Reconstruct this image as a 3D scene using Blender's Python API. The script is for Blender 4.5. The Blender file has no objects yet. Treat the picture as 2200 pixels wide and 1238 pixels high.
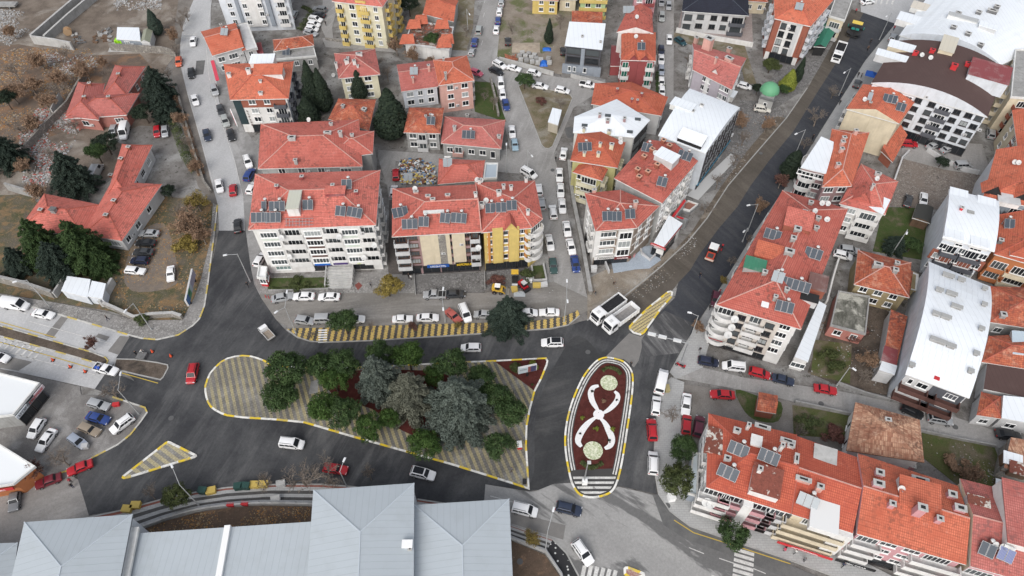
import bpy, bmesh, math, random
from mathutils import Vector, Matrix, noise
RND = random.Random(11)
AB = 'apartment_block'
SC = bpy.context.scene
COL = SC.collection
# ---- camera model: turns a pixel of the 2200 px wide picture into a point at a chosen height ----
FPX, PITCH, HC = 1500.0, math.radians(51.8), 115.0
SP, CP = math.sin(PITCH), math.cos(PITCH)
def P(px, py, h=0.0):
    u = (px-1100)/FPX; v = (py-619)/FPX
    dy = CP-v*SP; dz = -SP-v*CP
    t = (h-HC)/dz
    return Vector((u*t, dy*t, h))
ROOFTRI = []
def hit(px, py):
    u = (px-1100)/FPX; v = (py-619)/FPX
    d = Vector((u, CP-v*SP, -SP-v*CP)); o = Vector((0, 0, HC))
    best = None
    for (a, b, c, lo, hi) in ROOFTRI:
        e1 = b-a; e2 = c-a; q = d.cross(e2); det = e1.dot(q)
        if abs(det) < 1e-9: continue
        s = o-a; uu = s.dot(q)/det
        if uu < -1e-4 or uu > 1.0001: continue
        r = s.cross(e1); vv = d.dot(r)/det
        if vv < -1e-4 or uu+vv > 1.0001: continue
        t = e2.dot(r)/det
        if t > 0 and (best is None or t < best[0]):
            n = e1.cross(e2).normalized()
            if n.z < 0: n = -n
            best = (t, n)
    if best is None: return P(px, py), Vector((0, 0, 1))
    return o+d*best[0], best[1]
# ---- mesh builder ----
class MB:
    def __init__(s): s.v = []; s.f = []; s.m = []; s.uv = {}
    def face(s, pts, m=0, uv=None):
        i = len(s.v); s.v += [Vector(p) for p in pts]; s.f.append(list(range(i, i+len(pts)))); s.m.append(m)
        if uv: s.uv[len(s.f)-1] = uv
    def box(s, c, sz, rz=0, m=0, mt=None):
        hx, hy, hz = sz[0]/2, sz[1]/2, sz[2]/2
        cs, sn = math.cos(rz), math.sin(rz)
        i = len(s.v)
        for z in (-hz, hz):
            for x, y in ((-hx, -hy), (hx, -hy), (hx, hy), (-hx, hy)):
                s.v.append(Vector((c[0]+x*cs-y*sn, c[1]+x*sn+y*cs, c[2]+z)))
        for q in ((3, 2, 1, 0), (4, 5, 6, 7), (0, 1, 5, 4), (1, 2, 6, 5), (2, 3, 7, 6), (3, 0, 4, 7)):
            s.f.append([i+k for k in q]); s.m.append(m if (mt is None or q != (4, 5, 6, 7)) else mt)
        return s
    def bar(s, a, b, w, h=None, m=0):
        """square bar between two points"""
        a = Vector(a); b = Vector(b); h = h or w
        d = (b-a); L = d.length
        if L < 1e-6: return s
        d /= L; up = Vector((0, 0, 1)) if abs(d.z) < .95 else Vector((1, 0, 0))
        x = d.cross(up).normalized()*w/2; y = x.cross(d).normalized()*h/2
        i = len(s.v)
        for p in (a, b): s.v += [p-x-y, p+x-y, p+x+y, p-x+y]
        for q in ((3, 2, 1, 0), (4, 5, 6, 7), (0, 1, 5, 4), (1, 2, 6, 5), (2, 3, 7, 6), (3, 0, 4, 7)):
            s.f.append([i+k for k in q]); s.m.append(m)
        return s
    def tube(s, a, b, r0, r1=None, n=8, m=0, cap=True):
        a = Vector(a); b = Vector(b); r1 = r0 if r1 is None else r1
        d = (b-a).normalized(); up = Vector((0, 0, 1)) if abs(d.z) < .95 else Vector((1, 0, 0))
        x = d.cross(up).normalized(); y = x.cross(d)
        i = len(s.v)
        for p, r in ((a, r0), (b, r1)):
            for k in range(n):
                t = 2*math.pi*k/n; s.v.append(p+x*(r*math.cos(t))+y*(r*math.sin(t)))
        for k in range(n):
            s.f.append([i+k, i+(k+1) % n, i+n+(k+1) % n, i+n+k]); s.m.append(m)
        if cap:
            s.f.append([i+n+k for k in range(n)]); s.m.append(m)
            s.f.append([i+n-1-k for k in range(n)]); s.m.append(m)
        return s
    def prism(s, poly, z0, z1, m=0, mt=None, bottom=False):
        n = len(poly); mt = m if mt is None else mt
        for k in range(n):
            a = poly[k]; b = poly[(k+1) % n]
            s.face([(a[0], a[1], z0), (b[0], b[1], z0), (b[0], b[1], z1), (a[0], a[1], z1)], m)
        s.face([(p[0], p[1], z1) for p in poly], mt)
        if bottom: s.face([(p[0], p[1], z0) for p in reversed(poly)], m)
        return s
    def dome(s, c, rx, ry, rz, n=14, k=6, m=0, zmin=0.0):
        for j in range(k):
            t0 = math.pi/2*(zmin+(1-zmin)*j/k); t1 = math.pi/2*(zmin+(1-zmin)*(j+1)/k)
            for i in range(n):
                a0 = 2*math.pi*i/n; a1 = 2*math.pi*(i+1)/n
                f = lambda a, t: (c[0]+rx*math.cos(a)*math.cos(t), c[1]+ry*math.sin(a)*math.cos(t), c[2]+rz*math.sin(t))
                pts = [f(a0, t0), f(a1, t0), f(a1, t1), f(a0, t1)]
                if j == k-1: pts = pts[:3]
                s.face(pts, m)
        return s
    def mesh(s, name, mats, off=(0, 0, 0), smooth=False, weld=False):
        me = bpy.data.meshes.new(name); o = Vector(off)
        me.from_pydata([tuple(p-o) for p in s.v], [], s.f)
        for mt in mats: me.materials.append(mt)
        for i, p in enumerate(me.polygons): p.material_index = s.m[i]
        uvl = me.uv_layers.new(name='UVMap'); dat = uvl.data
        for i, p in enumerate(me.polygons):
            if i in s.uv:
                for k, li in enumerate(p.loop_indices): dat[li].uv = s.uv[i][k]
                continue
            n = p.normal
            if abs(n.z) > .985: u = Vector((1, 0, 0)); v = Vector((0, 1, 0))
            else: u = Vector((-n.y, n.x, 0)).normalized(); v = n.cross(u)
            for li in p.loop_indices:
                q = s.v[me.loops[li].vertex_index]; dat[li].uv = (q.dot(u), q.dot(v))
        if weld:
            bm = bmesh.new(); bm.from_mesh(me); bmesh.ops.remove_doubles(bm, verts=bm.verts, dist=1e-4); bm.to_mesh(me); bm.free()
        if smooth:
            me.polygons.foreach_set('use_smooth', [True]*len(me.polygons)); me.set_sharp_from_angle(angle=math.radians(smooth if smooth is not True else 40))
        return me
def link(name, data, parent=None, loc=None, rz=0.0):
    o = bpy.data.objects.new(name, data); COL.objects.link(o)
    if parent: o.parent = parent
    if loc is not None: o.location = loc
    if rz: o.rotation_euler = (0, 0, rz)
    return o
def part(name, mb, mats, parent, off=(0, 0, 0), smooth=False, weld=False):
    if not isinstance(mats, (list, tuple)): mats = [mats]
    return link(name, mb.mesh(name, mats, off, smooth, weld), parent)
def tag(o, label, cat, group=None):
    o['label'] = label; o['category'] = cat
    if group: o['group'] = group
    return o
def empty(name, loc, rz=0.0):
    o = bpy.data.objects.new(name, None); COL.objects.link(o); o.empty_display_size = .5
    o.location = loc; o.rotation_euler = (0, 0, rz); return o
def thing(name, label, cat, loc, rz=0.0, group=None): return tag(empty(name, loc, rz), label, cat, group)
def clone(src, loc, rz, scale=None):
    r = src.copy(); COL.objects.link(r); r.location = loc; r.rotation_euler = (0, 0, rz)
    if scale: r.scale = scale
    for ch in src.children:
        c = ch.copy(); COL.objects.link(c); c.parent = r
        for g in ch.children:
            d = g.copy(); COL.objects.link(d); d.parent = c
    return r
def v2(p): return Vector((p[0], p[1]))
def inset(poly, d):
    n = len(poly); ds = d if isinstance(d, (list, tuple)) else [d]*n; out = []
    for i in range(n):
        a, b, c = v2(poly[i-1]), v2(poly[i]), v2(poly[(i+1) % n])
        e0 = (b-a).normalized(); e1 = (c-b).normalized()
        n0 = Vector((-e0.y, e0.x)); n1 = Vector((-e1.y, e1.x))
        p0 = a+n0*ds[i-1]; p1 = b+n1*ds[i]
        cr = e0.x*e1.y-e0.y*e1.x
        if abs(cr) < .05: out.append(b+n1*ds[i]); continue
        t = ((p1.x-p0.x)*e1.y-(p1.y-p0.y)*e1.x)/cr
        out.append(p0+e0*t)
    return out
def ccw(poly):
    a = sum(poly[i-1][0]*poly[i][1]-poly[i][0]*poly[i-1][1] for i in range(len(poly)))
    return list(poly) if a > 0 else list(reversed(poly))
# ---- materials ----
MATS = {}
class NT:
    def __init__(s, name, rough=.8, metal=0.0, spec=.3):
        s.m = bpy.data.materials.new(name); s.m.use_nodes = True; s.t = s.m.node_tree
        s.b = s.t.nodes['Principled BSDF']; s.b.inputs['Roughness'].default_value = rough
        s.b.inputs['Metallic'].default_value = metal; s.b.inputs['Specular IOR Level'].default_value = spec
        MATS[name] = s.m; s.tc = None
    def n(s, typ, **kw):
        nd = s.t.nodes.new('ShaderNode'+typ)
        for k, v in kw.items():
            if k in nd.inputs: nd.inputs[k].default_value = v
            else: setattr(nd, k, v)
        return nd
    def l(s, a, b): s.t.links.new(a, b)
    def coord(s, kind='Object'):
        if s.tc is None: s.tc = s.n('TexCoord')
        return s.tc.outputs[kind]
    def noise(s, scale, detail=4, rough=.6, coord='Object', stretch=None, rot=0, dist=0):
        nz = s.n('TexNoise'); nz.inputs['Scale'].default_value = scale; nz.inputs['Detail'].default_value = detail
        nz.inputs['Roughness'].default_value = rough; nz.inputs['Distortion'].default_value = dist
        src = s.coord(coord)
        if stretch or rot:
            mp = s.n('Mapping'); s.l(src, mp.inputs['Vector'])
            if rot: mp.inputs['Rotation'].default_value = (0, 0, rot)
            if stretch:
                mp2 = s.n('Mapping'); s.l(mp.outputs[0], mp2.inputs['Vector']); mp2.inputs['Scale'].default_value = stretch; mp = mp2
            src = mp.outputs[0]
        s.l(src, nz.inputs['Vector']); return nz.outputs['Fac']
    def ramp(s, fac, lo, hi):
        r = s.n('MapRange'); s.l(fac, r.inputs['Value']); r.inputs['From Min'].default_value = lo; r.inputs['From Max'].default_value = hi
        r.clamp = True; return r.outputs['Result']
    def math(s, op, a, b=None, c=None):
        m = s.n('Math', operation=op)
        for i, x in enumerate((a, b, c)):
            if x is None: continue
            if isinstance(x, (int, float)): m.inputs[i].default_value = x
            else: s.l(x, m.inputs[i])
        return m.outputs[0]
    def mix(s, fac, a, b):
        m = s.n('Mix', data_type='RGBA')
        if isinstance(fac, (int, float)): m.inputs[0].default_value = fac
        else: s.l(fac, m.inputs[0])
        for i, x in ((6, a), (7, b)):
            if isinstance(x, tuple): m.inputs[i].default_value = (*x[:3], 1)
            else: s.l(x, m.inputs[i])
        return m.outputs[2]
    def out(s, col, bump=None, dist=.02, strength=.5):
        if isinstance(col, tuple): s.b.inputs['Base Color'].default_value = (*col[:3], 1)
        else: s.l(col, s.b.inputs['Base Color'])
        if bump is not None:
            b = s.n('Bump'); b.inputs['Distance'].default_value = dist; b.inputs['Strength'].default_value = strength
            s.l(bump, b.inputs['Height']); s.l(b.outputs[0], s.b.inputs['Normal'])
        return s.m
def plain(name, col, rough=.6, metal=0.0, spec=.4):
    if name in MATS: return MATS[name]
    return NT(name, rough, metal, spec).out(col)
def grime(name, col, amt=.12, rough=.8, scale=.5):
    if name in MATS: return MATS[name]
    t = NT(name, rough); a = t.noise(scale, 5, .65); b = t.noise(6, 3, .6)
    streak = t.noise(1.0, 4, .6, stretch=(1.6, 1.6, .12))
    d = tuple(c*(1-amt*2.2) for c in col); w = tuple(c*(1-amt*2.8) for c in (col[0], col[1]*.97, col[2]*.92))
    c = t.mix(t.ramp(a, .35, .75), col, d); c = t.mix(t.math('MULTIPLY', t.ramp(streak, .52, .72), .6), c, w)
    return t.out(c, b, .01, .25)
def two(name, c1, c2, scale, c3=None, s3=.2, lo3=.5, hi3=.65, rough=.9, bump=.02, fine=12, lo=.4, hi=.62, stretch=None, rot=0, c4=None, s4=3, lo4=.6, hi4=.68):
    t = NT(name, rough, spec=.2)
    c = t.mix(t.ramp(t.noise(scale, 6, .68, stretch=stretch, rot=rot), lo, hi), c1, c2)
    if c3: c = t.mix(t.ramp(t.noise(s3, 5, .62, dist=.4), lo3, hi3), c, c3)
    if c4: c = t.mix(t.ramp(t.noise(s4, 4, .7), lo4, hi4), c, c4)
    f = t.noise(fine, 5, .7)
    sp = t.mix(t.ramp(f, .3, .7), (.72, .72, .72), (1.24, 1.24, 1.24))
    m = t.n('Mix', data_type='RGBA', blend_type='MULTIPLY'); m.inputs[0].default_value = 1; t.l(c, m.inputs[6]); t.l(sp, m.inputs[7])
    return t.out(m.outputs[2], f, bump, .6)
def tile(name, c1, c2, dark, stain=.5, w=.30, r=.40, pale=(.42, .20, .15), palelo=.62):
    t = NT(name, .85, spec=.15)
    br = t.n('TexBrick'); t.l(t.coord('UV'), br.inputs['Vector'])
    br.offset = 0.0; br.inputs['Color1'].default_value = (*c1, 1); br.inputs['Color2'].default_value = (*c2, 1)
    br.inputs['Mortar'].default_value = (c1[0]*.5, c1[1]*.42, c1[2]*.42, 1); br.inputs['Scale'].default_value = 1
    br.inputs['Mortar Size'].default_value = .035; br.inputs['Mortar Smooth'].default_value = .3
    br.inputs['Brick Width'].default_value = w; br.inputs['Row Height'].default_value = r
    c = t.mix(t.ramp(t.noise(.28, 5, .62, dist=.6), .42, .68), br.outputs['Color'], (c2[0]*.82, c2[1]*.72, c2[2]*.7))
    c = t.mix(t.math('MULTIPLY', t.ramp(t.noise(.6, 5, .7), palelo, palelo+.14), .55), c, pale)
    bl = t.noise(1.7, 4, .75)
    c = t.mix(t.math('MULTIPLY', t.ramp(bl, .72-.24*stain, .85-.2*stain), .75), c, dark)
    rw = t.n('SeparateXYZ'); t.l(t.coord('UV'),rw.inputs[0]); rl = t.ramp(t.math('ABSOLUTE',t.math('SUBTRACT',t.math('FRACT',t.math('DIVIDE',rw.outputs[1],r*2)),.5)),.34,.5)
    c = t.mix(t.math('MULTIPLY', rl, t.math('ADD', .12, t.math('MULTIPLY', t.ramp(t.noise(.22, 4, .6), .42, .62), .5))), c, tuple(x*.45 for x in c2))
    tl = t.n('TexVoronoi', feature='F1'); tl.inputs['Scale'].default_value = 2.2; t.l(t.coord('UV'), tl.inputs['Vector'])
    sep = t.n('SeparateColor'); t.l(tl.outputs['Color'], sep.inputs[0])
    c = t.mix(t.math('MULTIPLY',t.math('MULTIPLY',t.ramp(sep.outputs[0],.80-.3*stain,.95-.2*stain),t.ramp(t.noise(.17,5,.65,dist=.5),.40,.58)),.75),c,dark)
    oi = t.n('ObjectInfo'); wv = t.mix(oi.outputs['Random'],(.84,.80,.80),(1.08,1.10,1.12)); m = t.n('Mix',data_type='RGBA',blend_type='MULTIPLY'); m.inputs[0].default_value = 1; t.l(c,m.inputs[6]); t.l(wv,m.inputs[7])
    return t.out(m.outputs[2], br.outputs['Fac'], .05, -.7)
def seam(name, col, line, pitch=.9, rough=.45, metal=0.0, dirt=(.5, .5, .48), along=0):
    t = NT(name, rough, metal, .4); sx = t.n('SeparateXYZ'); t.l(t.coord('UV'), sx.inputs[0])
    f = t.math('FRACT', t.math('DIVIDE', sx.outputs[along], pitch))
    ln = t.ramp(t.math('ABSOLUTE', t.math('SUBTRACT', f, .5)), .46, .49)
    c = t.mix(t.math('MULTIPLY', t.ramp(t.noise(.35, 5, .6, stretch=(1, 1, 1)), .5, .78), .45), col, dirt)
    c = t.mix(t.math('MULTIPLY', t.ramp(t.noise(.12, 3, .6), .4, .7), .4), c, tuple(x*.9 for x in col))
    c = t.mix(ln, c, line)
    return t.out(c, ln, .03, .5)
TR = tile('red clay tiles', (.64, .205, .16), (.54, .165, .13), (.20, .085, .07), .45, pale=(.62, .33, .28))
TO = tile('orange clay tiles', (.64, .20, .12), (.55, .165, .10), (.25, .09, .06), .4, pale=(.62, .33, .24))
TF = tile('faded rose tiles', (.55, .20, .17), (.46, .16, .14), (.22, .10, .09), .45, pale=(.58, .31, .27))
TB = tile('bright orange tiles', (.57, .15, .09), (.49, .125, .08), (.33, .08, .055), .3, pale=(.60, .25, .18))
TP = tile('patched old orange tiles', (.58, .19, .10), (.42, .12, .075), (.13, .06, .05), .85, pale=(.6, .36, .25), palelo=.52)
TM = tile('brown and cream old pantiles', (.60, .38, .25), (.30, .14, .09), (.13, .07, .05), .5, w=.30, r=.8, pale=(.60, .44, .32), palelo=.55)
RIDGE = grime('pink mortar ridge', (.60, .34, .29), .15)
RIDGER = grime('red ridge tile', (.48, .13, .09), .15)
WM = seam('white sheet metal', (.72, .755, .79), (.55, .58, .61), 1.0, rough=.75, dirt=(.58, .59, .59))
WM2 = seam('white sheet metal clean', (.73, .765, .80), (.58, .61, .64), 1.2, rough=.75, dirt=(.61, .62, .62))
GM = seam('grey sheet metal', (.41, .45, .48), (.34, .375, .40), 1.0, rough=.8, dirt=(.33, .355, .365))
GMR = plain('pale ridge flashing', (.46, .505, .545), .8)
BM = seam('brown sheet metal', (.085, .05, .045), (.05, .03, .028), .8, rough=.8, dirt=(.12, .08, .07))
NM = tile('navy slate tiles', (.045, .052, .072), (.035, .042, .06), (.03, .034, .045), .3, pale=(.07, .08, .1))
MR = seam('maroon sheet metal', (.24, .06, .065), (.17, .04, .045), .5, rough=.75)
FASC = grime('white fascia', (.70, .70, .68), .1)
def stucco(nm, c, a=.1): return grime(nm+' render', c, a)
SW = stucco('white', (.70, .69, .67)); SCW = stucco('cream', (.62, .54, .40)); SG = stucco('grey', (.36, .36, .35), .16)
SL = stucco('pale grey', (.56, .56, .56)); SY = stucco('yellow', (.62, .47, .16)); SPY = stucco('pale yellow', (.66, .62, .46))
SO = stucco('ochre orange', (.55, .24, .07)); SPK = stucco('pink', (.60, .36, .31)); SMV = stucco('mauve', (.33, .22, .22))
SRB = stucco('red brown', (.30, .105, .07)); SDB = stucco('dark brown', (.12, .06, .05)); STP = stucco('taupe', (.27, .22, .18))
SMR = stucco('maroon', (.28, .07, .07)); SMINT = stucco('mint', (.62, .68, .60)); SOL = stucco('olive', (.45, .42, .20))
STN = stucco('dark teal', (.03, .05, .055)); SDG = stucco('dark grey', (.10, .105, .12)); SBG = stucco('blue grey', (.27, .30, .34))
SBP = stucco('bluish white', (.62, .65, .69)); SLV = stucco('lilac', (.45, .41, .45)); SGN = stucco('light green', (.42, .55, .30))
SPR = stucco('rose pink', (.54, .29, .31)); SBR = stucco('burnt orange', (.45, .17, .07)); SBL = stucco('sea blue', (.06, .24, .36))
SAL = stucco('salmon', (.42, .18, .15))
FRW = plain('white window frame',(.78,.78,.77),.5); FRD = plain('dark window frame',(.05,.045,.045),.5); FRB = plain('brown window frame',(.10,.055,.04),.5)
GLASS = [NT('dark window glass', .12, 0, .6).out((.018, .021, .025)), NT('grey window glass', .15, 0, .6).out((.07, .08, .085)),
         NT('curtained window glass', .3, 0, .5).out((.30, .32, .32)), NT('greenish window glass', .15, 0, .5).out((.20, .27, .26))]
DARKV = plain('dark opening', (.02, .02, .021), .9)
CONC = grime('concrete', (.36, .355, .345), .18); CONCL = grime('light concrete', (.48, .475, .46), .14); CONCD = grime('dark concrete', (.17, .17, .17), .2)
STEEL = plain('galvanised steel',(.42,.43,.44),.4,.6); WHITE = plain('white paint',(.80,.80,.79),.5); BLACK = plain('black rubber',(.015,.015,.016),.8)
RED = plain('signal red paint', (.48, .03, .035), .6); YEL = plain('yellow paint', (.72, .47, .03), .6); BLUE = plain('blue plastic', (.02, .13, .5), .5)
GRN = plain('green sheeting', (.03, .17, .11), .6); WOOD = grime('weathered wood', (.16, .10, .065), .2)
STONE = two('rubble stone', (.27, .25, .22), (.17, .16, .15), 2.2, (.36, .34, .31), .9, .55, .62, fine=5)
# ================= the ground =================
def cat(pts, n=4, closed=True):
    out = []; N = len(pts); pts = [v2(p) for p in pts]
    rng = range(N) if closed else range(N-1)
    for i in rng:
        g = (lambda k: pts[k % N]) if closed else (lambda k: pts[max(0, min(N-1, k))])
        p0, p1, p2, p3 = g(i-1), g(i), g(i+1), g(i+2)
        for k in range(n):
            t = k/n
            out.append(.5*((2*p1)+(p2-p0)*t+(2*p0-5*p1+4*p2-p3)*t*t+(3*p1-p0-3*p2+p3)*t**3))
    if not closed: out.append(pts[-1])
    return out
def W(px): return [v2(P(*p)) for p in px]
def struct(name, mb, mats, stuff=False, smooth=False):
    o = part(name, mb, mats, None, smooth=smooth); o['kind'] = 'stuff' if stuff else 'structure'; return o
PN = [0]
def patch(name, px, mat, layer, curve=0, world=False):
    poly = px if world else W(px)
    if curve: poly = cat(poly, curve)
    poly = ccw(poly); PN[0] += 1; z = .006*layer+.0007*(PN[0] % 8)
    mb = MB(); mb.prism(poly, z-.05, z); return struct(name, mb, mat)
def offs(pl, d, closed):
    if closed: return inset(pl, d)
    out = []
    for i in range(len(pl)):
        a = pl[max(0, i-1)]; b = pl[min(len(pl)-1, i+1)]; e = (b-a).normalized(); out.append(pl[i]+Vector((-e.y, e.x))*d)
    return out
def ribbon(mb, pl, d0, d1, z0, z1, closed=False, m=0):
    A = offs(pl, d0, closed); B = offs(pl, d1, closed); n = len(pl); u = 0.0
    for i in range(n if closed else n-1):
        j = (i+1) % n; L = (pl[j]-pl[i]).length
        a, b, c, d = A[i], A[j], B[j], B[i]
        mb.face([(a.x, a.y, z1), (b.x, b.y, z1), (c.x, c.y, z1), (d.x, d.y, z1)], m, [(u, 0), (u+L, 0), (u+L, .5), (u, .5)])
        mb.face([(a.x, a.y, z0), (b.x, b.y, z0), (b.x, b.y, z1), (a.x, a.y, z1)], m, [(u, 0), (u+L, 0), (u+L, .2), (u, .2)])
        mb.face([(c.x, c.y, z0), (d.x, d.y, z0), (d.x, d.y, z1), (c.x, c.y, z1)], m, [(u+L, 0), (u, 0), (u, .2), (u+L, .2)])
        u += L
    for i, k in ((0, 1), (n-1, 0)):
        if not closed:
            a, b = (A[i], B[i]) if k else (B[i], A[i]); mb.face([(b.x, b.y, z0), (a.x, a.y, z0), (a.x, a.y, z1), (b.x, b.y, z1)], m)
    return mb
def kerb(px, mat, closed=False, w=.3, z1=.14, curve=0, world=None, name='kerb'):
    pl = world or W(px)
    if curve: pl = cat(pl, curve, closed)
    if closed: pl = ccw(pl)
    return struct(name, ribbon(MB(), pl, 0, w, -.02, z1, closed), mat)
def road_mat(name, c1, c2, streak, rot, amt=.6, patchc=None):
    t = NT(name, .9, spec=.2)
    c = t.mix(t.ramp(t.noise(.09, 6, .65, dist=.5), .38, .66), c1, c2)
    st = t.noise(.35, 6, .7, stretch=(1, .16, 1), rot=rot, dist=.6); bl = t.noise(.045, 5, .65)
    c = t.mix(t.math('MULTIPLY', t.math('MULTIPLY', t.ramp(st, .46, .72), t.ramp(bl, .36, .56)), amt), c, streak)
    if patchc: c = t.mix(t.ramp(t.noise(.055, 6, .7, stretch=(1, .35, 1), rot=rot, dist=.6), .49, .525), c, patchc)
    f = t.noise(14, 5, .75)
    g = t.mix(t.ramp(f, .3, .7), (.78, .78, .78), (1.22, 1.22, 1.22))
    g2 = t.mix(t.ramp(t.noise(2.2, 4, .7), .35, .7), (.9, .9, .9), (1.1, 1.1, 1.1))
    for gg in (g, g2):
        m = t.n('Mix', data_type='RGBA', blend_type='MULTIPLY'); m.inputs[0].default_value = 1; t.l(c, m.inputs[6]); t.l(gg, m.inputs[7]); c = m.outputs[2]
    return t.out(c, f, .015, .5)
A_NEW = road_mat('fresh asphalt', (.042, .043, .047), (.085, .086, .088), (.19, .188, .185), .35, .55)
A_NEW2 = road_mat('fresh asphalt main road', (.040, .043, .052), (.058, .061, .069), (.10, .10, .10), -.62, .7)  # pale streaks: tyre dust and tracks, with wet sheen put into the colour
A_NEW3 = road_mat('fresh asphalt ring', (.040, .041, .043), (.058, .059, .061), (.125, .122, .118), 1.25, .6)
A_MILL = road_mat('milled road bed', (.085, .074, .062), (.115, .10, .085), (.165, .145, .12), -.62, .7)
A_OLD = road_mat('worn grey road', (.44, .44, .445), (.38, .38, .38), (.52, .52, .52), .1, .6)
A_MID = road_mat('town street', (.315, .305, .295), (.24, .232, .222), (.44, .43, .415), .3, .8)
A_MIX = road_mat('patchy dusty road', (.33, .325, .315), (.27, .265, .258), (.42, .41, .40), -1.1, .7, (.15, .148, .146))
A_DUST = road_mat('muddy street', (.22, .207, .19), (.17, .16, .147), (.36, .345, .33), 1.5, .8)
A_PATCH = two('grey road patch', (.115, .115, .115), (.15, .148, .145), .5, fine=14)
A_PATCHL = two('brown grey road patch', (.185, .178, .17), (.22, .21, .20), .4, fine=14)
YARD = two('worn gravel yard',(.215,.205,.195),(.135,.125,.115),.3,(.30,.295,.285),.12,.5,.62,fine=5,bump=.05,c4=(.085,.08,.07),s4=.7,lo4=.58,hi4=.66)
DIRT = two('building site earth', (.20, .165, .135), (.13, .105, .085), .22, (.30, .27, .235), .09, .52, .64, fine=4, bump=.05)
SOIL = two('dark garden soil', (.095, .075, .06), (.13, .105, .085), .5, (.06, .05, .042), .3, fine=4, bump=.06)
GRASS = two('patchy winter grass', (.075, .095, .03), (.10, .095, .045), .4, (.15, .125, .09), .22, .5, .62, fine=5, bump=.06)
GRASSD = two('green garden grass', (.05, .08, .022), (.075, .085, .035), .6, (.12, .105, .07), .3, .56, .66, fine=5, bump=.06)
LITTER = two('leaf-strewn grass', (.125, .108, .082), (.08, .08, .042), .22, (.20, .135, .075), .35, .5, .6, fine=3.5, bump=.06, c4=(.26, .175, .095), s4=3.5)
LITTERD = two('brown leaf floor', (.17, .125, .095), (.12, .095, .078), .3, (.24, .145, .09), .25, .52, .62, fine=3.5, bump=.06)
MULCH = two('dark red mulch', (.085, .022, .018), (.065, .018, .015), .5, (.10, .03, .025), 1.5, fine=8, bump=.03)
BROWNW = two('thin brown weeds', (.20, .165, .12), (.13, .115, .065), .3, (.24, .22, .18), .2, .5, .62, fine=4, bump=.05)
def paver_mat(name, c1, c2, mortar, w=.9, h=.5, blot=(.2, .19, .18)):
    t = NT(name, .9, spec=.2); v = t.n('TexVoronoi', feature='F1'); v.inputs['Scale'].default_value = 1.9; t.l(t.coord(), v.inputs['Vector'])
    d = t.n('TexVoronoi', feature='DISTANCE_TO_EDGE'); d.inputs['Scale'].default_value = 1.9; t.l(t.coord(), d.inputs['Vector'])
    s = t.n('SeparateColor'); t.l(v.outputs['Color'], s.inputs[0])
    c = t.mix(s.outputs[0], c1, c2); c = t.mix(t.ramp(d.outputs['Distance'], .07, .02), c, mortar)
    c = t.mix(t.ramp(t.noise(.12, 6, .68), .48, .66), c, blot)
    f = t.noise(7, 4, .7)
    return t.out(c, d.outputs['Distance'], .04, .6)
COBBLE = paver_mat('cobbled pavement', (.33, .32, .305), (.21, .20, .19), (.13, .125, .12), blot=(.27, .26, .25))
COBBLED = paver_mat('dark cobbled yard', (.24, .235, .23), (.14, .135, .13), (.085, .08, .078), blot=(.16, .155, .15))
COBBLEB = paver_mat('brown cobbled yard', (.27, .24, .21), (.18, .15, .13), (.10, .09, .085), blot=(.20, .165, .14))
def brickpave(name, c1, c2, mort, w=.6, h=.3, blot=None, rot=0):
    t = NT(name, .9, spec=.2); br = t.n('TexBrick'); mp = t.n('Mapping'); mp.inputs['Rotation'].default_value = (0, 0, rot)
    t.l(t.coord(), mp.inputs['Vector']); t.l(mp.outputs[0], br.inputs['Vector'])
    br.inputs['Color1'].default_value = (*c1, 1); br.inputs['Color2'].default_value = (*c2, 1); br.inputs['Mortar'].default_value = (*mort, 1)
    br.inputs['Scale'].default_value = 1; br.inputs['Brick Width'].default_value = w; br.inputs['Row Height'].default_value = h; br.inputs['Mortar Size'].default_value = .03
    c = t.mix(t.ramp(t.noise(.25, 5, .65), .45, .7), br.outputs['Color'], blot or tuple(x*.75 for x in c1))
    f = t.noise(9, 4, .7); c = t.mix(t.math('MULTIPLY', t.ramp(f, .5, .75), .3), c, tuple(x*.6 for x in c1))
    return t.out(c, f, .01, .5)
SLAB = brickpave('grey slab pavement', (.43, .43, .425), (.385, .385, .38), (.29, .29, .285), .8, .4)
PINKP = brickpave('pinkish paving', (.42, .36, .34), (.33, .27, .255), (.22, .2, .19), 1.2, .6)
SIDEP = brickpave('dark brick walkway', (.15, .13, .12), (.11, .10, .095), (.07, .065, .06), .6, .3)
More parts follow.
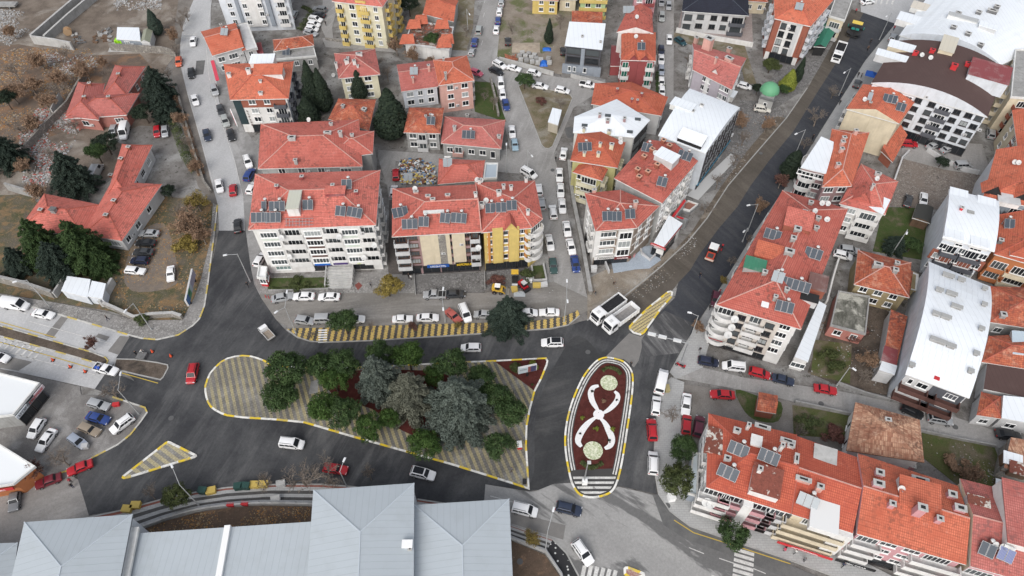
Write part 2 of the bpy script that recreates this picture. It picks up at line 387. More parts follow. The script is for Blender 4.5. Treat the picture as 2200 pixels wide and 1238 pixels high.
def stripes(name, base, paint, period, duty, ang, wear, zig=.0, amt=1.0, alt=None, zw=.5):
    t = NT(name, .9, spec=.2); mp = t.n('Mapping'); mp.inputs['Rotation'].default_value = (0, 0, ang)
    t.l(t.coord(), mp.inputs['Vector']); sx = t.n('SeparateXYZ'); t.l(mp.outputs[0], sx.inputs[0])
    x = sx.outputs[0]
    if zig:
        saw = t.math('ABSOLUTE', t.math('SUBTRACT', t.math('FRACT', t.math('DIVIDE', sx.outputs[1], zw)), .5))
        x = t.math('ADD', x, t.math('MULTIPLY', saw, zig))
    f = t.math('FRACT', t.math('DIVIDE', x, period)); band = t.math('LESS_THAN', f, duty)
    nb = t.mix(t.ramp(t.noise(3,5,.7),.3,.7),base,tuple(q*.72 for q in base)); nb = t.mix(t.ramp(t.noise(.16,4,.6),.5,.68),nb,alt or tuple(q*1.2 for q in base))
    br = t.n('TexBrick'); t.l(mp.outputs[0], br.inputs['Vector']); br.inputs['Scale'].default_value = 1; br.inputs['Brick Width'].default_value = .5
    br.inputs['Row Height'].default_value = .5; br.inputs['Mortar Size'].default_value = .03; br.inputs['Color1'].default_value = (1,1,1,1); br.inputs['Color2'].default_value = (.86,.86,.86,1); br.inputs['Mortar'].default_value = (.6,.6,.6,1)
    pk = t.mix(t.ramp(t.noise(2.2, 5, .7), .35, .75), paint, tuple(q*.78 for q in paint))
    k = t.math('MULTIPLY', band, t.ramp(t.noise(1.1, 6, .75), wear, wear+.16))
    if amt < 1: k = t.math('MULTIPLY', k, t.math('MULTIPLY', t.ramp(t.noise(.05, 4, .6), .34, .6), amt))
    c = t.mix(k,nb,pk); m = t.n('Mix',data_type='RGBA',blend_type='MULTIPLY'); m.inputs[0].default_value = 1; t.l(c,m.inputs[6]); t.l(br.outputs['Color'],m.inputs[7])
    return t.out(m.outputs[2], br.outputs['Fac'], .012, -.5)
def banded(name, c1, c2, period, duty, wear=.32, dirt=(.33, .31, .28)):
    t = NT(name, .75); sx = t.n('SeparateXYZ'); t.l(t.coord('UV'), sx.inputs[0])
    k = t.math('LESS_THAN', t.math('FRACT', t.math('DIVIDE', sx.outputs[0], period)), duty)
    c = t.mix(k, c1, c2); c = t.mix(t.math('MULTIPLY', t.ramp(t.noise(1.3, 5, .7), .48, .66), .75), c, dirt); return t.out(c)
KYW = banded('yellow and white kerb', (.76, .75, .71), (.72, .52, .035), 5.0, .42)
KYW2 = banded('weathered kerb', (.52, .51, .48), (.55, .42, .10), 6.0, .4, dirt=(.26, .25, .23))
KC = grime('plain kerb stone', (.40, .395, .38), .15)
YSTR = stripes('yellow and dark tooth paving', (.105, .097, .088), (.66, .475, .16), 1.32, .52, 0.03, .30, zig=.42, zw=.62)
ISL = stripes('faded striped plaza paving', (.20, .19, .175), (.50, .43, .23), 1.15, .48, -.40, .27, zig=.14, amt=.95, alt=(.31, .298, .275))
ISL2 = stripes('faded striped islet paving', (.30, .285, .255), (.50, .44, .28), 1.3, .5, -1.0, .28, alt=(.40, .39, .36))
TOOTH = stripes('yellow islet paving with dark studs', (.30, .25, .17), (.60, .50, .26), .62, .62, .95, .15, zig=.16, zw=.8)
gb = MB(); gb.face([(-2500, -600, -.06), (2500, -600, -.06), (2500, 4000, -.06), (-2500, 4000, -.06)]); struct('ground', gb, YARD)
patch('earth', [(-420, -160), (415, -160), (415, 0), (391, 55), (384, 110), (360, 140), (330, 190), (345, 330), (330, 350), (120, 420), (-420, 520)], DIRT, 1)
patch('leafy_earth', [(-420, 150), (40, 95), (180, 120), (300, 115), (330, 150), (150, 280), (60, 310), (-420, 400)], LITTERD, 2)
patch('lawn',[(-420,430),(60,418),(120,470),(300,470),(345,420),(458,436),(452,520),(438,610),(425,655),(392,688),(300,690),(235,668),(120,650),(-420,560)],LITTER,3)
patch('yard', [(232, 300), (300, 270), (372, 275), (400, 345), (420, 400), (340, 425), (352, 380), (330, 330)], YARD, 3)
patch('yard',[(272,560),(300,500),(352,480),(374,540),(380,610),(300,628),(268,608)],two('bare brown car park',(.19,.16,.135),(.145,.12,.10),.3,(.25,.19,.13),.3,fine=5),4,3)
patch('shoulder',[(400,-120),(418,-120),(418,0),(395,55),(389,100),(392,145),(408,210),(434,300),(456,390),(470,440),(458,440),(425,400),(400,300),(370,180),(375,60)],two('dirt shoulder',(.22,.20,.18),(.16,.145,.13),.3,fine=6),4)
patch('pavement',[(448,110),(470,110),(520,270),(565,330),(560,600),(640,610),(640,640),(545,640),(536,560),(520,430)],two('cracked grey apron',(.28,.275,.27),(.21,.205,.2),.3,(.36,.355,.35),.15,fine=8),2)
patch('road',[(458,-200),(416,-200),(416,0),(394,52),(387,97),(388,142),(404,207),(431,302),(453,387),(468,440),(471,500),(527,497),(523,430),(505,345),(482,262),(470,215),(459,120),(452,60)],A_OLD,5)
patch('road_patch', [(422, 131), (441, 130), (437, 160), (419, 162)], A_PATCH, 6)
patch('road',[(1046,-150),(1040,0),(1020,70),(1002,122),(1030,166),(1072,190),(1085,270),(1096,322),(1120,372),(1150,392),(1163,470),(1180,560),(1192,612),(1262,640),(1245,560),(1222,470),(1206,395),(1190,330),(1232,232),(1300,190),(1300,172),(1215,168),(1150,158),(1070,128),(1078,0),(1085,-150)],A_MID,3)
patch('road', [(706, 95), (690, 60), (697, -60), (742, -60), (714, 60), (716, 88)], A_MID, 4)
patch('road', [(692, 82), (760, 84), (850, 100), (1006, 110), (1012, 126), (940, 116), (850, 113), (760, 105), (700, 102)], A_MID, 5)
patch('road', [(812, 322), (860, 326), (1010, 336), (1094, 320), (1122, 374), (1050, 368), (900, 352), (812, 343)], A_MID, 5)
patch('road', [(812, 322), (870, 330), (850, 345), (848, 430), (860, 560), (870, 600), (846, 600), (838, 460), (832, 400), (815, 350)], A_MID, 4)
patch('road', [(1412, -150), (1412, 0), (1413, 200), (1430, 225), (1447, 215), (1448, 0), (1450, -150)], A_MID, 4)
patch('road', [(1850, 30), (1840, -120), (2000, -120), (1960, 60), (1925, 52)], A_OLD, 4)
patch('lot',[(1086,-120),(1230,-120),(1240,50),(1208,160),(1150,152),(1068,122),(1078,20)],two('weedy building lot',(.27,.235,.195),(.2,.165,.13),.2,(.12,.13,.06),.12,.5,.62,fine=4),4)
patch('verge', [(1016, 60), (1020, 0), (1000, -60), (880, -60), (880, 100), (1000, 118)], BROWNW, 1)
patch('lot', [(1020, 175), (1062, 178), (1078, 235), (1088, 262), (1020, 240)], GRASSD, 4)
tri = W([(1113, 186), (1125, 178), (1226, 204), (1231, 212), (1188, 316), (1180, 321), (1170, 320), (1162, 312)])
patch('green_island', tri, BROWNW, 12, world=True); kerb(None, KC, True, .25, .16, world=ccw(tri))
patch('road_patch', [(1214, 276), (1233, 275), (1236, 292), (1220, 296)], A_PATCH, 6, 3)
patch('street',[(545,640),(560,632),(640,630),(860,630),(1040,630),(1190,606),(1262,640),(1262,668),(1240,680),(1000,700),(800,706),(640,712),(596,690)],A_DUST,6)
patch('forecourt', [(545, 600), (720, 585), (835, 585), (835, 632), (560, 636)], COBBLE, 5)
patch('garden_bed', [(574, 598), (705, 596), (705, 620), (576, 624)], GRASSD, 7)
patch('forecourt', [(890, 592), (1040, 586), (1040, 628), (893, 632)], COBBLED, 7)
patch('forecourt', [(840, 590), (888, 588), (892, 634), (838, 640)], COBBLE, 6)
patch('forecourt', [(1042, 584), (1140, 575), (1172, 566), (1178, 602), (1120, 612), (1042, 622)], COBBLED, 6)
patch('garden_bed', [(1143, 572), (1166, 570), (1172, 602), (1146, 604)], GRASSD, 7)
patch('walkway', [(836, 430), (846, 430), (866, 590), (834, 592)], SIDEP, 5)
d4 = W([(762, 613), (771, 606.5), (779, 614), (769, 624)]); patch('paving_ornament', d4, plain('dark red paving', (.20, .06, .05), .8), 8, world=True)
patch('earth',[(1262,600),(1300,580),(1400,565),(1440,535),(1490,545),(1440,600),(1350,660),(1262,690)],two('sandy construction earth',(.27,.23,.185),(.21,.18,.145),.3,(.33,.30,.26),.2,.5,.62,fine=5),3)
new_px = [(470,496),(457,560),(444,612),(438,660),(427,687),(414,700),(383,720),(339,730),(305,727),(278,721),(255,762),(248,772),(290,820),(232,795),(204,836),(243,850),(313,874),(318,886),(305,907),(283,935),(255,957),(200,985),(167,1008),(167,1031),(191,1107),(265,1095),(345,1072),(420,1056),(488,1046),(596,1039),(691,1039),(760,1044),(892,1070),(956,1080),(1043,1078),(1053,1042),(1138,1055),(1225,1042),(1330,1044),(1411,1062),(1405,1000),(1409,930),(1417,860),(1428,825),(1440,800),(1458,770),(1475,738),(1500,690),(1400,690),(1300,680),(1262,688),(1245,692),(1221,701),(1183,709),(1088,716),(936,726),(800,734),(701,738),(667,736),(640,728),(616,712),(595,690),(562,642),(546,611),(538,570),(531,520),(527,496)]
patch('road', new_px, A_NEW, 8)
patch('road',[(1475,738),(1500,690),(1560,602),(1620,505),(1690,402),(1790,242),(1860,132),(1925,52),(1855,28),(1800,130),(1760,192),(1704,283),(1652,346),(1612,400),(1584,445),(1545,490),(1502,548),(1482,582),(1457,608),(1450,640),(1400,690),(1385,715),(1420,700)],A_NEW2,11)
patch('road_bed',[(1457,608),(1482,582),(1502,548),(1545,490),(1584,445),(1612,400),(1652,346),(1704,283),(1760,192),(1800,130),(1855,28),(1830,20),(1775,120),(1735,190),(1690,255),(1625,330),(1565,400),(1520,470),(1480,520),(1420,575),(1345,640),(1270,692),(1310,700),(1370,690),(1440,630)],A_MILL,10)
patch('road',[(1140,1052),(1148,1010),(1150,900),(1166,840),(1195,780),(1240,720),(1290,770),(1250,812),(1226,866),(1212,930),(1214,990),(1226,1040)],A_NEW3,9,3)
patch('road_patch', [(1300, 768), (1330, 738), (1352, 716), (1376, 724), (1386, 718), (1372, 775), (1362, 790), (1340, 772)], A_PATCHL, 10)
patch('road_patch',[(1378,730),(1408,688),(1428,668),(1490,696),(1474,740),(1466,758),(1380,768)],road_mat('pale scuffed asphalt',(.085,.085,.087),(.065,.065,.068),(.28,.275,.27),-.5,.95),12)
patch('road',[(1043,1041),(1138,1057),(1150,1056),(1190,1040),(1226,1038),(1247,1058),(1274,1070),(1308,1060),(1328,1046),(1412,1065),(1440,1110),(1500,1145),(1640,1195),(1700,1215),(1900,1300),(1900,1500),(1240,1500),(1240,1238),(1215,1190),(1188,1157),(1098,1127),(960,1080),(1040,1078)],A_MIX,10)
patch('road_patch',[(1402,1064),(1416,1062),(1440,1098),(1482,1131),(1560,1158),(1699,1203),(1697,1245),(1560,1190),(1475,1160),(1425,1128)],A_PATCH,12)
patch('road_patch', [(1180, 1120), (1215, 1129), (1210, 1160), (1184, 1152), (1098, 1125), (1098, 1100)], A_PATCHL, 12)
patch('road',[(-300,1120),(0,1062),(140,1014),(168,1031),(191,1107),(160,1200),(-300,1320)],road_mat('old slip road',(.27,.255,.24),(.21,.2,.19),(.40,.385,.37),1.1,.85),9)
patch('road', [(-420, 560), (0, 640), (115, 672), (278, 722), (256, 760), (236, 796), (204, 836), (172, 829), (0, 792), (-420, 700)], A_OLD, 7)
for q in ([(96,722),(132,680),(146,684),(114,727)],[(232,755),(258,722),(279,724),(255,763)],[(205,724),(212,717),(236,724),(229,733)],[(-60,770),(0,762),(70,778),(40,797),(0,791),(-60,786)]):
    patch('road_patch', q, A_PATCHL, 9)
med = W([(-420, 600), (0, 699), (80, 722), (200, 757), (228, 768), (234, 775), (228, 788), (180, 774), (60, 740), (0, 724), (-420, 630)])
patch('median_strip', med, SOIL, 24, world=True); kerb(None, KYW2, True, .25, .18, world=ccw(med))
med2 = W([(249, 771), (290, 772), (340, 779), (362, 784), (363, 792), (352, 812), (345, 818), (300, 808), (258, 798), (244, 788)])
patch('median_strip', med2, SOIL, 24, world=True); kerb(None, KC, True, .25, .18, world=ccw(med2))
pav = W([(-420,545),(0,632),(126,652),(226,672),(288,689),(392,688),(418,640),(432,600),(452,520),(458,437),(466,441),(458,512),(445,612),(438,658),(427,686),(414,699),(383,719),(339,729),(305,726),(271,717),(115,671),(0,639),(-420,558)])
patch('pavement', pav, COBBLE, 20, world=True)
kerb([(466,441),(458,512),(445,612),(438,658),(427,686),(414,699),(383,719),(339,729),(305,726),(271,717),(115,671),(0,639),(-420,558)],KYW2,False,.3,.15)
patch('parking_apron',[(-420,720),(0,794),(172,831),(174,848),(243,852),(313,875),(318,887),(304,907),(282,935),(254,957),(200,985),(150,1012),(0,1062),(-420,1180)],two('rough grey parking apron',(.215,.205,.195),(.165,.155,.148),.3,(.30,.29,.28),.2,.5,.64,fine=7),9)
kerb([(243, 852), (313, 875), (318, 887), (304, 907), (282, 935), (254, 957), (200, 985), (150, 1012), (60, 1042)], KYW2, False, -.3, .14)
patch('pavement',[(1440,802),(1475,738),(1560,602),(1620,505),(1690,402),(1790,242),(1860,132),(1925,52),(1962,62),(1905,150),(1850,250),(1760,340),(1720,400),(1650,500),(1600,590),(1552,660),(1520,750),(1510,790),(1452,815)],SLAB,18)
kerb([(1440, 802), (1475, 738), (1560, 602), (1620, 505), (1690, 402), (1790, 242), (1860, 132), (1925, 52)], KC, False, .2, .13)
kerb([(1262, 690), (1340, 640), (1420, 575), (1478, 521), (1520, 470), (1565, 400), (1625, 330), (1690, 255), (1735, 190)], KC, False, .25, .16)
patch('road',[(1446,812),(1462,775),(1478,752),(1510,790),(1600,812),(1706,827),(1790,838),(1909,862),(2042,893),(2140,927),(2500,1000),(2500,1060),(2137,960),(1974,925),(1828,888),(1706,864),(1628,845),(1495,820)],A_MID,6)
patch('pavement',[(1405,1000),(1409,930),(1417,860),(1428,826),(1444,812),(1470,822),(1462,900),(1468,960),(1480,1075),(1520,1100),(1650,1145),(1840,1200),(1960,1260),(1960,1300),(1698,1203),(1560,1157),(1482,1130),(1440,1098),(1416,1062)],SLAB,18)
kerb([(1960,1300),(1698,1203),(1560,1157),(1482,1130),(1440,1098),(1416,1062),(1405,1000),(1409,930),(1417,860),(1428,826),(1444,812)],KC,False,.2,.14)
patch('yard',[(1462,825),(1600,842),(1830,892),(1830,980),(1700,960),(1470,1060)],two('muddy back yard',(.22,.205,.19),(.17,.155,.14),.3,fine=6),3)
patch('lawn', [(1580, 838), (1625, 850), (1678, 865), (1672, 905), (1630, 905), (1600, 885)], GRASSD, 5, 3)
patch('lawn', [(1702, 870), (1825, 893), (1828, 945), (1705, 935)], GRASS, 5)
patch('lawn', [(1980, 930), (2137, 962), (2170, 1050), (2060, 1045), (1985, 985)], GRASS, 5)
patch('garden_soil', [(1790, 640), (1880, 640), (1935, 700), (1905, 850), (1800, 828), (1735, 800)], SOIL, 3)
patch('lawn', [(1750, 730), (1830, 740), (1826, 825), (1742, 805)], GRASS, 4)
patch('lawn', [(1898, 445), (1990, 448), (1988, 560), (1875, 540)], GRASSD, 4)
patch('lot', [(1930, 335), (2030, 350), (2120, 370), (2080, 450), (1960, 450), (1905, 440)], COBBLEB, 3)
patch('lot', [(1940, 300), (2110, 310), (2130, 380), (2030, 365), (1935, 340)], A_MID, 4)
patch('terrace', [(1455, 70), (1465, 20), (1615, 30), (1618, 98), (1600, 96), (1450, 68)], PINKP, 4)
patch('lawn', [(1446, 70), (1600, 98), (1625, 180), (1600, 180), (1590, 130), (1480, 95), (1448, 92)], BROWNW, 3)
patch('lot', [(1590, 215), (1660, 220), (1690, 250), (1620, 330), (1560, 400), (1500, 420), (1560, 320)], COBBLED, 3)
patch('earth',[(1400,582),(1442,545),(1485,500),(1550,400),(1605,325),(1668,250),(1694,255),(1627,332),(1567,402),(1482,522),(1422,578)],two('churned brown verge',(.14,.115,.09),(.10,.082,.065),.4,(.23,.20,.165),.3,.52,.62,fine=5,bump=.06),7)
patch('terrace', [(1475, 420), (1570, 330), (1585, 340), (1500, 430)], plain('pale concrete slab', (.48, .48, .475), .8), 5)
patch('terrace',[(1310,545),(1400,528),(1420,560),(1395,578),(1365,580),(1318,588)],two('light blue-grey terrace',(.37,.42,.48),(.33,.375,.43),.3,fine=8),30)
patch('yard', [(1690, 115), (1760, 105), (1790, 110), (1725, 195), (1640, 250), (1650, 180)], COBBLED, 4)
sp = W([(616,708),(640,706),(701,705),(800,701),(1034,694.6),(1156,689.5),(1210,682),(1241,667.5),(1247,679),(1221,700),(1183,708),(1088,715),(936,725),(800,733.5),(701,737),(667,735),(640,727)])
patch('striped_pavement', sp, YSTR, 22, world=True)
kerb([(1247, 679), (1221, 700), (1183, 708), (1088, 715), (936, 725), (800, 733.5), (701, 737), (667, 735), (640, 727), (616, 710)], KC, False, -.22, .16)
zb = MB()
for k in range(6): zb.face([P(684, 708.5+k*5.1, .138), P(703, 708+k*5.1, .138), P(702.5, 710.6+k*5.1, .138), P(683.5, 711.1+k*5.1, .138)][::-1])
struct('crossing_marking', zb, WHITE)
isl_px = [(583,784),(570,775),(556,769.5),(540,765),(522,763.5),(505,765.5),(488,770),(474,778),(461,790),(450,803),(444,817),(440,830),(440,843),(442,855),(446,866),(452,876),(461,883),(474,890),(488,895),(522,899.5),(596,904),(654,910),(671,915),(742,936),(827,960),(970,1000),(1060,1028),(1138,1053),(1136,1022),(1132,958),(1133,917),(1140,880),(1150,842),(1164,815),(1176,786),(1178,776),(1174,769),(1060,775),(960,779),(860,785),(756,790),(660,790)]
isl = ccw(W(isl_px)); patch('plaza_island', isl, ISL, 24, world=True); kerb(None, KYW, True, .34, .19, world=isl)
patch('mulch_bed', [(1062, 777), (1170, 772), (1174, 778), (1150, 842)], MULCH, 26)
patch('mulch_bed',[(700,800),(760,797),(880,796),(960,806),(1008,860),(1000,925),(965,946),(905,942),(850,918),(800,880),(715,850)],MULCH,26,3)
patch('steps', [(668, 822), (685, 815), (683, 845), (664, 848)], CONC, 27)
t1 = ccw(W([(356, 951), (362, 948.5), (368, 950), (423, 977.5), (424, 981), (420, 984.5), (278, 1028), (266, 1030.5), (262, 1028), (264, 1023)]))
patch('islet', t1, ISL2, 24, world=True); kerb(None, KYW, True, .42, .19, world=t1)
t2 = ccw(W([(1434,627),(1441,625.5),(1446,629),(1444,638.6),(1420.6,665.7),(1385,716.7),(1376,721.7),(1359.5,716.7),(1351,708),(1351,702),(1356,696),(1390,662)]))
patch('islet', t2, TOOTH, 24, world=True); kerb(None, KYW, True, .36, .2, world=t2)
t3 = ccw(W([(1339, 1222), (1343, 1218), (1351, 1218), (1384, 1231), (1386, 1238), (1360, 1250), (1340, 1235)]))
patch('islet', t3, two('red gravel', (.33, .17, .14), (.45, .36, .33), 2.5), 24, world=True); kerb(None, KYW, True, .4, .2, world=t3)
fl = ccw(cat(W([(1310,768),(1338,775.5),(1355,792),(1361,812),(1359,852.7),(1349,924),(1337,998.6),(1325,1042.7),(1308,1063),(1274,1071.6),(1247,1066),(1233,1051),(1223,1025.7),(1213,968),(1213.8,920.5),(1226.6,866),(1250.4,812),(1274,781.4),(1291,770)]),4))
patch('flower_island', fl, plain('dark painted paving', (.055, .053, .052), .8), 24, world=True); kerb(None, KYW, True, .34, .2, world=fl)
mu = inset(fl, 1.5); ycut = P(1270, 1022).y
mu2 = [p for p in mu if p.y > ycut+.3]
patch('mulch_bed', mu2, MULCH, 26, world=True)
wb = MB()
def cutring(d0, d1):
    A = inset(fl, d0); B = inset(fl, d1); n = len(fl)
    for i in range(n):
        j = (i+1) % n
        if min(A[i].y, A[j].y, B[i].y, B[j].y) < ycut: continue
        wb.face([(A[i].x, A[i].y, .15), (A[j].x, A[j].y, .15), (B[j].x, B[j].y, .15), (B[i].x, B[i].y, .15)])
cutring(.6, .88); cutring(1.1, 1.3)
inr = inset(fl, .6)
def span(y):
    xs = []
    for i in range(len(inr)):
        a, b = inr[i-1], inr[i]
        if (a.y-y)*(b.y-y) < 0: xs.append(a.x+(b.x-a.x)*(y-a.y)/(b.y-a.y))
    return (min(xs), max(xs)) if len(xs) > 1 else None
y = ycut-.25
while True:
    s0, s1 = span(y), span(y-.42)
    if not s0 or not s1: break
    wb.face([(s1[0], y-.42, .15), (s1[1], y-.42, .15), (s0[1], y, .15), (s0[0], y, .15)]); y -= .88
struct('island_marking', wb, two('chipped white paint', (.66, .65, .62), (.50, .49, .47), 1.2, (.2, .19, .18), .8, .60, .68, fine=5))
rm = MB()
def mark(a, b, w, z=.085):
    a, b = v2(P(*a)), v2(P(*b)); d = (b-a).normalized(); n = Vector((-d.y, d.x))*w/2
    rm.face([(*(a-n), z), (*(b-n), z), (*(b+n), z), (*(a+n), z)])
for k in range(7): mark((18+k*12.3, 727.5+k*4.1), (-3+k*12.1, 747+k*4.6), .42)
mark((-20, 722), (118, 757), .14); mark((-20, 748), (205, 806), .14)
mark((0, 655), (60, 676), .12); mark((60, 690), (240, 740), .12)
for k in range(6): mark((1257+k*13.2, 1213+k*2.6), (1251+k*13.6, 1240), .62)
for k in range(7):
    a = (1578.5-k*1.0, 1180+k*11.2); b = (1620-k*.6, 1192.5+k*11.2); mark(a, b, .55)
mark((1053, 1066), (1105, 1080), .14); mark((1480, 1177), (1512, 1190), .14); mark((1545, 1200), (1577, 1211), .14)
mark((1618, 1222), (1645, 1233), .14); mark((1528, 1236), (1545, 1242), .14)
mark((455,0),(447,60),.12); mark((443,100),(449,165),.12); mark((449,165),(480,275),.12); mark((480,275),(505,350),.12); mark((505,350),(523,425),.12)
mark((418, 20), (396, 60), .12); mark((391, 110), (396, 170), .12); mark((400, 190), (432, 300), .12); mark((432, 300), (458, 395), .12)
mark((396, 75), (424, 74), .4); mark((396, 82), (430, 81), .3)
for k in range(5): mark((1874+k*12, -8), (1868+k*12, 10), .5)
for k in range(4): mark((1034+k*2, 98-k*30), (1037+k*2, 88-k*30), .1)
struct('road_marking', rm, two('worn white road paint', (.62, .61, .59), (.5, .49, .47), .8, fine=5))
ym = MB(); rm = ym
mark((1448, 1118), (1490, 1145), .16); mark((1490, 1145), (1600, 1180), .16); mark((1600, 1180), (1698, 1212), .16)
mark((0, 692), (120, 726), .16); mark((-20, 730), (110, 766), .16); mark((110, 766), (240, 804), .16); mark((262, 802), (340, 824), .16)
struct('road_marking', ym, plain('worn yellow road paint', (.50, .36, .06), .8))
mh = MB()
for px,py in ((368,899),(1263,757),(1187,366),(1764,868),(1434,1087),(2052,918),(1117,1207),(1634,330)): c = P(px,py); mh.tube((c.x,c.y,.02),(c.x,c.y,.115),.5,n=12)
struct('manhole_cover', mh, plain('cast iron', (.10, .10, .10), .6))
bs_edge = [(186,1112),(265,1095),(345,1073),(420,1057),(488,1047),(596,1040),(691,1040),(760,1045),(892,1071),(956,1081),(1043,1106),(1098,1128),(1188,1158),(1218,1188),(1246,1240)]
bs_wall = [(200,1170),(283,1143),(350,1118),(420,1098),(488,1088),(560,1083),(667,1085),(760,1092),(892,1112),(956,1122),(1043,1140),(1098,1158),(1173,1187),(1206,1236),(1210,1250)]
mbp = MB(); A = W(bs_edge); B = W(bs_wall)
for i in range(len(A)-1):
    fr = [0, .16, .34, .5, .66, .8, 1.0]
    for k in range(6):
        q = [A[i].lerp(B[i], fr[k]), A[i+1].lerp(B[i+1], fr[k]), A[i+1].lerp(B[i+1], fr[k+1]), A[i].lerp(B[i], fr[k+1])]
        last = i >= len(A)-3
        mbp.face([(p.x, p.y, .11) for p in q][::-1], 3 if last else (0 if k == 0 else (1 if k % 2 else 2)))
redp = two('red brick edging', (.27, .105, .08), (.2, .08, .065), 1.5); drk = two('charcoal band paving', (.075, .073, .072), (.1, .098, .095), .6)
t = NT('black paving with white studs',.8); v = t.n('TexVoronoi',feature='F1'); v.inputs['Scale'].default_value = 1.15; v.inputs['Randomness'].default_value = .5; t.l(t.coord(),v.inputs['Vector'])
DOTS = t.out(t.mix(t.ramp(v.outputs['Distance'], .2, .15), (.03, .03, .032), (.62, .62, .6)))
struct('walkway', mbp, [redp, SLAB, drk, DOTS])
kerb(bs_edge, KC, False, -.25, .16)
kb = [(p[0], p[1]) for p in bs_wall]
patch('garden_bed',[(283,1148),(350,1122),(420,1102),(488,1092),(560,1087),(668,1089),(760,1096),(892,1116),(1098,1162),(1170,1192),(1202,1238),(1200,1500),(-100,1500),(0,1240)],two('bare reddish bed',(.13,.09,.065),(.095,.07,.052),.5,(.2,.13,.085),.4,.55,.65,fine=4,c4=(.3,.24,.18),s4=4,lo4=.66,hi4=.72),12)
def gravel(name, c1, c2, sc):
    t = NT(name,.9); v = t.n('TexVoronoi',feature='F1'); v.inputs['Scale'].default_value = sc; t.l(t.coord(),v.inputs['Vector']); s = t.n('SeparateColor'); t.l(v.outputs['Color'],s.inputs[0])
    return t.out(t.mix(s.outputs[0], c1, c2), v.outputs['Distance'], .03, .6)
FLW = gravel('pale cabbage flowers', (.72, .72, .58), (.33, .38, .2), 4.5); WG = gravel('white gravel', (.82, .81, .80), (.70, .69, .68), 9)
def disc(name, px, py, r, mat, z=.17, label=None, cat_='flower bed'):
    mb = MB(); c = P(px, py); n = 28
    mb.prism([(c.x+r*(1+.02*math.sin(k*5))*math.cos(2*math.pi*k/n),c.y+r*math.sin(2*math.pi*k/n)) for k in range(n)],.05,z+.12); o = part(name,mb,mat,None)
    if label: tag(o, label, cat_)
    return o
disc('flower_bed', 1308, 824, 1.62, FLW, .2, 'upper round bed of pale ornamental cabbages in the long red island')
disc('flower_bed', 1274, 969.5, 1.72, FLW, .2, 'lower round bed of pale ornamental cabbages beside the island lamp mast')
def petal(pts, wd, label):
    pl = cat(W(pts), 6, False); n = len(pl); L = offs(pl, 1, False); mb = MB()
    hw = [wd*(.18+.82*math.sin(math.pi*min(1, (.06+i/(n-1)*.94)))**.7) if i < n-1 else .1 for i in range(n)]
    for i in range(n-1):
        a = pl[i]+(L[i]-pl[i])*hw[i]; b = pl[i+1]+(L[i+1]-pl[i+1])*hw[i+1]; c = pl[i+1]-(L[i+1]-pl[i+1])*hw[i+1]; d = pl[i]-(L[i]-pl[i])*hw[i]
        mb.face([(*a, .2), (*d, .2), (*c, .2), (*b, .2)])
    o = part('gravel_ornament', mb, WG, None); tag(o, label, 'gravel ornament')
petal([(1286, 830), (1274, 834), (1269, 846), (1272, 862), (1280, 876), (1287, 887)], .55, 'white gravel crescent curving up left from the studded disc')
petal([(1320, 842), (1327, 850), (1325, 862), (1316, 874), (1304, 884), (1291, 891)], .5, 'white gravel crescent curving up right from the studded disc')
petal([(1249, 961), (1242, 951), (1244, 938), (1254, 921), (1267, 907), (1283, 896)], .6, 'white gravel crescent curving down left from the studded disc')
petal([(1299, 965), (1311, 958), (1314, 943), (1307, 925), (1299, 910), (1287, 897)], .6, 'white gravel crescent curving down right from the studded disc')
SPOT = gravel('white gravel with black stones', (.8, .79, .78), (.8, .79, .78), 9)
t = NT('white disc with black stones',.9); v = t.n('TexVoronoi',feature='F1'); v.inputs['Scale'].default_value = 2.6; v.inputs['Randomness'].default_value = .6; t.l(t.coord(),v.inputs['Vector'])
DST = t.out(t.mix(t.ramp(v.outputs['Distance'], .22, .17), (.78, .75, .75), (.06, .05, .06)))
disc('gravel_ornament', 1286, 892, 1.0, DST, .15, 'round white gravel disc with black stones where four crescents meet', 'gravel ornament')
# ================= buildings =================
WC = {}
def win_mesh(w, h, nl, fr, gl):
    k = (round(w, 1), round(h, 1), nl, fr.name)
    if k not in WC:
        f = MB(); t = .1
        for x in (-w/2+t/2, w/2-t/2): f.box((x, -.03, h/2), (t, .14, h))
        for z in (t/2, h-t/2): f.box((0, -.03, z), (w-2*t, .138, t))
        for i in range(1, nl): f.box((-w/2+w*i/nl, -.03, h/2), (.08, .11, h-2*t))
        f.box((0, -.09, -.05), (w+.2, .26, .1))
        WC[k] = f.mesh('window', [fr])
    g = (k, gl.name)
    if g not in WC:
        p = MB(); p.box((0, -.02, h/2), (w-.14, .06, h-.14)); WC[g] = p.mesh('pane', [gl])
    return WC[k], WC[g]
def balc_mesh(kind, w, d, hp, mt, rail):
    k = (kind, round(w, 1), d, hp, mt.name)
    if k not in WC:
        b = MB(); t = .12
        if kind == 'r':
            n = 10; pts = [(w/2*math.cos(math.pi*i/n), -d*math.sin(math.pi*i/n)) for i in range(n+1)]
            pts = pts[::-1]; b.prism([(x, y) for x, y in pts], -.16, .02, bottom=True)
            for i in range(n): b.bar((*pts[i], hp/2), (*pts[i+1], hp/2), t, hp)
        else:
            b.box((0, -d/2, -.07), (w, d, .18)); zc = hp/2
            b.box((0, -d+t/2, zc), (w, t, hp))
            for x in (-w/2+t/2, w/2-t/2): b.box((x, (-d+t)/2, zc), (t-.004, d-t, hp-.004))
        WC[k] = b.mesh('balcony', [mt])
    return WC[k]
def ac_mesh():
    if 'ac' not in WC: m = MB(); m.box((0,-.2,.3),(.85,.32,.6)); m.tube((.1,-.37,.3),(.1,-.35,.3),.2,n=10,m=1); WC['ac'] = m.mesh('air_conditioner',[SL,CONCD])
    return WC['ac']
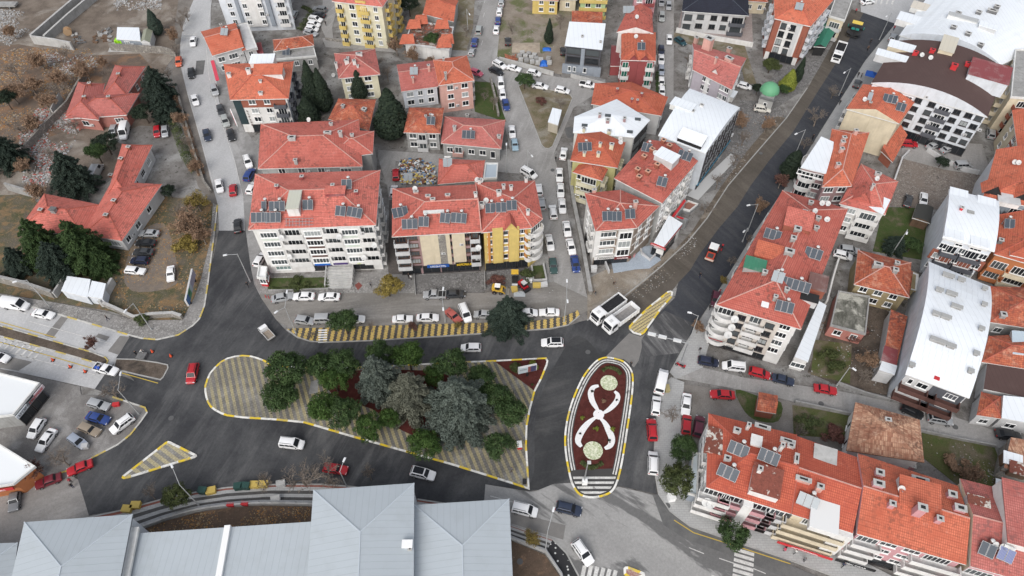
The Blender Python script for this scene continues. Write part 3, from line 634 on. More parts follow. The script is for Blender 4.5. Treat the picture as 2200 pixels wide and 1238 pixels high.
class Bld: pass
def roof_faces(q, h, roof, rise):
    A, B, C, D = [Vector((p[0], p[1], h)) for p in q[:4]] if len(q) == 4 else [None]*4
    up = Vector((0, 0, rise))
    if roof == 'pyr':
        E = [Vector((p[0], p[1], h)) for p in q]; c = sum(E, Vector())/len(E)+up
        return [[E[i], E[(i+1) % len(E)], c] for i in range(len(E))], [(e, c) for e in E]
    if roof in ('flat',): return [[Vector((p[0], p[1], h)) for p in q]], []
    w = ((B-A).length+(C-D).length)/2; d = ((C-B).length+(D-A).length)/2
    if roof == 'shedb': return [[A, B, C+up, D+up], [B, C, C+up], [A, D+up, D], [C, D, D+up, C+up]], []
    if roof == 'shedr': return [[A, B+up, C+up, D], [A, B, B+up], [B, C, C+up, B+up], [C, D, C+up]], []
    if roof == 'shedl': return [[A+up, B, C, D+up], [A, B, A+up], [A, A+up, D+up, D], [C, D, D+up]], []
    if roof.startswith('vault'):
        n = 14; F = []; L = []
        for i in range(n+1):
            t = i/n; z = Vector((0, 0, rise*(1-(2*t-1)**2)))
            L.append((A.lerp(D, t)+z, B.lerp(C, t)+z) if roof == 'vault1' else (D.lerp(C, t)+z, A.lerp(B, t)+z))
        for i in range(n):
            a, b = L[i]; c, e = L[i+1]; F.append([a, b, e, c] if roof == 'vault1' else [b, e, c, a])
        F.append([p[0] for p in L]); F.append([p[1] for p in L][::-1])
        return F, []
    along = w >= d
    if roof.endswith('0'): along = True
    if roof.endswith('1'): along = False
    if along: m0, m1 = (A+D)/2, (B+C)/2; k = min(.46, d*.5/w)
    else: m0, m1 = (A+B)/2, (D+C)/2; k = min(.46, w*.5/d)
    if roof.startswith('gable'): k = 0
    if roof.startswith('hgl'):
        r0, r1 = m0.lerp(m1, k)+up, m1+up
    elif roof.startswith('hgr'): r0, r1 = m0+up, m1.lerp(m0, k)+up
    else: r0, r1 = m0.lerp(m1, k)+up, m1.lerp(m0, k)+up
    if along: F = [[A, B, r1, r0], [B, C, r1], [C, D, r0, r1], [D, A, r0]]; R = [(r0, r1), (B, r1), (C, r1), (D, r0), (A, r0)]
    else: F = [[A, B, r0], [B, C, r1, r0], [C, D, r1], [D, A, r0, r1]]; R = [(r0, r1), (A, r0), (B, r0), (C, r1), (D, r1)]
    if k == 0: R = R[:1]
    return F, R
def bld(name,label,q,h,roof='hip',rise=2.0,wm=SW,rm=TR,ins=.5,cat='apartment block',group=None,rc=RIDGE,fasc=FASC,wings=(),eav=.22,gable=None,bw=None):
    b = Bld(); b.name = name
    W_ = [dict(q=q,h=h,roof=roof,rise=rise,ins=ins,rm=rm,wm=wm)]+[dict(dict(h=h-.03*(i+1),roof=roof,rise=rise,ins=ins,rm=rm,wm=wm),**w) for i,w in enumerate(wings)]
    polys = [[v2(P(p[0], p[1], w['h'])) for p in w['q']] for w in W_]
    c0 = sum(polys[0], Vector((0, 0)))/len(polys[0])
    b.root = thing(name, label, cat, (c0.x, c0.y, 0), 0, group); b.off = Vector((c0.x, c0.y, 0)); b.polys = []
    wmats = []; wall = MB(); rmats = [fasc, rc]; rf = MB(); b.tris0 = len(ROOFTRI); b.h = h
    def mi(lst, m):
        if m not in lst: lst.append(m)
        return lst.index(m)
    for wi, w in enumerate(W_):
        pl = inset(polys[wi], w['ins']); b.polys.append((pl, w['h'])); n = len(pl)
        top = w['h']-eav+.01; w_ = w['wm']
        for i in range(n):
            m = w_.get(i, w_.get('x')) if isinstance(w_, dict) else w_
            p, r = pl[i], pl[(i+1) % n]
            wall.face([(p.x, p.y, -.05), (r.x, r.y, -.05), (r.x, r.y, top), (p.x, p.y, top)], mi(wmats, m))
        wall.face([(p.x, p.y, top) for p in pl], 0)
        e = polys[wi]; hh = w['h']
        for i in range(len(e)):
            p, r = e[i], e[(i+1) % len(e)]; rf.face([(p.x, p.y, hh-eav), (r.x, r.y, hh-eav), (r.x, r.y, hh), (p.x, p.y, hh)], 0)
        rf.face([(p.x, p.y, hh-eav) for p in reversed(e)], 0)
        F, R = roof_faces(e, hh, w['roof'], w['rise']); gm = w_ if not isinstance(w_, dict) else w_.get('x')
        for f in F:
            nz = (f[1]-f[0]).cross(f[2]-f[0]).normalized()
            vert = abs(nz.z) < .2
            rf.face(f, mi(rmats, (gable or gm) if vert else w['rm']))
            for k in range(1, len(f)-1): ROOFTRI.append((f[0], f[k], f[k+1], 0, 0))
        if w['roof'] == 'flat':
            ribbon(rf, e, 0, .25, hh-.01, hh+.35, True, mi(rmats, w.get('par', fasc)))
        for a, c in R:
            if rc: rf.bar(a+Vector((0, 0, .02)), c+Vector((0, 0, .02)), (.2 if rc is RIDGE else .16), .12, 1)
    b.wall = part('wall', wall, wmats, b.root, b.off); b.roof = part('roof', rf, rmats, b.root, b.off)
    return b
def edge(b, ei, wi=0):
    pl, h = b.polys[wi]; a = pl[ei]; c = pl[(ei+1) % len(pl)]; d = (c-a); L = d.length; d /= L
    return a, d, Vector((d.y, -d.x)), L, math.atan2(d.y, d.x)
def put(b, name, me, p, z, ang, parent=None):
    o = link(name, me, parent or b.root, (p.x-b.off.x, p.y-b.off.y, z), ang); return o
def fac(b, ei, n, z0, fh, cols, wi=0, fr=FRW, gl=None):
    a, d, nn, L, ang = edge(b, ei, wi)
    for col in cols:
        t, kind, w = col[:3]; opt = col[3] if len(col) > 3 else {}
        off = opt.get('off', 0); fr_ = opt.get('fr', fr)
        if kind == 'p':
            z1 = opt.get('z1', z0+n*fh); zz = opt.get('z0', z0); dp = opt.get('d', .06); m = MB()
            m.box((0, -dp/2+.02, (z1-zz)/2), (w, dp+.04, z1-zz)); p = a+d*(L*t)
            o = link(opt.get('name', 'facade_panel'), m.mesh('facade_panel', [opt['m']]), b.root, (p.x-b.off.x, p.y-b.off.y, zz), ang); continue
        ks = opt.get('k', range(n))
        for k in ks:
            z = z0+k*fh; p = a+d*(L*t)+nn*(off+.005)
            if kind == 'w':
                h = opt.get('h', min(1.45, fh*.56)); gg = opt.get('gl') or gl or RND.choice((GLASS[0], GLASS[0], GLASS[0], GLASS[1], GLASS[1], GLASS[2]))
                fm, pm = win_mesh(w, h, opt.get('n', max(1, round(w/.75))), fr_, gg)
                o = put(b, 'window', fm, p, z+opt.get('s', fh*.30), ang); link('pane', pm, o)
                if RND.random() < .07: put(b, 'air_conditioner', ac_mesh(), p+d*(w/2+.75), z+fh*.35, ang)
            elif kind == 'd':
                fm, pm = win_mesh(w, fh*.8, max(1, round(w/.9)), fr_, gl or GLASS[0]); o = put(b, 'balcony_door', fm, p, z+.12, ang); link('pane', pm, o)
            elif kind in ('b', 'r'):
                dp = opt.get('d', 1.2); hp = opt.get('hp', .95)
                me = balc_mesh(kind, w, dp, hp, opt.get('m', SW), None); put(b, 'balcony', me, p-nn*.02, z, ang)
                if not opt.get('nodoor'):
                    fm,pm = win_mesh(min(w*.7,3.6),fh*.7,max(2,round(w/1.1)),opt.get('dfr',fr_),opt.get('gl') or RND.choice((GLASS[0],GLASS[0],GLASS[1])))
                    o = put(b, 'balcony_door', fm, p, z+.13, ang); link('pane', pm, o)
            elif kind == 's':
                h = opt.get('h',2.3); fm,pm = win_mesh(w,h,max(1,round(w/1.5)),opt.get('fr',FRD),GLASS[0]); o = put(b,'shop_front',fm,p,z+.1,ang); link('pane',pm,o)
def auto(b, ei, n, z0, fh, sp=2.6, w=1.2, wi=0, **kw):
    L = edge(b,ei,wi)[3]; m = max(1,int(L/sp)); fac(b,ei,n,z0,fh,[((i+.5)/m,'w',w,kw.get('opt',{})) for i in range(m)],wi,kw.get('fr',FRW),kw.get('gl'))
def ba(b): return edge(b, 0)[4]
def chim(b, pts, s=(.7, .55, 1.1), m=None, cap=None):
    for q in pts:
        px, py = q[:2]; sz = q[2] if len(q) > 2 else s; c, n = hit(px, py); mb = MB(); m_ = m or stucco('pink', (1, 1, 1))
        mb.box((0, 0, sz[2]/2-.4), (sz[0], sz[1], sz[2]+.8)); mb.box((0, 0, sz[2]+.06), (sz[0]+.22, sz[1]+.22, .12), 0, 1)
        mb.box((0, 0, sz[2]+.13), (sz[0]*.55, sz[1]*.5, .06), 0, 2)
        o = part('chimney', mb, [m_, cap or CONCL, DARKV], b.roof); o.location = c-b.off; o.rotation_euler = (0, 0, ba(b))
def hatch(b, px, py, sz, mw, mt, name='roof_hatch', lift=0, slope=0):
    c, n = hit(px, py); mb = MB(); w, d, h = sz
    mb.box((0, 0, h/2-.6), (w-.3, d-.3, h+.96), 0, 0)
    mb.face([(-w/2, -d/2, h), (w/2, -d/2, h), (w/2, d/2, h+slope), (-w/2, d/2, h+slope)], 1)
    mb.face([(-w/2, d/2, h-.15+slope), (w/2, d/2, h-.15+slope), (w/2, -d/2, h-.15), (-w/2, -d/2, h-.15)], 1)
    for p,r,s0,s1 in (((-w/2,-d/2),(w/2,-d/2),0,0),((w/2,-d/2),(w/2,d/2),0,slope),((w/2,d/2),(-w/2,d/2),slope,slope),((-w/2,d/2),(-w/2,-d/2),slope,0)):
        mb.face([(*p, h-.15+s0), (*r, h-.15+s1), (*r, h+s1), (*p, h+s0)], 1)
    o = part(name, mb, [mw, mt], b.roof); o.location = c-b.off; o.rotation_euler = (0, 0, ba(b)); return o
def roofpart(b, name, mb, mats): return part(name, mb, mats, b.roof, b.off)
def dormer(b, px, py, w, d, h, rm, wm):
    c, n = hit(px, py); mb = MB(); a = ba(b); cs, sn = math.cos(a), math.sin(a)
    T = lambda x, y, z: (c.x+x*cs-y*sn, c.y+x*sn+y*cs, c.z+z)
    mb.face([T(-w/2, 0, 0), T(w/2, 0, 0), T(0, 0, h)], 1)
    mb.face([T(-w/2-.2,-.25,-.05),T(0,-.25,h+.15),T(0,d,h+.15),T(-w/2-.2,d,-.05)][::-1],0); mb.face([T(w/2+.2,-.25,-.05),T(0,-.25,h+.15),T(0,d,h+.15),T(w/2+.2,d,-.05)],0)
    roofpart(b, 'dormer', mb, [rm, wm])
def sign(b, ei, t, z, w, h, bg, text=None, fg=None, wi=0, off=.12, ts=None):
    a, d, nn, L, ang = edge(b, ei, wi); p = a+d*(L*t)+nn*off; mb = MB(); mb.box((0, -.02, h/2), (w, .16, h))
    o = link('sign_board', mb.mesh('sign_board', [bg]), b.root, (p.x-b.off.x, p.y-b.off.y, z), ang)
    if text: (lettering if text == 'MEN WEAR' else lambda t,*q,**k: glyphs(len(t),*q,**k))(text,ts or h*.6,fg or WHITE,o,(0,-.115,h/2),(math.pi/2,0,0),maxw=w*.92)
    return o
def lettering(text, size, m, parent, loc, rot, maxw=None, depth=.01):
    cu = bpy.data.curves.new('lettering','FONT'); cu.body = text; cu.size = size; cu.align_x = 'CENTER'; cu.align_y = 'CENTER'; cu.extrude = depth; cu.resolution_u = 2
    ob = bpy.data.objects.new('lettering', cu); COL.objects.link(ob); dg = bpy.context.evaluated_depsgraph_get(); dg.update()
    me = bpy.data.meshes.new_from_object(ob.evaluated_get(dg)); bpy.data.objects.remove(ob)
    me.materials.clear(); me.materials.append(m)
    o = link('lettering', me, parent, loc); o.rotation_euler = rot; return o
def glyphs(n, size, m, parent, loc, rot, maxw=None, gap=()):
    w = size*.62; tot = n*w*1.25; k = min(1, maxw/tot) if maxw else 1; g = MB()
    for i in range(n):
        if i in gap: continue
        x = (-tot/2+(i+.5)*w*1.25)*k; ww = w*k; kind = RND.randrange(4); s = .16*size
        g.box((x-ww/2+s/2, 0, 0), (s, size, .02))
        if kind in (0, 1): g.box((x+ww/2-s/2, RND.choice((0, .14))*size, 0), (s, size*.72, .018))
        for y in RND.sample((-.42, 0, .42), 2): g.box((x+.05*ww, y*size, 0), (ww*.8, s, .016))
    o = part('lettering', g, m, parent); o.location = loc; o.rotation_euler = rot; return o
O_ = lambda **k: k
# --- white block at the corner (front left) ---
b = bld(AB,'white five storey block with brown side wall and red roof full of solar heaters',[(533,494),(808,484),(817,366),(548,374)],14.2,'hip',2.6,{0: SW,1: SBP,3: SDB,'x': SW},TR,.6); B1 = b
for t in (.13, .49, .80): fac(b, 0, 4, 2.9, 2.75, [(t, 'p', 4.3, O_(m=SW, d=.75)), (t, 'w', 3.3, O_(off=.77, n=5))])
fac(b,0,3,5.4,2.75,[(.49,'p',3.2,O_(m=SDB,d=.8,z0=5.55,z1=6.0)),(.49,'p',3.2,O_(m=SDB,d=.8,z0=8.3,z1=8.75)),(.49,'p',3.2,O_(m=SDB,d=.8,z0=11.05,z1=11.5)),(.80,'p',3.2,O_(m=SMINT,d=.79,z0=11.05,z1=11.5)),(.80,'p',3.2,O_(m=SMINT,d=.79,z0=8.3,z1=8.75)),(.13,'p',3.2,O_(m=SMINT,d=.79,z0=11.05,z1=11.5))])
fac(b, 0, 4, 2.9, 2.75, [(.315, 'b', 4.3, O_(d=1.0, hp=1.35)), (.645, 'b', 3.5, O_(d=.9, hp=1.35)), (.935, 'b', 3.6, O_(d=1.1, hp=1.35))])
fac(b, 0, 1, 0.4, 2.4, [(.13, 'w', 3.2, O_(gl=GLASS[3])), (.47, 's', 3.4, {}), (.83, 's', 4.2, {})])
fac(b, 1, 5, 0.8, 2.7, [(.12, 'b', 2.6, O_(d=.8)), (.35, 'w', 1.4), (.55, 'b', 2.6, O_(d=.8)), (.78, 'w', 1.6), (.93, 'w', 1.2)])
sign(b,0,.49,3.05,3.2,.5,BLUE,off=.86); sign(b,0,.65,3.2,3.0,.4,plain('violet sign',(.06,.03,.14),.5),off=1.0); sign(b,0,.81,2.9,2.6,.55,SW,'xxx',plain('lime lettering',(.45,.6,.03),.5),off=.8); sign(b,0,.53,2.3,4.6,.45,plain('purple sign',(.05,.03,.08),.5),off=.5)
hatch(b, 635, 440, (2.6, 5.2, 1.5), SW, seam('translucent ribbed sheet', (.50, .50, .42), (.42, .42, .36), .6), 'roof_light')
hatch(b, 721, 413, (4.2, 2.2, .7), MR, TR, 'raised_roof')
sk = MB()
for i in range(9):
    c, n = hit(616+i*7, 472); e, n2 = hit(616+i*7, 489); sk.bar(c+Vector((0, 0, .35)), e+Vector((0, 0, .35)), .07)
for i in range(3):
    c, n = hit(613, 473+i*7); e, n2 = hit(674, 472+i*7); sk.bar(c+Vector((0, 0, .4)), e+Vector((0, 0, .4)), .07)
roofpart(b, 'empty_panel_frame', sk, STEEL); chim(b, [(596, 405), (650, 385), (716, 403), (766, 417)], (.6, .5, .8), SMR)
st = MB(); s0 = P(719, 583); s1 = P(732, 622)
for i in range(9):
    y = 95.6-i*.62; z = 2.1-i*.235; st.box((-36.3, y, z/2), (5.2, .64, z))
for sx in (-39.1, -33.5):
    for i in range(6): st.box((sx, 95.6-i*.9, 1.55-i*.33), (.14, .14, 2.2-i*.33+.4))
    st.bar((sx, 96.0, 3.2), (sx, 90.4, 1.0), .14, .14); st.bar((sx, 96.0, 2.6), (sx, 90.4, .45), .1, .1)
o = part('entrance_steps', st, CONCL, b.root, b.off)
# --- brown and beige block / yellow block ---
b = bld(AB,'beige and mauve five storey block with red roof above ground floor shops',[(842,509),(1034,498),(1022,396),(843,405)],12.6,'hgl',2.4,{0: SMV,3: SL,'x': SMV},TR,.6); B2 = b
fac(b,0,4,2.8,2.4,[(.38,'p',3.0,O_(m=SCW,d=.25)),(.555,'p',1.5,O_(m=STONE,d=.3)),(.49,'p',1.1,O_(m=SCW,d=.28)),(.62,'p',1.0,O_(m=SCW,d=.28)),(.755,'p',2.6,O_(m=SCW,d=.25))])
fac(b, 0, 4, 2.8, 2.4, [(.19, 'w', 2.3, O_(n=4)), (.455, 'w', 1.7), (.69, 'w', 1.7), (.86, 'w', 2.3, O_(n=4))], fr=FRB)
fac(b, 0, 4, 2.8, 2.4, [(.06, 'b', 2.9, O_(d=1.3, m=SL)), (.955, 'b', 2.0, O_(d=1.2, m=SL))], fr=FRB)
fac(b, 0, 1, 0, 2.6, [(.12, 's', 4), (.38, 's', 3.6), (.62, 's', 3.8), (.86, 's', 4.4)])
sign(b,0,.47,2.35,4.6,.8,plain('blue sign',(.015,.08,.32),.5),'x'*9,off=.5); sign(b,0,.86,2.3,5.6,1.1,plain('black sign',(.012,.012,.01),.5),'x'*13,YEL,off=.5); sign(b,0,.13,2.3,4.4,.6,plain('dark sign',(.03,.03,.03),.5),off=.4)
auto(b, 3, 4, 2.8, 2.4, 3.2); chim(b, [(894, 416), (920, 425), (930, 432), (962, 423)], (.9, .45, .6), SPK)
hatch(b, 932, 457, (4.2, .8, .35), FASC, FASC, 'gutter_box')
b = bld(AB,'bright yellow and orange block with two gabled bays and rounded white corner balconies',[(1034,500),(1143,490),(1166,471),(1149,388),(1020,392)],12.6,'pyr',2.7,SY,TR,.55); B3 = b
fac(b, 0, 4, 2.8, 2.4, [(.29, 'p', 2.1, O_(m=SY, d=.6, z1=12.9)), (.64, 'p', 2.1, O_(m=SY, d=.6, z1=12.9))])
fac(b, 0, 4, 2.8, 2.4, [(t, 'p', .5, O_(m=SO, d=.35)) for t in (.10, .20, .385, .545, .735, .90)])
fac(b, 0, 4, 2.8, 2.4, [(.15, 'w', 1.5, O_(n=3, off=.02)), (.465, 'w', 1.1), (.82, 'w', 1.6, O_(n=3))])
fac(b, 1, 4, 2.8, 2.4, [(.5, 'r', 3.9, O_(d=1.6, m=SW))]); fac(b, 0, 4, 2.8, 2.4, [(.97, 'r', 1.8, O_(d=1.1, m=SW, nodoor=1))]); auto(b, 2, 4, 2.8, 2.4, 3.0)
fac(b, 0, 1, 0, 2.5, [(.12, 's', 2.2), (.35, 's', 2.4), (.6, 's', 2.4), (.82, 's', 2.6)])
dormer(b, 1068.5, 497, 2.5, 2.6, 2.0, TR, SY); dormer(b, 1098, 494, 2.5, 2.6, 2.0, TR, SY)
chim(b,[(1035,447,(1.0,.8,1.3)),(1072,420,(.9,.7,1.2)),(1082,407),(1098,409),(1030,395),(1022,424),(1134,461),(1130,392)],(.6,.5,1.2),SW)
# --- wide orange roof behind ---
b = bld(AB,'broad apartment block with wide plain red hipped roof directly behind the white corner block',[(554,363),(779,358),(771,257),(560,266)],8.6,'hip',2.4,SG,TR,.6,wings=[dict(q=[(700,345),(801,330),(804,282),(720,278)],roof='hip',rise=1.4)])
chim(b,[(628,300,(1.6,.9,.7)),(637,352,(.7,.6,1.2)),(733,294,(.8,.6,1.5)),(712,270),(650,262),(704,287,(1.6,.6,.4)),(757,294)],(.7,.5,.7),CONCL)
fac(b, 0, 3, .6, 2.6, [(.85, 'b', 3.6, O_(d=1.0)), (.6, 'w', 1.6), (.4, 'w', 1.6), (.2, 'w', 1.6)]); auto(b, 1, 3, .6, 2.6, 3.0)
# --- hotel ---
b = bld('hotel','small hotel with white walls, dark green corner strip and orange hipped roof',[(494,215),(620,212),(631,132),(480,138)],10.4,'hip',2.2,{0: SW,1: SBP,3: SW,'x': SW},TO,.7,cat='hotel',rc=RIDGER)
fac(b, 0, 1, 7.6, 2.6, [(.52, 'p', 11.5, O_(m=SRB, d=.12)), (.06, 'p', 1.9, O_(m=STN, d=.16, z0=2.6))])
fac(b,0,3,2.6,2.6,[(.34,'w',1.7,O_(off=.14)),(.62,'w',1.5,O_(off=.14)),(.86,'b',3.0,O_(d=1.1,m=SDG))]); fac(b,0,1,0,2.5,[(.3,'s',3),(.6,'s',3),(.85,'s',2.4)])
fac(b, 1, 3, 2.6, 2.6, [(.2, 'b', 2.6, O_(d=1.1, m=SDG)), (.5, 'w', 1.6), (.8, 'b', 2.6, O_(d=1.1, m=SDG))])
a, d, nn, L, ang = edge(b, 0); p = a+d*(L*.19)+nn*.2
for i in range(6): glyphs(1, .6, FRB, b.root, (p.x-b.off.x, p.y-b.off.y, 6.6-i*.85), (math.pi/2, 0, ang))
sign(b, 3, .25, 4.6, 2.6, .9, RED, 'x'*5, off=.3)
hatch(b, 568, 141, (6.0, 3.6, 1.9), SW, WM2, 'rooftop_room', slope=.3); hatch(b, 579, 158, (7.2, 3.0, .8), FASC, TO, 'rooftop_room', slope=1.0)
chim(b, [(494, 166, (.9, .6, 1.1)), (536, 158, (1.0, .8, 1.3)), (561, 203, (.9, .6, .6)), (560, 177)], (.6, .5, .5), SW)
# --- orange roof top left, blue-white block, yellow block ---
b = bld('house','pale two storey house with worn orange roof and wide heater beside the long street',[(456,120),(524,101),(506,49),(431,68)],6.4,'gable0',1.8,SL,TO,.5,cat='house',wings=[dict(q=[(520,110),(553,102),(532,47),(505,52)],h=6.0,roof='shedr',rise=-.8)])
fac(b, 0, 2, .3, 2.6, [(.2, 'w', 1.8), (.62, 'w', 2.4)]); auto(b, 0, 2, .3, 2.6, 3, wi=1); chim(b, [(476, 58), (513, 61)], (.6, .5, .8), CONC)
b = bld(AB,'pale blue and white apartment block cut by the top edge beside the long street',[(452,-35),(612,-40),(600,-110),(455,-105)],15.0,'hip',2.4,SBP,TR,.5)
fac(b, 0, 5, 1.6, 2.55, [(.14, 'w', 1.3, O_(off=.02)), (.36, 'w', 1.3, O_(off=.62)), (.58, 'w', 1.3, O_(off=.62)), (.88, 'b', 3.0, O_(d=1.1))])
fac(b, 0, 4, 1.6, 2.55, [(.25, 'p', 1.0, O_(m=SBG, d=.3)), (.47, 'p', 5.6, O_(m=SW, d=.6)), (.7, 'p', 1.2, O_(m=SBG, d=.65))]); auto(b, 1, 5, 1.4, 2.6, 2.8)
b = bld(AB,'pale yellow apartment block with mustard balconies near the top edge',[(713,3),(822,15),(858,-42),(742,-62)],13.2,'hip',2.2,{0: SPY,1: SPY,'x': SPY},TR,.5)
fac(b,0,5,.2,2.55,[(.10,'b',2.0,O_(d=1.1,m=SY)),(.36,'w',1.6),(.62,'b',2.8,O_(d=.9,m=SY)),(.86,'w',1.2)]); fac(b,0,2,9.0,2.5,[(.56,'p',3.0,O_(m=SY,d=.08))])
fac(b, 1, 5, .2, 2.55, [(.25, 'b', 3.0, O_(d=1.2, m=SY)), (.75, 'b', 3.0, O_(d=1.2, m=SY))])
b = bld('house','low old house with dark patched red roof above a flat grey terrace',[(589,110),(675,98),(672,74),(586,86)],5.2,'hip',1.5,SG,TP,.4,cat='house',wings=[dict(q=[(590,130),(680,122),(674,100),(588,112)],h=4.0,roof='flat',rm=CONC,rise=0,ins=.1)])
auto(b, 0, 1, 1, 2.6, 3, wi=1); auto(b, 1, 1, 1, 2.6, 3, wi=1)
b = bld('shed','small maroon metal shed between the orange roofed house and the car park',[(549,118),(566,115),(561,90),(546,93)],3.4,'vault1',.6,MR,MR,.1,cat='shed',rc=None)
b = bld('house','beige three storey house with square red hipped roof and two white chimneys',[(727,169),(817,160),(806,105),(718,115)],7.6,'hip',2.2,SPY,TF,.7,cat='house')
fac(b,0,3,.1,2.4,[(.2,'w',2.0),(.72,'w',1.8)]); fac(b,3,3,.1,2.4,[(.5,'w',1.5)]); chim(b,[(724,147,(.6,.6,1.6)),(746,137,(1.1,.7,1.1)),(762,138,(.8,.6,1.1)),(772,119,(1.5,.7,.6)),(769,145),(748,128)],(.5,.4,.6),SW)
b = bld('house','low house with mossy orange roof between the cypress and the wide red roof',[(705,256),(793,281),(808,214),(727,212)],5.0,'hip',1.8,SG,TP,.5,cat='house',rc=RIDGER); chim(b,[(738,232),(783,238,(1.0,.9,.6))],(.7,.6,.8),CONC)
b = bld('house','white two storey house with patched red roof next to the pink house',[(862,197),(942,186),(930,130),(852,139)],5.6,'gable0',1.7,SBP,TF,.4,cat='house')
fac(b, 0, 2, .2, 2.5, [(.2, 'w', 1.8), (.5, 'w', 1.3), (.8, 'w', 1.6)]); chim(b, [(888, 178, (.5, .5, 1.6)), (922, 153, (.6, .6, 1.8))], (.6, .5, 1.0), SPK)
b = bld('house','salmon pink three storey house with bright orange roof',[(942,184),(1019,173),(1003,119),(930,129)],8.8,'hip',1.7,SPK,TO,.45,cat='house')
fac(b,0,3,.5,2.7,[(.3,'w',1.6),(.75,'w',1.7)]); fac(b,1,3,.5,2.7,[(.4,'b',2.4,O_(d=1.0,m=SW))]); chim(b,[(958,171,(.5,.5,2.0)),(953,131)],(.5,.5,.8),CONC)
b = bld('house','grey two storey house with tan orange hipped roof and two panel solar heater',[(867,285),(946,287),(954,232),(879,231)],5.6,'hip',1.7,SG,TP,.5,cat='house',rc=RIDGER)
fac(b,0,2,.2,2.6,[(.2,'w',1.8),(.48,'b',2.6,O_(d=1.0,m=SL)),(.8,'w',1.7)]); auto(b,1,2,.2,2.6,3); chim(b,[(925,250),(915,253)],(.4,.4,.6),CONC)
b = bld('house','long low grey house with patched red roof and three panel solar heater',[(947,308),(1077,320),(1086,258),(955,250)],4.4,'hip',1.8,SG,TF,.45,cat='house')
fac(b,0,1,.8,2.6,[(.12,'w',1.5),(.5,'w',1.5),(.7,'w',1.6),(.88,'d',1.2)]); fac(b,0,1,1.4,2.6,[(.27,'b',2.6,O_(d=1.3,m=SPK))]); chim(b,[(977,281,(.7,.6,1.3)),(1004,252),(1072,297)],(.8,.6,.8),CONCL)
b = bld('house','small house with dark red roof and blue-grey terrace behind the beige block',[(940,396),(1036,388),(1042,345),(943,341)],5.6,'hip',1.9,SG,TR,.4,cat='house',rc=RIDGER,wings=[dict(q=[(1038,386),(1068,384),(1070,352),(1043,352)],h=5.0,roof='flat',rise=0,rm=plain('blue grey sheet',(.38,.44,.49),.5),ins=.1)])
b = bld('ruined_house','ruined house with half its tile roof fallen in beside the pine',[(868,95),(966,108),(975,60),(888,45)],4.0,'flat',0,SW,two('collapsed roof debris',(.10,.085,.075),(.3,.09,.055),1.2,(.34,.31,.28),.8,.52,.6,fine=4,bump=.1),.3,cat='ruined house',rc=None,fasc=SL)
rr = MB()
for px, py in ((876, 92), (890, 60), (905, 50), (950, 60), (960, 92), (955, 100)):
    c, n = hit(px, py); rr.face([c+Vector((-2.2, -1.6, .5)), c+Vector((2.2, -1.6, .7)), c+Vector((1.6, 1.6, 1.8)), c+Vector((-1.5, 1.8, 1.5))])
for i in range(26):
    c,n = hit(RND.uniform(880,965),RND.uniform(52,100)); a_ = RND.uniform(0,3.1); rr.bar(c+Vector((0,0,.5)),c+Vector((2.4*math.cos(a_),2.4*math.sin(a_),RND.uniform(.3,1.2))),.16,.12,1)
roofpart(b, 'broken_roof', rr, [TO, WOOD])
b = bld('house','grey ruin with one sloping orange roof behind the collapsed house',[(908,30),(975,47),(985,2),(930,-22)],4.2,'gable0',1.6,SG,TO,.3,cat='house',rc=RIDGER)
b = bld('house','small yellow house with red ground floor at the top edge',[(1142,0),(1200,2),(1205,-32),(1150,-34)],4.6,'hip',1.4,{0: SY,'x': SMR},TR,.3,cat='house'); fac(b,0,2,.2,2.3,[(.35,'w',1.3),(.78,'w',1.6)])
b = bld('house','light green two storey house with ochre balconies at the top edge',[(1247,-15),(1306,-13),(1306,-60),(1250,-62)],8.0,'hip',1.5,SGN,TR,.3,cat='house'); fac(b,0,3,.2,2.5,[(.3,'w',1.6),(.72,'w',1.6),(.5,'b',8.2,O_(d=.8,m=SY,nodoor=1))])
b = bld('shed','low shed with small old red roof behind the grey cube house',[(1228,54),(1294,52),(1294,34),(1228,31)],3.6,'shedb',1.2,SG,TP,.3,cat='shed',rc=None)
b = bld('modern_house','modern dark grey cube house with flat white metal roof',[(1213,99),(1294,108),(1301,54),(1223,50)],8.2,'shedb',.5,{0: SDG,1: SBG,3: SDG,'x': SDG},WM2,.35,cat='house',rc=None,fasc=SDG)
fac(b,0,2,2.9,2.55,[(.27,'w',4.4,O_(h=1.9,n=1,fr=FRD,s=.35)),(.77,'w',3.8,O_(h=1.9,n=1,fr=FRD,s=.35))]); fac(b,0,1,0,2.7,[(.5,'p',10.6,O_(m=SBG,d=.7,z0=0,z1=2.6)),(.5,'p',1.0,O_(m=SBG,d=.35,z0=2.6,z1=7.9))]); fac(b,0,1,.2,2.6,[(.15,'w',.8,O_(off=.72)),(.3,'w',.8,O_(off=.72)),(.6,'w',.9,O_(off=.72))]); chim(b,[(1251,80),(1290,92)],(.5,.5,.4),SG)
b = bld(AB,'maroon brick apartment block with green glazed corner balconies and two red gables',[(1334,129),(1409,131),(1409,70),(1335,68)],8.8,'hip',1.8,{0: SMR,'x': SMR},TO,.35,wings=[dict(q=[(1325,69),(1404,72),(1400,20),(1350,18)],h=9.6,roof='gable1',rise=1.6,rm=TR,wm=SW)],rc=RIDGER)
gb_ = plain('green balcony glass', (.02, .11, .08), .2)
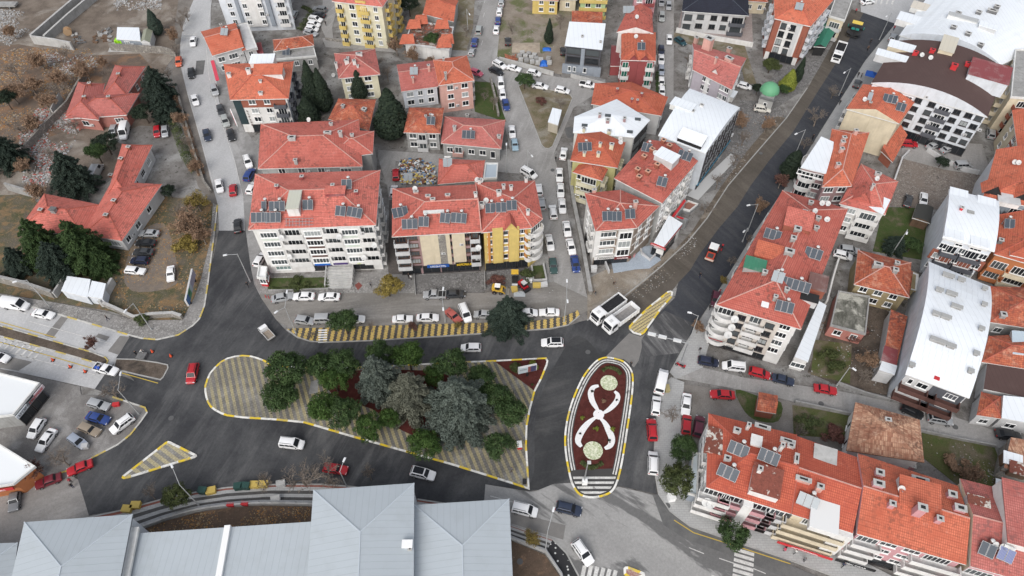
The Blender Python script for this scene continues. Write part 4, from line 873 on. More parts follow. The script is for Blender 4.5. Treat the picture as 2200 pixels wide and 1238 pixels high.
fac(b,0,3,.6,2.7,[(.12,'b',2.2,O_(d=1.0,m=SW,gl=gb_)),(.88,'b',2.2,O_(d=1.0,m=SW,gl=gb_)),(.36,'w',1.3),(.64,'w',1.3)]); fac(b,0,3,3.1,2.7,[(.36,'p',2.3,O_(m=SMR,d=.3,z0=.5,z1=8.4)),(.64,'p',2.3,O_(m=SMR,d=.3,z0=.5,z1=8.4))]); fac(b,1,3,.6,2.7,[(.3,'b',2.6,O_(d=.8,m=SW)),(.75,'w',1.4)]); fac(b,3,3,.6,2.7,[(.3,'w',1.6),(.75,'w',1.4)])
dormer(b, 1361, 129, 2.2, 2.2, 1.5, TO, SMR); dormer(b, 1385, 130, 2.2, 2.2, 1.5, TO, SMR)
b = bld('awning_shed','long maroon awning roof left of the maroon brick block',[(1311,142),(1332,142),(1332,100),(1313,100)],3.0,'shedl',.5,SMR,MR,.1,cat='shed',rc=None)
b = bld(AB,'pink and red apartment block cut by the top edge beside the narrow street',[(1362,-10),(1413,-10),(1413,-55),(1366,-55)],9.6,'hip',1.5,SPR,TR,.3); fac(b,0,3,.6,2.9,[(.25,'w',1.6),(.7,'b',3,O_(d=1,m=SMR))])
b = bld(AB,'cream apartment block with large navy slate roof and black balconies',[(1465,24),(1609,34),(1606,-62),(1475,-75)],6.8,'hip',3.2,SCW if 0 else SL,NM,.8,rc=plain('navy ridge',(.06,.07,.09),.6))
fac(b, 0, 2, .6, 2.8, [(.08, 'b', 3.2, O_(d=1.3, m=SL, hp=.7)), (.28, 'w', 2.0), (.5, 'w', 1.8), (.68, 'w', 1.8), (.89, 'b', 4.4, O_(d=1.3, m=SDG))], fr=FRD)
b = bld(AB,'old lilac and white apartment block with faded rose roof and tall square chimney',[(1488,150),(1572,193),(1604,125),(1487,93)],8.0,'gable0',1.9,{0: SLV,1: SL,3: SL,'x': SL},TF,.5); b26 = b
fac(b,0,3,.4,2.5,[(.18,'p',2.0,O_(m=SLV,d=.3,z0=.2,z1=7.6)),(.62,'p',2.6,O_(m=SLV,d=.32,z0=.2,z1=7.6)),(.4,'p',1.2,O_(m=SW,d=.1,z0=.2,z1=7.6))]); fac(b,0,3,.4,2.5,[(.3,'w',1.2),(.45,'w',1.1),(.78,'w',1.7),(.93,'w',1.2)]); auto(b,1,3,.4,2.5,2.5); fac(b,3,3,.4,2.5,[(.3,'b',2.4,O_(d=.9)),(.75,'w',1.2)])
chim(b,[(1518,107,(2.2,1.7,3.4)),(1494,93,(1.0,1.0,1.9)),(1536,137,(.5,.5,1.8)),(1565,131,(2.0,1.0,.9)),(1565,112,(1.2,.9,1.3))],(.7,.5,.7),SPK); dormer(b,1536,158,2.0,2.4,1.3,TF,SW)
b = bld(AB,'tall white and red-brown tower with orange roof and a sign down its corner',[(1664,40),(1742,57),(1791,0),(1662,-20)],12.4,'hip',2.4,{0: SW,1: SRB,3: SRB,'x': SW},TO,.5,rc=RIDGER); b27 = b
fac(b,0,1,0,12,[(.08,'p',1.5,O_(m=SRB,d=.1,z0=2.4,z1=12)),(.92,'p',1.6,O_(m=SRB,d=.12,z0=2.4,z1=12)),(.72,'p',1.0,O_(m=SL,d=.2,z0=2.4,z1=12))]); fac(b,0,4,2.2,2.4,[(.28,'w',1.5,O_(h=1.7,s=.4)),(.56,'w',1.5,O_(h=1.7,s=.4))],fr=FRD); fac(b,1,4,2.2,2.4,[(.2,'b',3.4,O_(d=1.1,m=SBP)),(.55,'b',3.4,O_(d=1.1,m=SBP)),(.85,'b',2.4,O_(d=1.1,m=SBP))]); fac(b,3,4,2.2,2.4,[(.3,'b',2.6,O_(d=1.0,m=SBP)),(.75,'b',2.6,O_(d=1.0,m=SBP))]); fac(b,0,1,0,2.4,[(.5,'s',6.5)])
a, d, nn, L, ang = edge(b, 0); p = a+d*(L*.92)+nn*.2
for i in range(9): glyphs(1, .4, FRB, b.root, (p.x-b.off.x, p.y-b.off.y, 8.6-i*.6), (math.pi/2, 0, ang))
b = bld(AB,'wide grey block with broad orange roof behind the white metal roofed house',[(1270,224),(1421,249),(1435,209),(1356,176),(1278,179)],6.4,'pyr',1.8,SL,TO,.5,rc=RIDGER); auto(b,1,2,.6,2.6,3); chim(b,[(1326,197),(1357,219),(1369,221),(1378,207)],(.4,.4,.9),SMR)
b = bld(AB,'white walled house with folded white metal roof and several dark roof windows',[(1231,285),(1363,296),(1397,258),(1325,213),(1234,251)],8.4,'pyr',1.9,SW,WM2,.3,rc=None)
fac(b,1,3,.6,2.6,[(.3,'w',3.4,O_(h=2.0,fr=FRD,s=.3)),(.75,'w',3.0,O_(h=2.0,fr=FRD,s=.3))]); chim(b,[(1288,252,(.6,.6,1.0)),(1305,263,(.8,.7,.8)),(1341,261,(.6,.6,1.0))],(.6,.5,.8),SMV)
for px, py in ((1256, 270), (1306, 249), (1353, 284), (1370, 257)): hatch(b, px, py, (1.4, .9, .2), FRD, GLASS[1], 'roof_window')
b = bld('school_block','long white building with curved white metal roof and tall blue-grey window bays',[(1414,291),(1516,330),(1590,231),(1482,190)],11.6,'vault1',1.3,{0: SBP,1: SBG,'x': SBP},WM,.3,cat='public building',rc=None)
a,d,nn,L,ang = edge(b,1); fac(b,1,4,2.2,2.3,[((i+.5)/9,'w',1.5,O_(h=1.6,s=.4,off=.3)) for i in range(9)],fr=FRD); fac(b,1,4,2.2,2.3,[((i)/9,'p',.5,O_(m=SBP,d=.35,z0=2.0,z1=11.3)) for i in range(10)]); fac(b,1,1,0,2,[(.5,'p',L,O_(m=SBL,d=.5,z0=1.6,z1=2.1))]); fac(b,1,1,0,2,[((i+.5)/7,'s',1.8,O_(h=1.5)) for i in range(7)])
hatch(b,1467,227,(5.5,3.2,.5),FASC,WM,'roof_hatch'); hatch(b,1485,303,(6.0,3.0,.8),DARKV,WM,'roof_terrace_canopy',slope=.9); hatch(b,1551,205,(7.0,3.2,1.6),SW,WM2,'stair_head'); chim(b,[(1488,240,(.7,.7,.3)),(1507,229)],(.7,.5,.5),SW)
b = bld(AB,'pale yellow block with bright orange roof and brown balconies facing the narrow street',[(1225,345),(1327,361),(1344,307),(1291,283),(1241,288)],9.2,'pyr',1.9,SOL,TO,.5,rc=RIDGER,wings=[dict(q=[(1230,370),(1294,389),(1308,360),(1250,345)],h=8.0,roof='hip1',rise=1.2,wm=SOL)])
fac(b,0,3,.4,2.5,[(.55,'b',5.0,O_(d=1.4,m=SPY)),(.15,'w',1.0)],wi=1); fac(b,1,3,.4,2.6,[(.4,'b',2.6,O_(d=1.1,m=SPY))],wi=1); fac(b,1,3,.8,2.6,[(.5,'b',3.0,O_(d=1.1,m=SPY))]); chim(b,[(1255,335),(1285,336,(.7,.6,1.1)),(1313,320,(.9,.7,1.4)),(1308,288,(.8,.6,1)),(1289,315),(1254,283)],(.6,.5,1.0),SPY)
b = bld(AB,'white block with orange red roof crowded with brick chimneys and a white stair hut',[(1319,383),(1423,437),(1500,346),(1449,307),(1394,300)],11.8,'pyr',1.6,{0: SG,1: SW,'x': SL},TR,.4,rc=None)
fac(b, 1, 4, 1.2, 2.6, [((i+.5)/6, 'w', 1.3) for i in range(6)]); fac(b, 1, 4, 1.2, 2.6, [(.3, 'b', 2.2, O_(d=.8)), (.7, 'b', 2.2, O_(d=.8))])
chim(b,[(1424,308),(1437,319),(1383,342),(1369,370),(1391,375),(1411,360),(1372,386),(1400,327)],(.9,.8,1.0),SRB,plain('brick cap',(.5,.28,.2),.8)); hatch(b,1431,345,(4.8,3.4,1.6),SL,WM2,'stair_head')
b = bld(AB,'corner block with taupe and white banded walls, red roof and shops facing the blue-grey terrace',[(1279,497),(1369,490),(1417,443),(1333,408),(1256,415)],11.2,'pyr',1.8,{0: STP,1: STP,4: SW,'x': SL},TR,.45)
fac(b,0,3,2.8,2.6,[(.3,'w',3.4,O_(n=4)),(.75,'p',3.0,O_(m=SW,d=.6)),(.75,'w',2.6,O_(h=1.9,s=.4,off=.62))]); fac(b,0,3,2.8,2.6,[(.3,'p',5.0,O_(m=SW,d=.1,z0=2.9+i*2.6,z1=3.2+i*2.6)) for i in range(3)]+[(.05,'p',1.2,O_(m=SW,d=.12,z0=2.6,z1=10.8))]); fac(b,1,3,2.8,2.6,[(.25,'w',1.2),(.7,'w',1.4)]); fac(b,1,3,2.8,2.6,[(.5,'p',7.6,O_(m=SW,d=.08,z0=2.7+i*2.6,z1=3.0+i*2.6)) for i in range(3)])
fac(b,4,3,2.8,2.6,[(.75,'b',2.4,O_(d=.9)),(.3,'w',1.4)]); sign(b,0,.32,2.3,5.0,.9,SW,'x'*9,FRD,off=.5); sign(b,0,.77,2.3,3.6,.6,plain('dark red sign',(.16,.02,.02),.5),'x'*9,off=.8); fac(b,0,1,0,2.4,[(.3,'s',4.4),(.75,'s',3)]); fac(b,4,1,0,2.4,[(.5,'s',5)]); chim(b,[(1363,448,(.8,.6,2.0)),(1276,414)],(.7,.5,.9),SPK)
b = bld('market','low market hall with flat white roof and red fascia beside the road works',[(1404,522),(1426,531),(1466,482),(1437,464)],4.0,'shedb',.3,{0: SL,1: SW,'x': SW},WM2,.2,cat='market',rc=None,fasc=RED,eav=.7)
sign(b,0,.5,3.4,3.4,.5,RED,'x'*13,off=.3); sign(b,0,.8,1.6,1.6,1.4,SW,off=.3); fac(b,0,1,0,2.5,[(.4,'s',2.2)]); fac(b,1,1,0,2.5,[(.25,'s',2.4),(.6,'s',2.4)])
b = bld('cafe_terrace','cafe garden under two bright red awnings beside the market hall',[(1442,466),(1450,468),(1476,432),(1470,428)],3.2,'shedr',-.3,STEEL,RED,.1,cat='cafe',rc=None,wings=[dict(q=[(1452,462),(1478,470),(1474,474),(1448,466)],h=2.8,rm=RED),dict(q=[(1456,448),(1482,455),(1500,440),(1478,432)],h=1.0,roof='flat',rise=0,rm=plain('red brown deck',(.26,.12,.09),.8),ins=.0)])
# --- right of the main road ---
b = bld(AB,'blank cream walled block with orange roof right of the main road',[(1818,234),(1932,266),(1967,217),(1854,181)],10.4,'gable1',2.0,SCW,TO,.35,wings=[dict(q=[(1892,324),(1918,349),(1950,290),(1928,272)],h=2.6,roof='shedl',rise=1.2,rm=TO,wm=SRB)],rc=RIDGER)
fac(b, 3, 4, .6, 2.5, [(.3, 'b', 3, O_(d=1.0, m=SL)), (.75, 'b', 3, O_(d=1.0, m=SL))]); chim(b, [(1868, 226)], (.5, .5, .8), SRB)
b = bld(AB,'mauve and white block with rounded corner balconies and a white metal roof corner',[(1766,402),(1830,400),(1868,285),(1787,277)],9.4,'hip',1.9,{0: SMV,3: SMV,'x': SCW},TO,.4,wings=[dict(q=[(1720,360),(1784,376),(1790,308),(1763,296)],h=9.6,roof='shedb',rise=.4,rm=WM2,wm=SMV,ins=.3)])
fac(b,0,3,1.2,2.7,[(.25,'w',2.0),(.75,'w',1.8)]); fac(b,0,3,1.2,2.7,[(.3,'r',3.8,O_(d=1.3,m=SW)),(.75,'w',2.2)],wi=1); fac(b,3,3,1.2,2.7,[(.5,'r',4.2,O_(d=1.4,m=SW))],wi=1); fac(b,0,1,7.6,2,[(.5,'w',7,O_(h=1.1,n=8,s=.1))],wi=1)
for px, py in ((1836, 288), (1811, 303), (1808, 312), (1798, 360), (1806, 327)): chim(b, [(px, py)], (.8, .7, 1.1), SPK)
b = bld(AB,'white block with dark red dormered roof beside the cream block',[(1803,438),(1902,462),(1930,390),(1850,352)],8.6,'pyr',1.9,{0: SW,1: SW,'x': SW},TR,.4,wings=[dict(q=[(1855,437),(1897,462),(1912,432),(1868,415)],h=8.9,roof='shedb',rise=.4,rm=WM2)])
fac(b,0,3,.4,2.6,[(.28,'w',1.9),(.7,'b',4.6,O_(d=1.3,m=SW))]); dormer(b,1850,432,3.6,3.6,2.6,TR,TR); chim(b,[(1884,378,(1.2,.6,.8)),(1871,408,(.5,.5,1.5))],(.6,.5,.7),CONCL)
b = bld(AB,'long apartment block with huge mottled orange roof between main road and side street',[(1539,655),(1721,708),(1822,449),(1681,409)],13.0,'hip1',3.0,{0: SCW if 0 else SW,1: SL,3: SW,'x': SL},TR,.7); B39 = b
CRM = stucco('warm white', (.58, .53, .48))
fac(b,0,4,2.6,2.5,[(.30,'p',2.9,O_(m=CRM,d=.7)),(.67,'p',3.2,O_(m=CRM,d=.7)),(.30,'w',1.5,O_(off=.72,fr=FRD)),(.67,'w',1.6,O_(off=.72,fr=FRD)),(.49,'b',3.6,O_(d=1.5,m=SW)),(.86,'w',2.0),(.10,'r',4.4,O_(d=1.9,m=SW))])
fac(b,3,4,2.6,2.5,[((i+.5)/8,'b' if i % 2 else 'w',2.4,O_(d=1.2) if i % 2 else {}) for i in range(8)]); fac(b,1,4,2.6,2.5,[((i+.5)/8,'w',1.6) for i in range(8)]); fac(b,0,1,0,2.4,[(.15,'s',3.4),(.4,'s',4),(.65,'s',4)]); sign(b,0,.12,2.2,3.4,.5,RED,off=.6); sign(b,0,.3,2.2,2.2,.5,SW,'x'*5,FRD,off=.8)
hatch(b,1620,574,(4.0,3.2,1.0),SG,seam('green sheet metal',(.05,.20,.12),(.035,.15,.09),.6),'rooftop_room'); hatch(b,1752,617,(3.4,3.6,1.3),SRB,seam('brown sheet roof',(.16,.085,.075),(.11,.06,.055),.7),'rooftop_room',slope=.5); hatch(b,1737,644,(3.2,2.0,.8),SL,DARKV,'rooftop_box')
hatch(b,1713,480,(5.2,4.6,.9),SRB,TR,'raised_roof',slope=.8); hatch(b,1650,545,(5.0,3.4,.5),TO,TO,'raised_roof',slope=.8); hatch(b,1643,656,(1.3,1.2,.3),STEEL,WHITE,'roof_window')
chim(b,[(1702,518,(.9,.8,1.0)),(1694,545,(1.6,1.0,.8)),(1740,440),(1756,473),(1752,494),(1641,590,(.8,.7,.9)),(1688,627,(.7,.6,.9)),(1663,645,(.6,.5,1.2)),(1727,460),(1712,496,(1.2,1.0,.7))],(.8,.6,.8),CONC)
b = bld('lean_to','long white sheet metal lean-to along the side of the mottled orange roof',[(1705,770),(1736,778),(1776,656),(1758,650)],3.6,'shedl',.5,SW,WM2,.15,cat='lean-to',rc=None); fac(b,0,1,.2,2.5,[(.5,'w',2.6)])
b = bld('house','old ochre walled house with blotchy orange tile roof beside mossy shed',[(1835,611),(1954,640),(1958,564),(1843,537)],5.6,'hip',2.0,stucco('old ochre',(.32,.26,.15),.2),TP,.5,cat='house',wings=[dict(q=[(1950,620),(1972,626),(1975,588),(1956,580)],h=3.8,roof='shedr',rise=-.6)])
fac(b,0,2,.2,2.6,[(.18,'w',1.5),(.48,'w',1.6),(.78,'w',1.5)]); chim(b,[(1883,574,(1.6,.8,1.0)),(1921,585,(.9,.8,.9)),(1925,569)],(.8,.6,.7),CONC)
MOSS = two('mossy concrete roof', (.20, .195, .17), (.09, .09, .075), .9, (.42, .41, .36), .22, .5, .58, fine=4, bump=.05, stretch=(1, .4, 1), rot=.3)
b = bld('shed','flat roofed shed with mossy grey concrete roof and pinkish front wall',[(1783,700),(1859,720),(1868,638),(1800,626)],3.4,'flat',0,SAL,MOSS,.1,cat='shed',rc=None,fasc=CONC); fac(b,0,1,.4,2.5,[(.28,'w',1.5),(.75,'w',1.3)])
b = bld('shed','narrow shed with dark red and white lean-to roof against the white vaulted hall',[(1893,785),(1925,792),(1950,680),(1912,668)],3.0,'shedl',.5,SL,TP,.1,cat='shed',rc=None,wings=[dict(q=[(1890,778),(1926,785),(1930,752),(1898,745)],h=3.5,rm=MR),dict(q=[(1886,798),(1922,806),(1928,786),(1893,778)],h=3.4,rm=WM2)])
b = bld(AB,'white block with gently curved white metal roof and black balconies on red-brown wall',[(2025,511),(2137,541),(2146,432),(2039,406)],11.0,'vault1',.8,{0: SBP,3: SBP,'x': SBP},WM,.35,rc=None)
fac(b,0,3,1.4,2.9,[(.5,'p',10.0,O_(m=SRB,d=.08,z0=4.6,z1=7.4)),(.25,'b',3.2,O_(d=1.4,m=SDG)),(.68,'b',4.0,O_(d=1.4,m=SDG)),(.08,'w',1.4,O_(off=.1)),(.48,'w',1.2,O_(off=.1)),(.92,'w',1.4,O_(off=.1))]); fac(b,0,1,9.2,1.5,[(.35,'w',1.4,O_(h=.7)),(.7,'w',2.2,O_(h=.7))]); chim(b,[(2064,451,(.5,.5,.7))],(.5,.5,.7),RED); hatch(b,2085,457,(1.3,.9,.25),FRD,SG,'roof_window')
for px, py in ((2050, 500), (2106, 516), (2060, 418), (2120, 436)): hatch(b, px, py, (3.6, 3.6, .1), FASC, WM2, 'translucent_sheet')
b = bld('hall','large white hall with curved white metal roof and small grey roof hatches',[(1945,804),(2083,856),(2128,616),(1995,562)],8.6,'vault1',2.8,{0: SL,3: SBP,'x': SBP},WM,.3,cat='hall',rc=None)
for px,py,w in ((2035,595,2.2),(2063,604,1.4),(2016,626,1.4),(2042,634,2.0),(2053,662,2.0),(2009,677,1.4),(2030,684,1.8),(2113,623,1.0),(2112,657,1.0),(2106,709,1.0),(2013,735,2.8),(2041,746,1.6),(2095,762,1.0),(1957,787,1.0),(2083,800,1.0)): hatch(b,px,py,(w,.9,.75),CONC,seam('grey louvre',(.36,.36,.35),(.2,.2,.2),.25),'roof_vent')
hatch(b,2013,812,(.9,.9,.1),RED,RED,'roof_window'); fac(b,0,2,2.4,2.9,[(.3,'b',6.0,O_(d=1.7,m=SDB,nodoor=1)),(.72,'b',5.4,O_(d=1.7,m=SDB,nodoor=1)),(.32,'w',1.8),(.8,'w',1.9),(.12,'w',.8)]); fac(b,0,1,2.4,5.6,[(.72,'p',5.2,O_(m=SDG,d=.06))])
b = bld('house','small orange tiled house with white sheet metal roof wing beside the lower lane',[(2098,892),(2151,900),(2151,852),(2108,842)],3.6,'pyr',1.1,SL,TP,.3,cat='house',rc=RIDGER,wings=[dict(q=[(2152,898),(2290,925),(2290,865),(2153,852)],h=3.9,roof='shedb',rise=.4,rm=WM2)]); fac(b,0,1,.2,2.4,[(.5,'w',1.6)]); fac(b,0,1,.2,2.4,[(.22,'w',1.8)],wi=1)
b = bld('shed','flat dark brown metal roofed shed right of the white vaulted hall',[(2113,836),(2290,872),(2290,802),(2120,778)],3.6,'shedb',.3,SL,BM,.2,cat='shed',rc=None); fac(b,0,1,.2,2.4,[(.2,'w',1.6),(.4,'w',1.6)])
b = bld('house','old house with orange hipped roof behind the brown metal shed',[(2108,778),(2250,800),(2260,715),(2124,722)],4.0,'hip',1.6,SG,TP,.3,cat='house',rc=RIDGER)
b = bld('house','old house with brownish orange roof right of the white vaulted hall',[(2125,692),(2270,715),(2280,620),(2128,615)],4.4,'hip',1.8,SG,TP,.4,cat='house',rc=RIDGER); chim(b,[(2152,680,(1.0,.9,.8))],(.8,.7,.8),CONC); fac(b,0,1,.6,2.5,[(.2,'w',1.5),(.5,'w',1.5)])
b = bld('shed','pale blue metal roofed hut at the right edge',[(2176,760),(2290,775),(2290,720),(2172,712)],5.0,'shedb',.3,SG,seam('pale blue sheet',(.46,.54,.60),(.36,.43,.48),.5),.15,cat='shed',rc=None)
b = bld(AB,'burnt orange walled block with orange roof beside the curved white roof block',[(2136,546),(2290,590),(2290,462),(2146,462)],7.6,'hgl',2.0,SBR,TO,.5,rc=RIDGER,wings=[dict(q=[(2170,548),(2290,575),(2290,500),(2168,500)],h=8.2,roof='hgl',rise=1.4)]); fac(b,0,2,.6,2.9,[(.15,'b',4,O_(d=1.2,m=SBR)),(.5,'b',6,O_(d=1.6,m=SCW))]); chim(b,[(2146,522,(.8,.7,1.0))],(.7,.6,.8),CONCD)
b = bld(AB,'block with blank grey side wall, orange roof, triangular dormers and a roof terrace',[(2112,424),(2290,460),(2290,330),(2140,322)],10.0,'hgl',2.4,{0: SBG,3: SBP,'x': SBG},TO,.4,rc=RIDGER)
dormer(b,2131,418,3.6,3.2,2.4,TO,DARKV); dormer(b,2196,430,3.6,3.2,2.4,TO,DARKV); hatch(b,2166,424,(4.4,4.4,.25),SW,SL,'roof_terrace'); fac(b,0,3,.8,2.8,[(.15,'b',4,O_(d=1.3,m=SDG)),(.5,'b',5,O_(d=1.3,m=SDG)),(.85,'w',1.6)])
b = bld(AB,'cream block with red-brown window bands and red roof near the right edge',[(2186,318),(2290,350),(2290,245),(2174,238)],9.2,'hgl',2.0,{0: SCW,3: SCW,'x': SCW},TO,.5,rc=RIDGER); fac(b,3,3,.8,2.7,[(.3,'w',1.4),(.65,'w',1.6)]); fac(b,3,1,.8,8,[(.65,'p',2.4,O_(m=SRB,d=.05))])
b = bld(AB,'old block with stacked brown balconies at the right edge behind the brown metal roof',[(2170,210),(2300,220),(2300,105),(2180,108)],11.0,'flat',0,SCW,CONC,.2,rc=None); fac(b,3,4,.4,2.6,[(.3,'b',4,O_(d=1.5,m=SRB)),(.75,'b',4,O_(d=1.5,m=SCW))]); fac(b,0,4,.4,2.6,[(.3,'b',5,O_(d=1.5,m=SRB)),(.7,'b',5,O_(d=1.5,m=SRB))])
b = bld(AB,'long white six storey block with dark windows under an arched brown metal roof',[(1872,178),(2122,252),(2160,150),(1926,88)],12.2,'vault0',3.0,{0: SBP,'x': SBP},BM,.35,rc=None); B48 = b
fac(b,0,4,2.6,2.35,[(.06,'b',3.4,O_(d=.5,m=SDG)),(.14,'w',1.5,O_(fr=FRD)),(.24,'w',1.5,O_(fr=FRD)),(.33,'b',3.4,O_(d=.5,m=SDG)),(.43,'w',1.6,O_(fr=FRD)),(.55,'w',1.6,O_(fr=FRD)),(.66,'b',3.4,O_(d=.5,m=SDG)),(.77,'w',1.6,O_(fr=FRD)),(.87,'w',1.6,O_(fr=FRD)),(.955,'w',1.6,O_(fr=FRD))])
fac(b,0,1,11.6,2.2,[(.3,'w',1.2,O_(fr=FRD)),(.42,'w',1.3,O_(fr=FRD)),(.55,'w',1.3,O_(fr=FRD)),(.67,'w',1.3,O_(fr=FRD))]); fac(b,0,1,0,2.4,[((i+.5)/7,'s',4.2) for i in range(7)]); auto(b,3,4,2.6,2.35,3,fr=FRD)
hatch(b,2116,172,(9.0,8.0,2.6),SBP,MR,'rooftop_room'); hatch(b,2034,103,(3.6,7.0,1.0),SCW,seam('cream sheet',(.55,.51,.42),(.45,.42,.35),1),'stair_head',slope=.4); hatch(b,1920,128,(9,3.0,1.0),SL,WM2,'roof_canopy'); hatch(b,1938,106,(7,3.6,.9),SCW,WM2,'roof_canopy')
chim(b, [(1965, 118), (2001, 113), (2047, 148, (1.3, 1.2, 1.1)), (2077, 142), (2096, 148), (2117, 187)], (1.1, .9, .8), RED, RED)
b = bld('shopping_hall','vast white metal roofed hall at the top right corner with grey skylights',[(1932,76),(2150,140),(2330,60),(2010,-30)],10.0,'vault0',3.4,SBP,WM,.3,cat='hall',rc=None,wings=[dict(q=[(2140,30),(2330,80),(2340,-20),(2160,-30)],h=11.5,roof='flat',rise=0,rm=WM2)])
hatch(b,2067,42,(7.5,1.8,.8),FASC,seam('grey skylight',(.42,.43,.43),(.3,.3,.3),.5),'skylight'); hatch(b,2120,62,(4.5,2.6,1.0),SL,seam('grey skylight',(.42,.43,.43),(.3,.3,.3),.5) if 0 else WM2,'skylight')
chim(b,[(2047,62),(2078,76),(2105,100),(2101,30),(2130,28,(2.4,1.0,.8)),(2057,32),(2140,18)],(1.3,.9,.7),CONCD); hatch(b,1958,46,(7.5,4.6,.8),SW,WM2,'entrance_canopy'); hatch(b,1984,18,(6.5,4.0,.5),FASC,seam('cream awning',(.6,.55,.47),(.5,.46,.4),2),'entrance_canopy')
b = bld('mosque','little grey prayer house with round light green dome beside the milled road',[(1631,210),(1663,219),(1674,188),(1643,181)],3.6,'flat',0,SG,CONC,.15,cat='mosque',rc=None,fasc=CONCD)
dm = MB(); c = P(1653, 196, 3.6); dm.dome((c.x, c.y, 3.7), 2.5, 2.5, 2.3, 20, 8); dm.tube((c.x, c.y, 5.9), (c.x, c.y, 6.8), .06, .03)
part('dome',dm,plain('light green dome paint',(.12,.33,.18),.6),b.root,b.off,smooth=True); fac(b,0,1,.4,2.6,[(.5,'w',.9)]); fac(b,3,1,.2,2.6,[(.5,'w',.9)])
# --- bottom right rows ---
b = bld(AB,'corner block with bright orange roof and pink balcony bands at the side street corner',[(1517,1047),(1699,1104),(1711,934),(1522,888)],9.6,'hgl',2.4,{0: SPR,3: SW,'x': SL},TB,.4,rc=RIDGER); B52 = b
fac(b,0,3,1.4,2.65,[(.12,'b',5.0,O_(d=1.6,m=SW)),(.36,'b',4.6,O_(d=1.2,m=SPR)),(.68,'b',5.2,O_(d=1.2,m=SPR)),(.9,'b',3.2,O_(d=1.2,m=SL)),(.52,'p',1.5,O_(m=SW,d=1.3))]); fac(b,3,3,1.4,2.65,[(.2,'w',1.8),(.5,'b',3,O_(d=.8,m=SW)),(.8,'w',1.8)]); fac(b,0,1,0,2.4,[(.2,'s',4),(.5,'s',4),(.8,'s',4)])
RUST2 = two('dark red rusty corrugated sheet', (.23, .075, .055), (.17, .06, .045), 2, (.5, .45, .4), .7, .62, .66, fine=5)
RUST = two('rusty flaking sheet', (.20, .07, .05), (.16, .06, .045), 2, (.55, .52, .47), .9, .52, .58, fine=5)
hatch(b,1547,950,(4.6,4.6,.15),RUST,RUST,'rusty_sheet'); hatch(b,1642,1040,(4.6,4.6,1.1),SW,RUST2,'rusty_roof_room',slope=.8); hatch(b,1622,952,(1.8,2.0,1.0),SW,SW,'stair_head')
chim(b,[(1581,929,(1.0,.7,.9)),(1604,922,(.5,.6,1.6)),(1674,968,(.5,.6,2.0)),(1561,988,(.9,.7,.7)),(1625,1020,(.6,.7,2.4)),(1690,951,(2.2,.5,.7)),(1697,961,(1.0,.6,.7)),(1638,918,(2.4,.7,.2))],(.7,.6,.9),SW)
b = bld(AB,'middle block of the row with orange roof and long balconies over a red sign',[(1701,1105),(1832,1146),(1846,984),(1712,937)],9.4,'gable0',2.3,{0: SCW,'x': SL},TB,.4)
fac(b,0,3,1.5,2.6,[(.42,'b',9.2,O_(d=1.7,m=SCW)),(.9,'p',2.6,O_(m=SW,d=1.2))]); fac(b,0,1,0,2.4,[(.25,'s',4),(.6,'s',4)]); sign(b,0,.5,1.5,8.5,.6,RED,'x'*20,off=2.1,ts=.26)
hatch(b,1772,985,(3.6,4.2,.25),SW,CONCL,'roof_terrace'); hatch(b,1770,1102,(4.2,6.2,.6),SW,plain('white roof terrace',(.68,.68,.67),.7),'roof_terrace'); chim(b,[(1756,1053,(.9,.7,1.5)),(1723,1034,(2.2,.6,.8)),(1708,990,(.5,1.6,.9))],(.7,.6,1.0),SPK)
b = bld(AB,'rose pink block of the row with red roof and low white windows',[(1841,1147),(2076,1214),(2058,1044),(1843,974)],9.8,'gable0',2.4,{0: SPR,3: SPR,'x': SPR},TB if 0 else TO,.4,gable=SPR)
fac(b,0,3,1.8,2.6,[(.12,'b',4.2,O_(d=1.4,m=SW)),(.32,'w',2.4,O_(n=3,h=1.2)),(.55,'w',2.4,O_(n=3,h=1.2)),(.80,'b',7.0,O_(d=1.4,m=SW))]); fac(b,0,1,0,2.6,[(.2,'s',4),(.45,'s',4),(.7,'s',4)]); sign(b,0,.17,1.1,6.0,.7,BLACK,'MEN WEAR',off=1.7,ts=.62)
chim(b,[(1886,1020,(1.1,.9,.9)),(1952,1008,(1.0,.7,1.5)),(1883,1044,(1.5,.9,1.0)),(1911,1088,(.8,.7,1.2)),(1967,1103,(1.2,1.0,2.4)),(1973,1034,(2.4,.7,.7)),(2040,1067,(1.1,.9,1.0)),(2058,1096,(1.5,.9,.9)),(2012,1120,(.8,.7,1.2))],(.8,.7,1.0),SPR); hatch(b,1972,1066,(6.0,4.6,.6),SL,TO,'raised_roof',slope=.5)
b = bld(AB,'last block of the row with dull red roof and two solar heaters in the corner',[(2085,1217),(2290,1275),(2290,1085),(2062,1028)],10.2,'gable0',2.4,{0: SPR,3: SCW,'x': SL},TF,.35,gable=SCW)
fac(b,0,3,1.8,2.6,[(.15,'b',5,O_(d=1.4,m=SW))]); hatch(b,2100,1078,(3.2,1.6,.5),SL,RUST,'roof_hatch'); hatch(b,2192,1115,(6,10.0,1.4),SW,TF,'raised_roof',slope=.6)
b = bld('old_house','derelict old house with weathered brown and cream pantile roof',[(1818,968),(1986,994),(1976,902),(1838,864)],4.6,'pyr',2.0,SW,TM,.5,cat='house',rc=None,fasc=WOOD); fac(b,3,1,.4,2.8,[(.3,'d',1.1),(.7,'d',1.0)]); chim(b,[(1907,903)],(.9,.6,.3),WHITE); hatch(b,1985,931,(2.6,1.8,-2.4),SL,CONCL,'porch') if 0 else None
b = bld('hut','small brick hut with tiled gable roof on the grass beside the car park',[(1625,882),(1667,889),(1671,850),(1630,842)],2.6,'gable0',.7,SRB,TP,.25,cat='hut',rc=None)
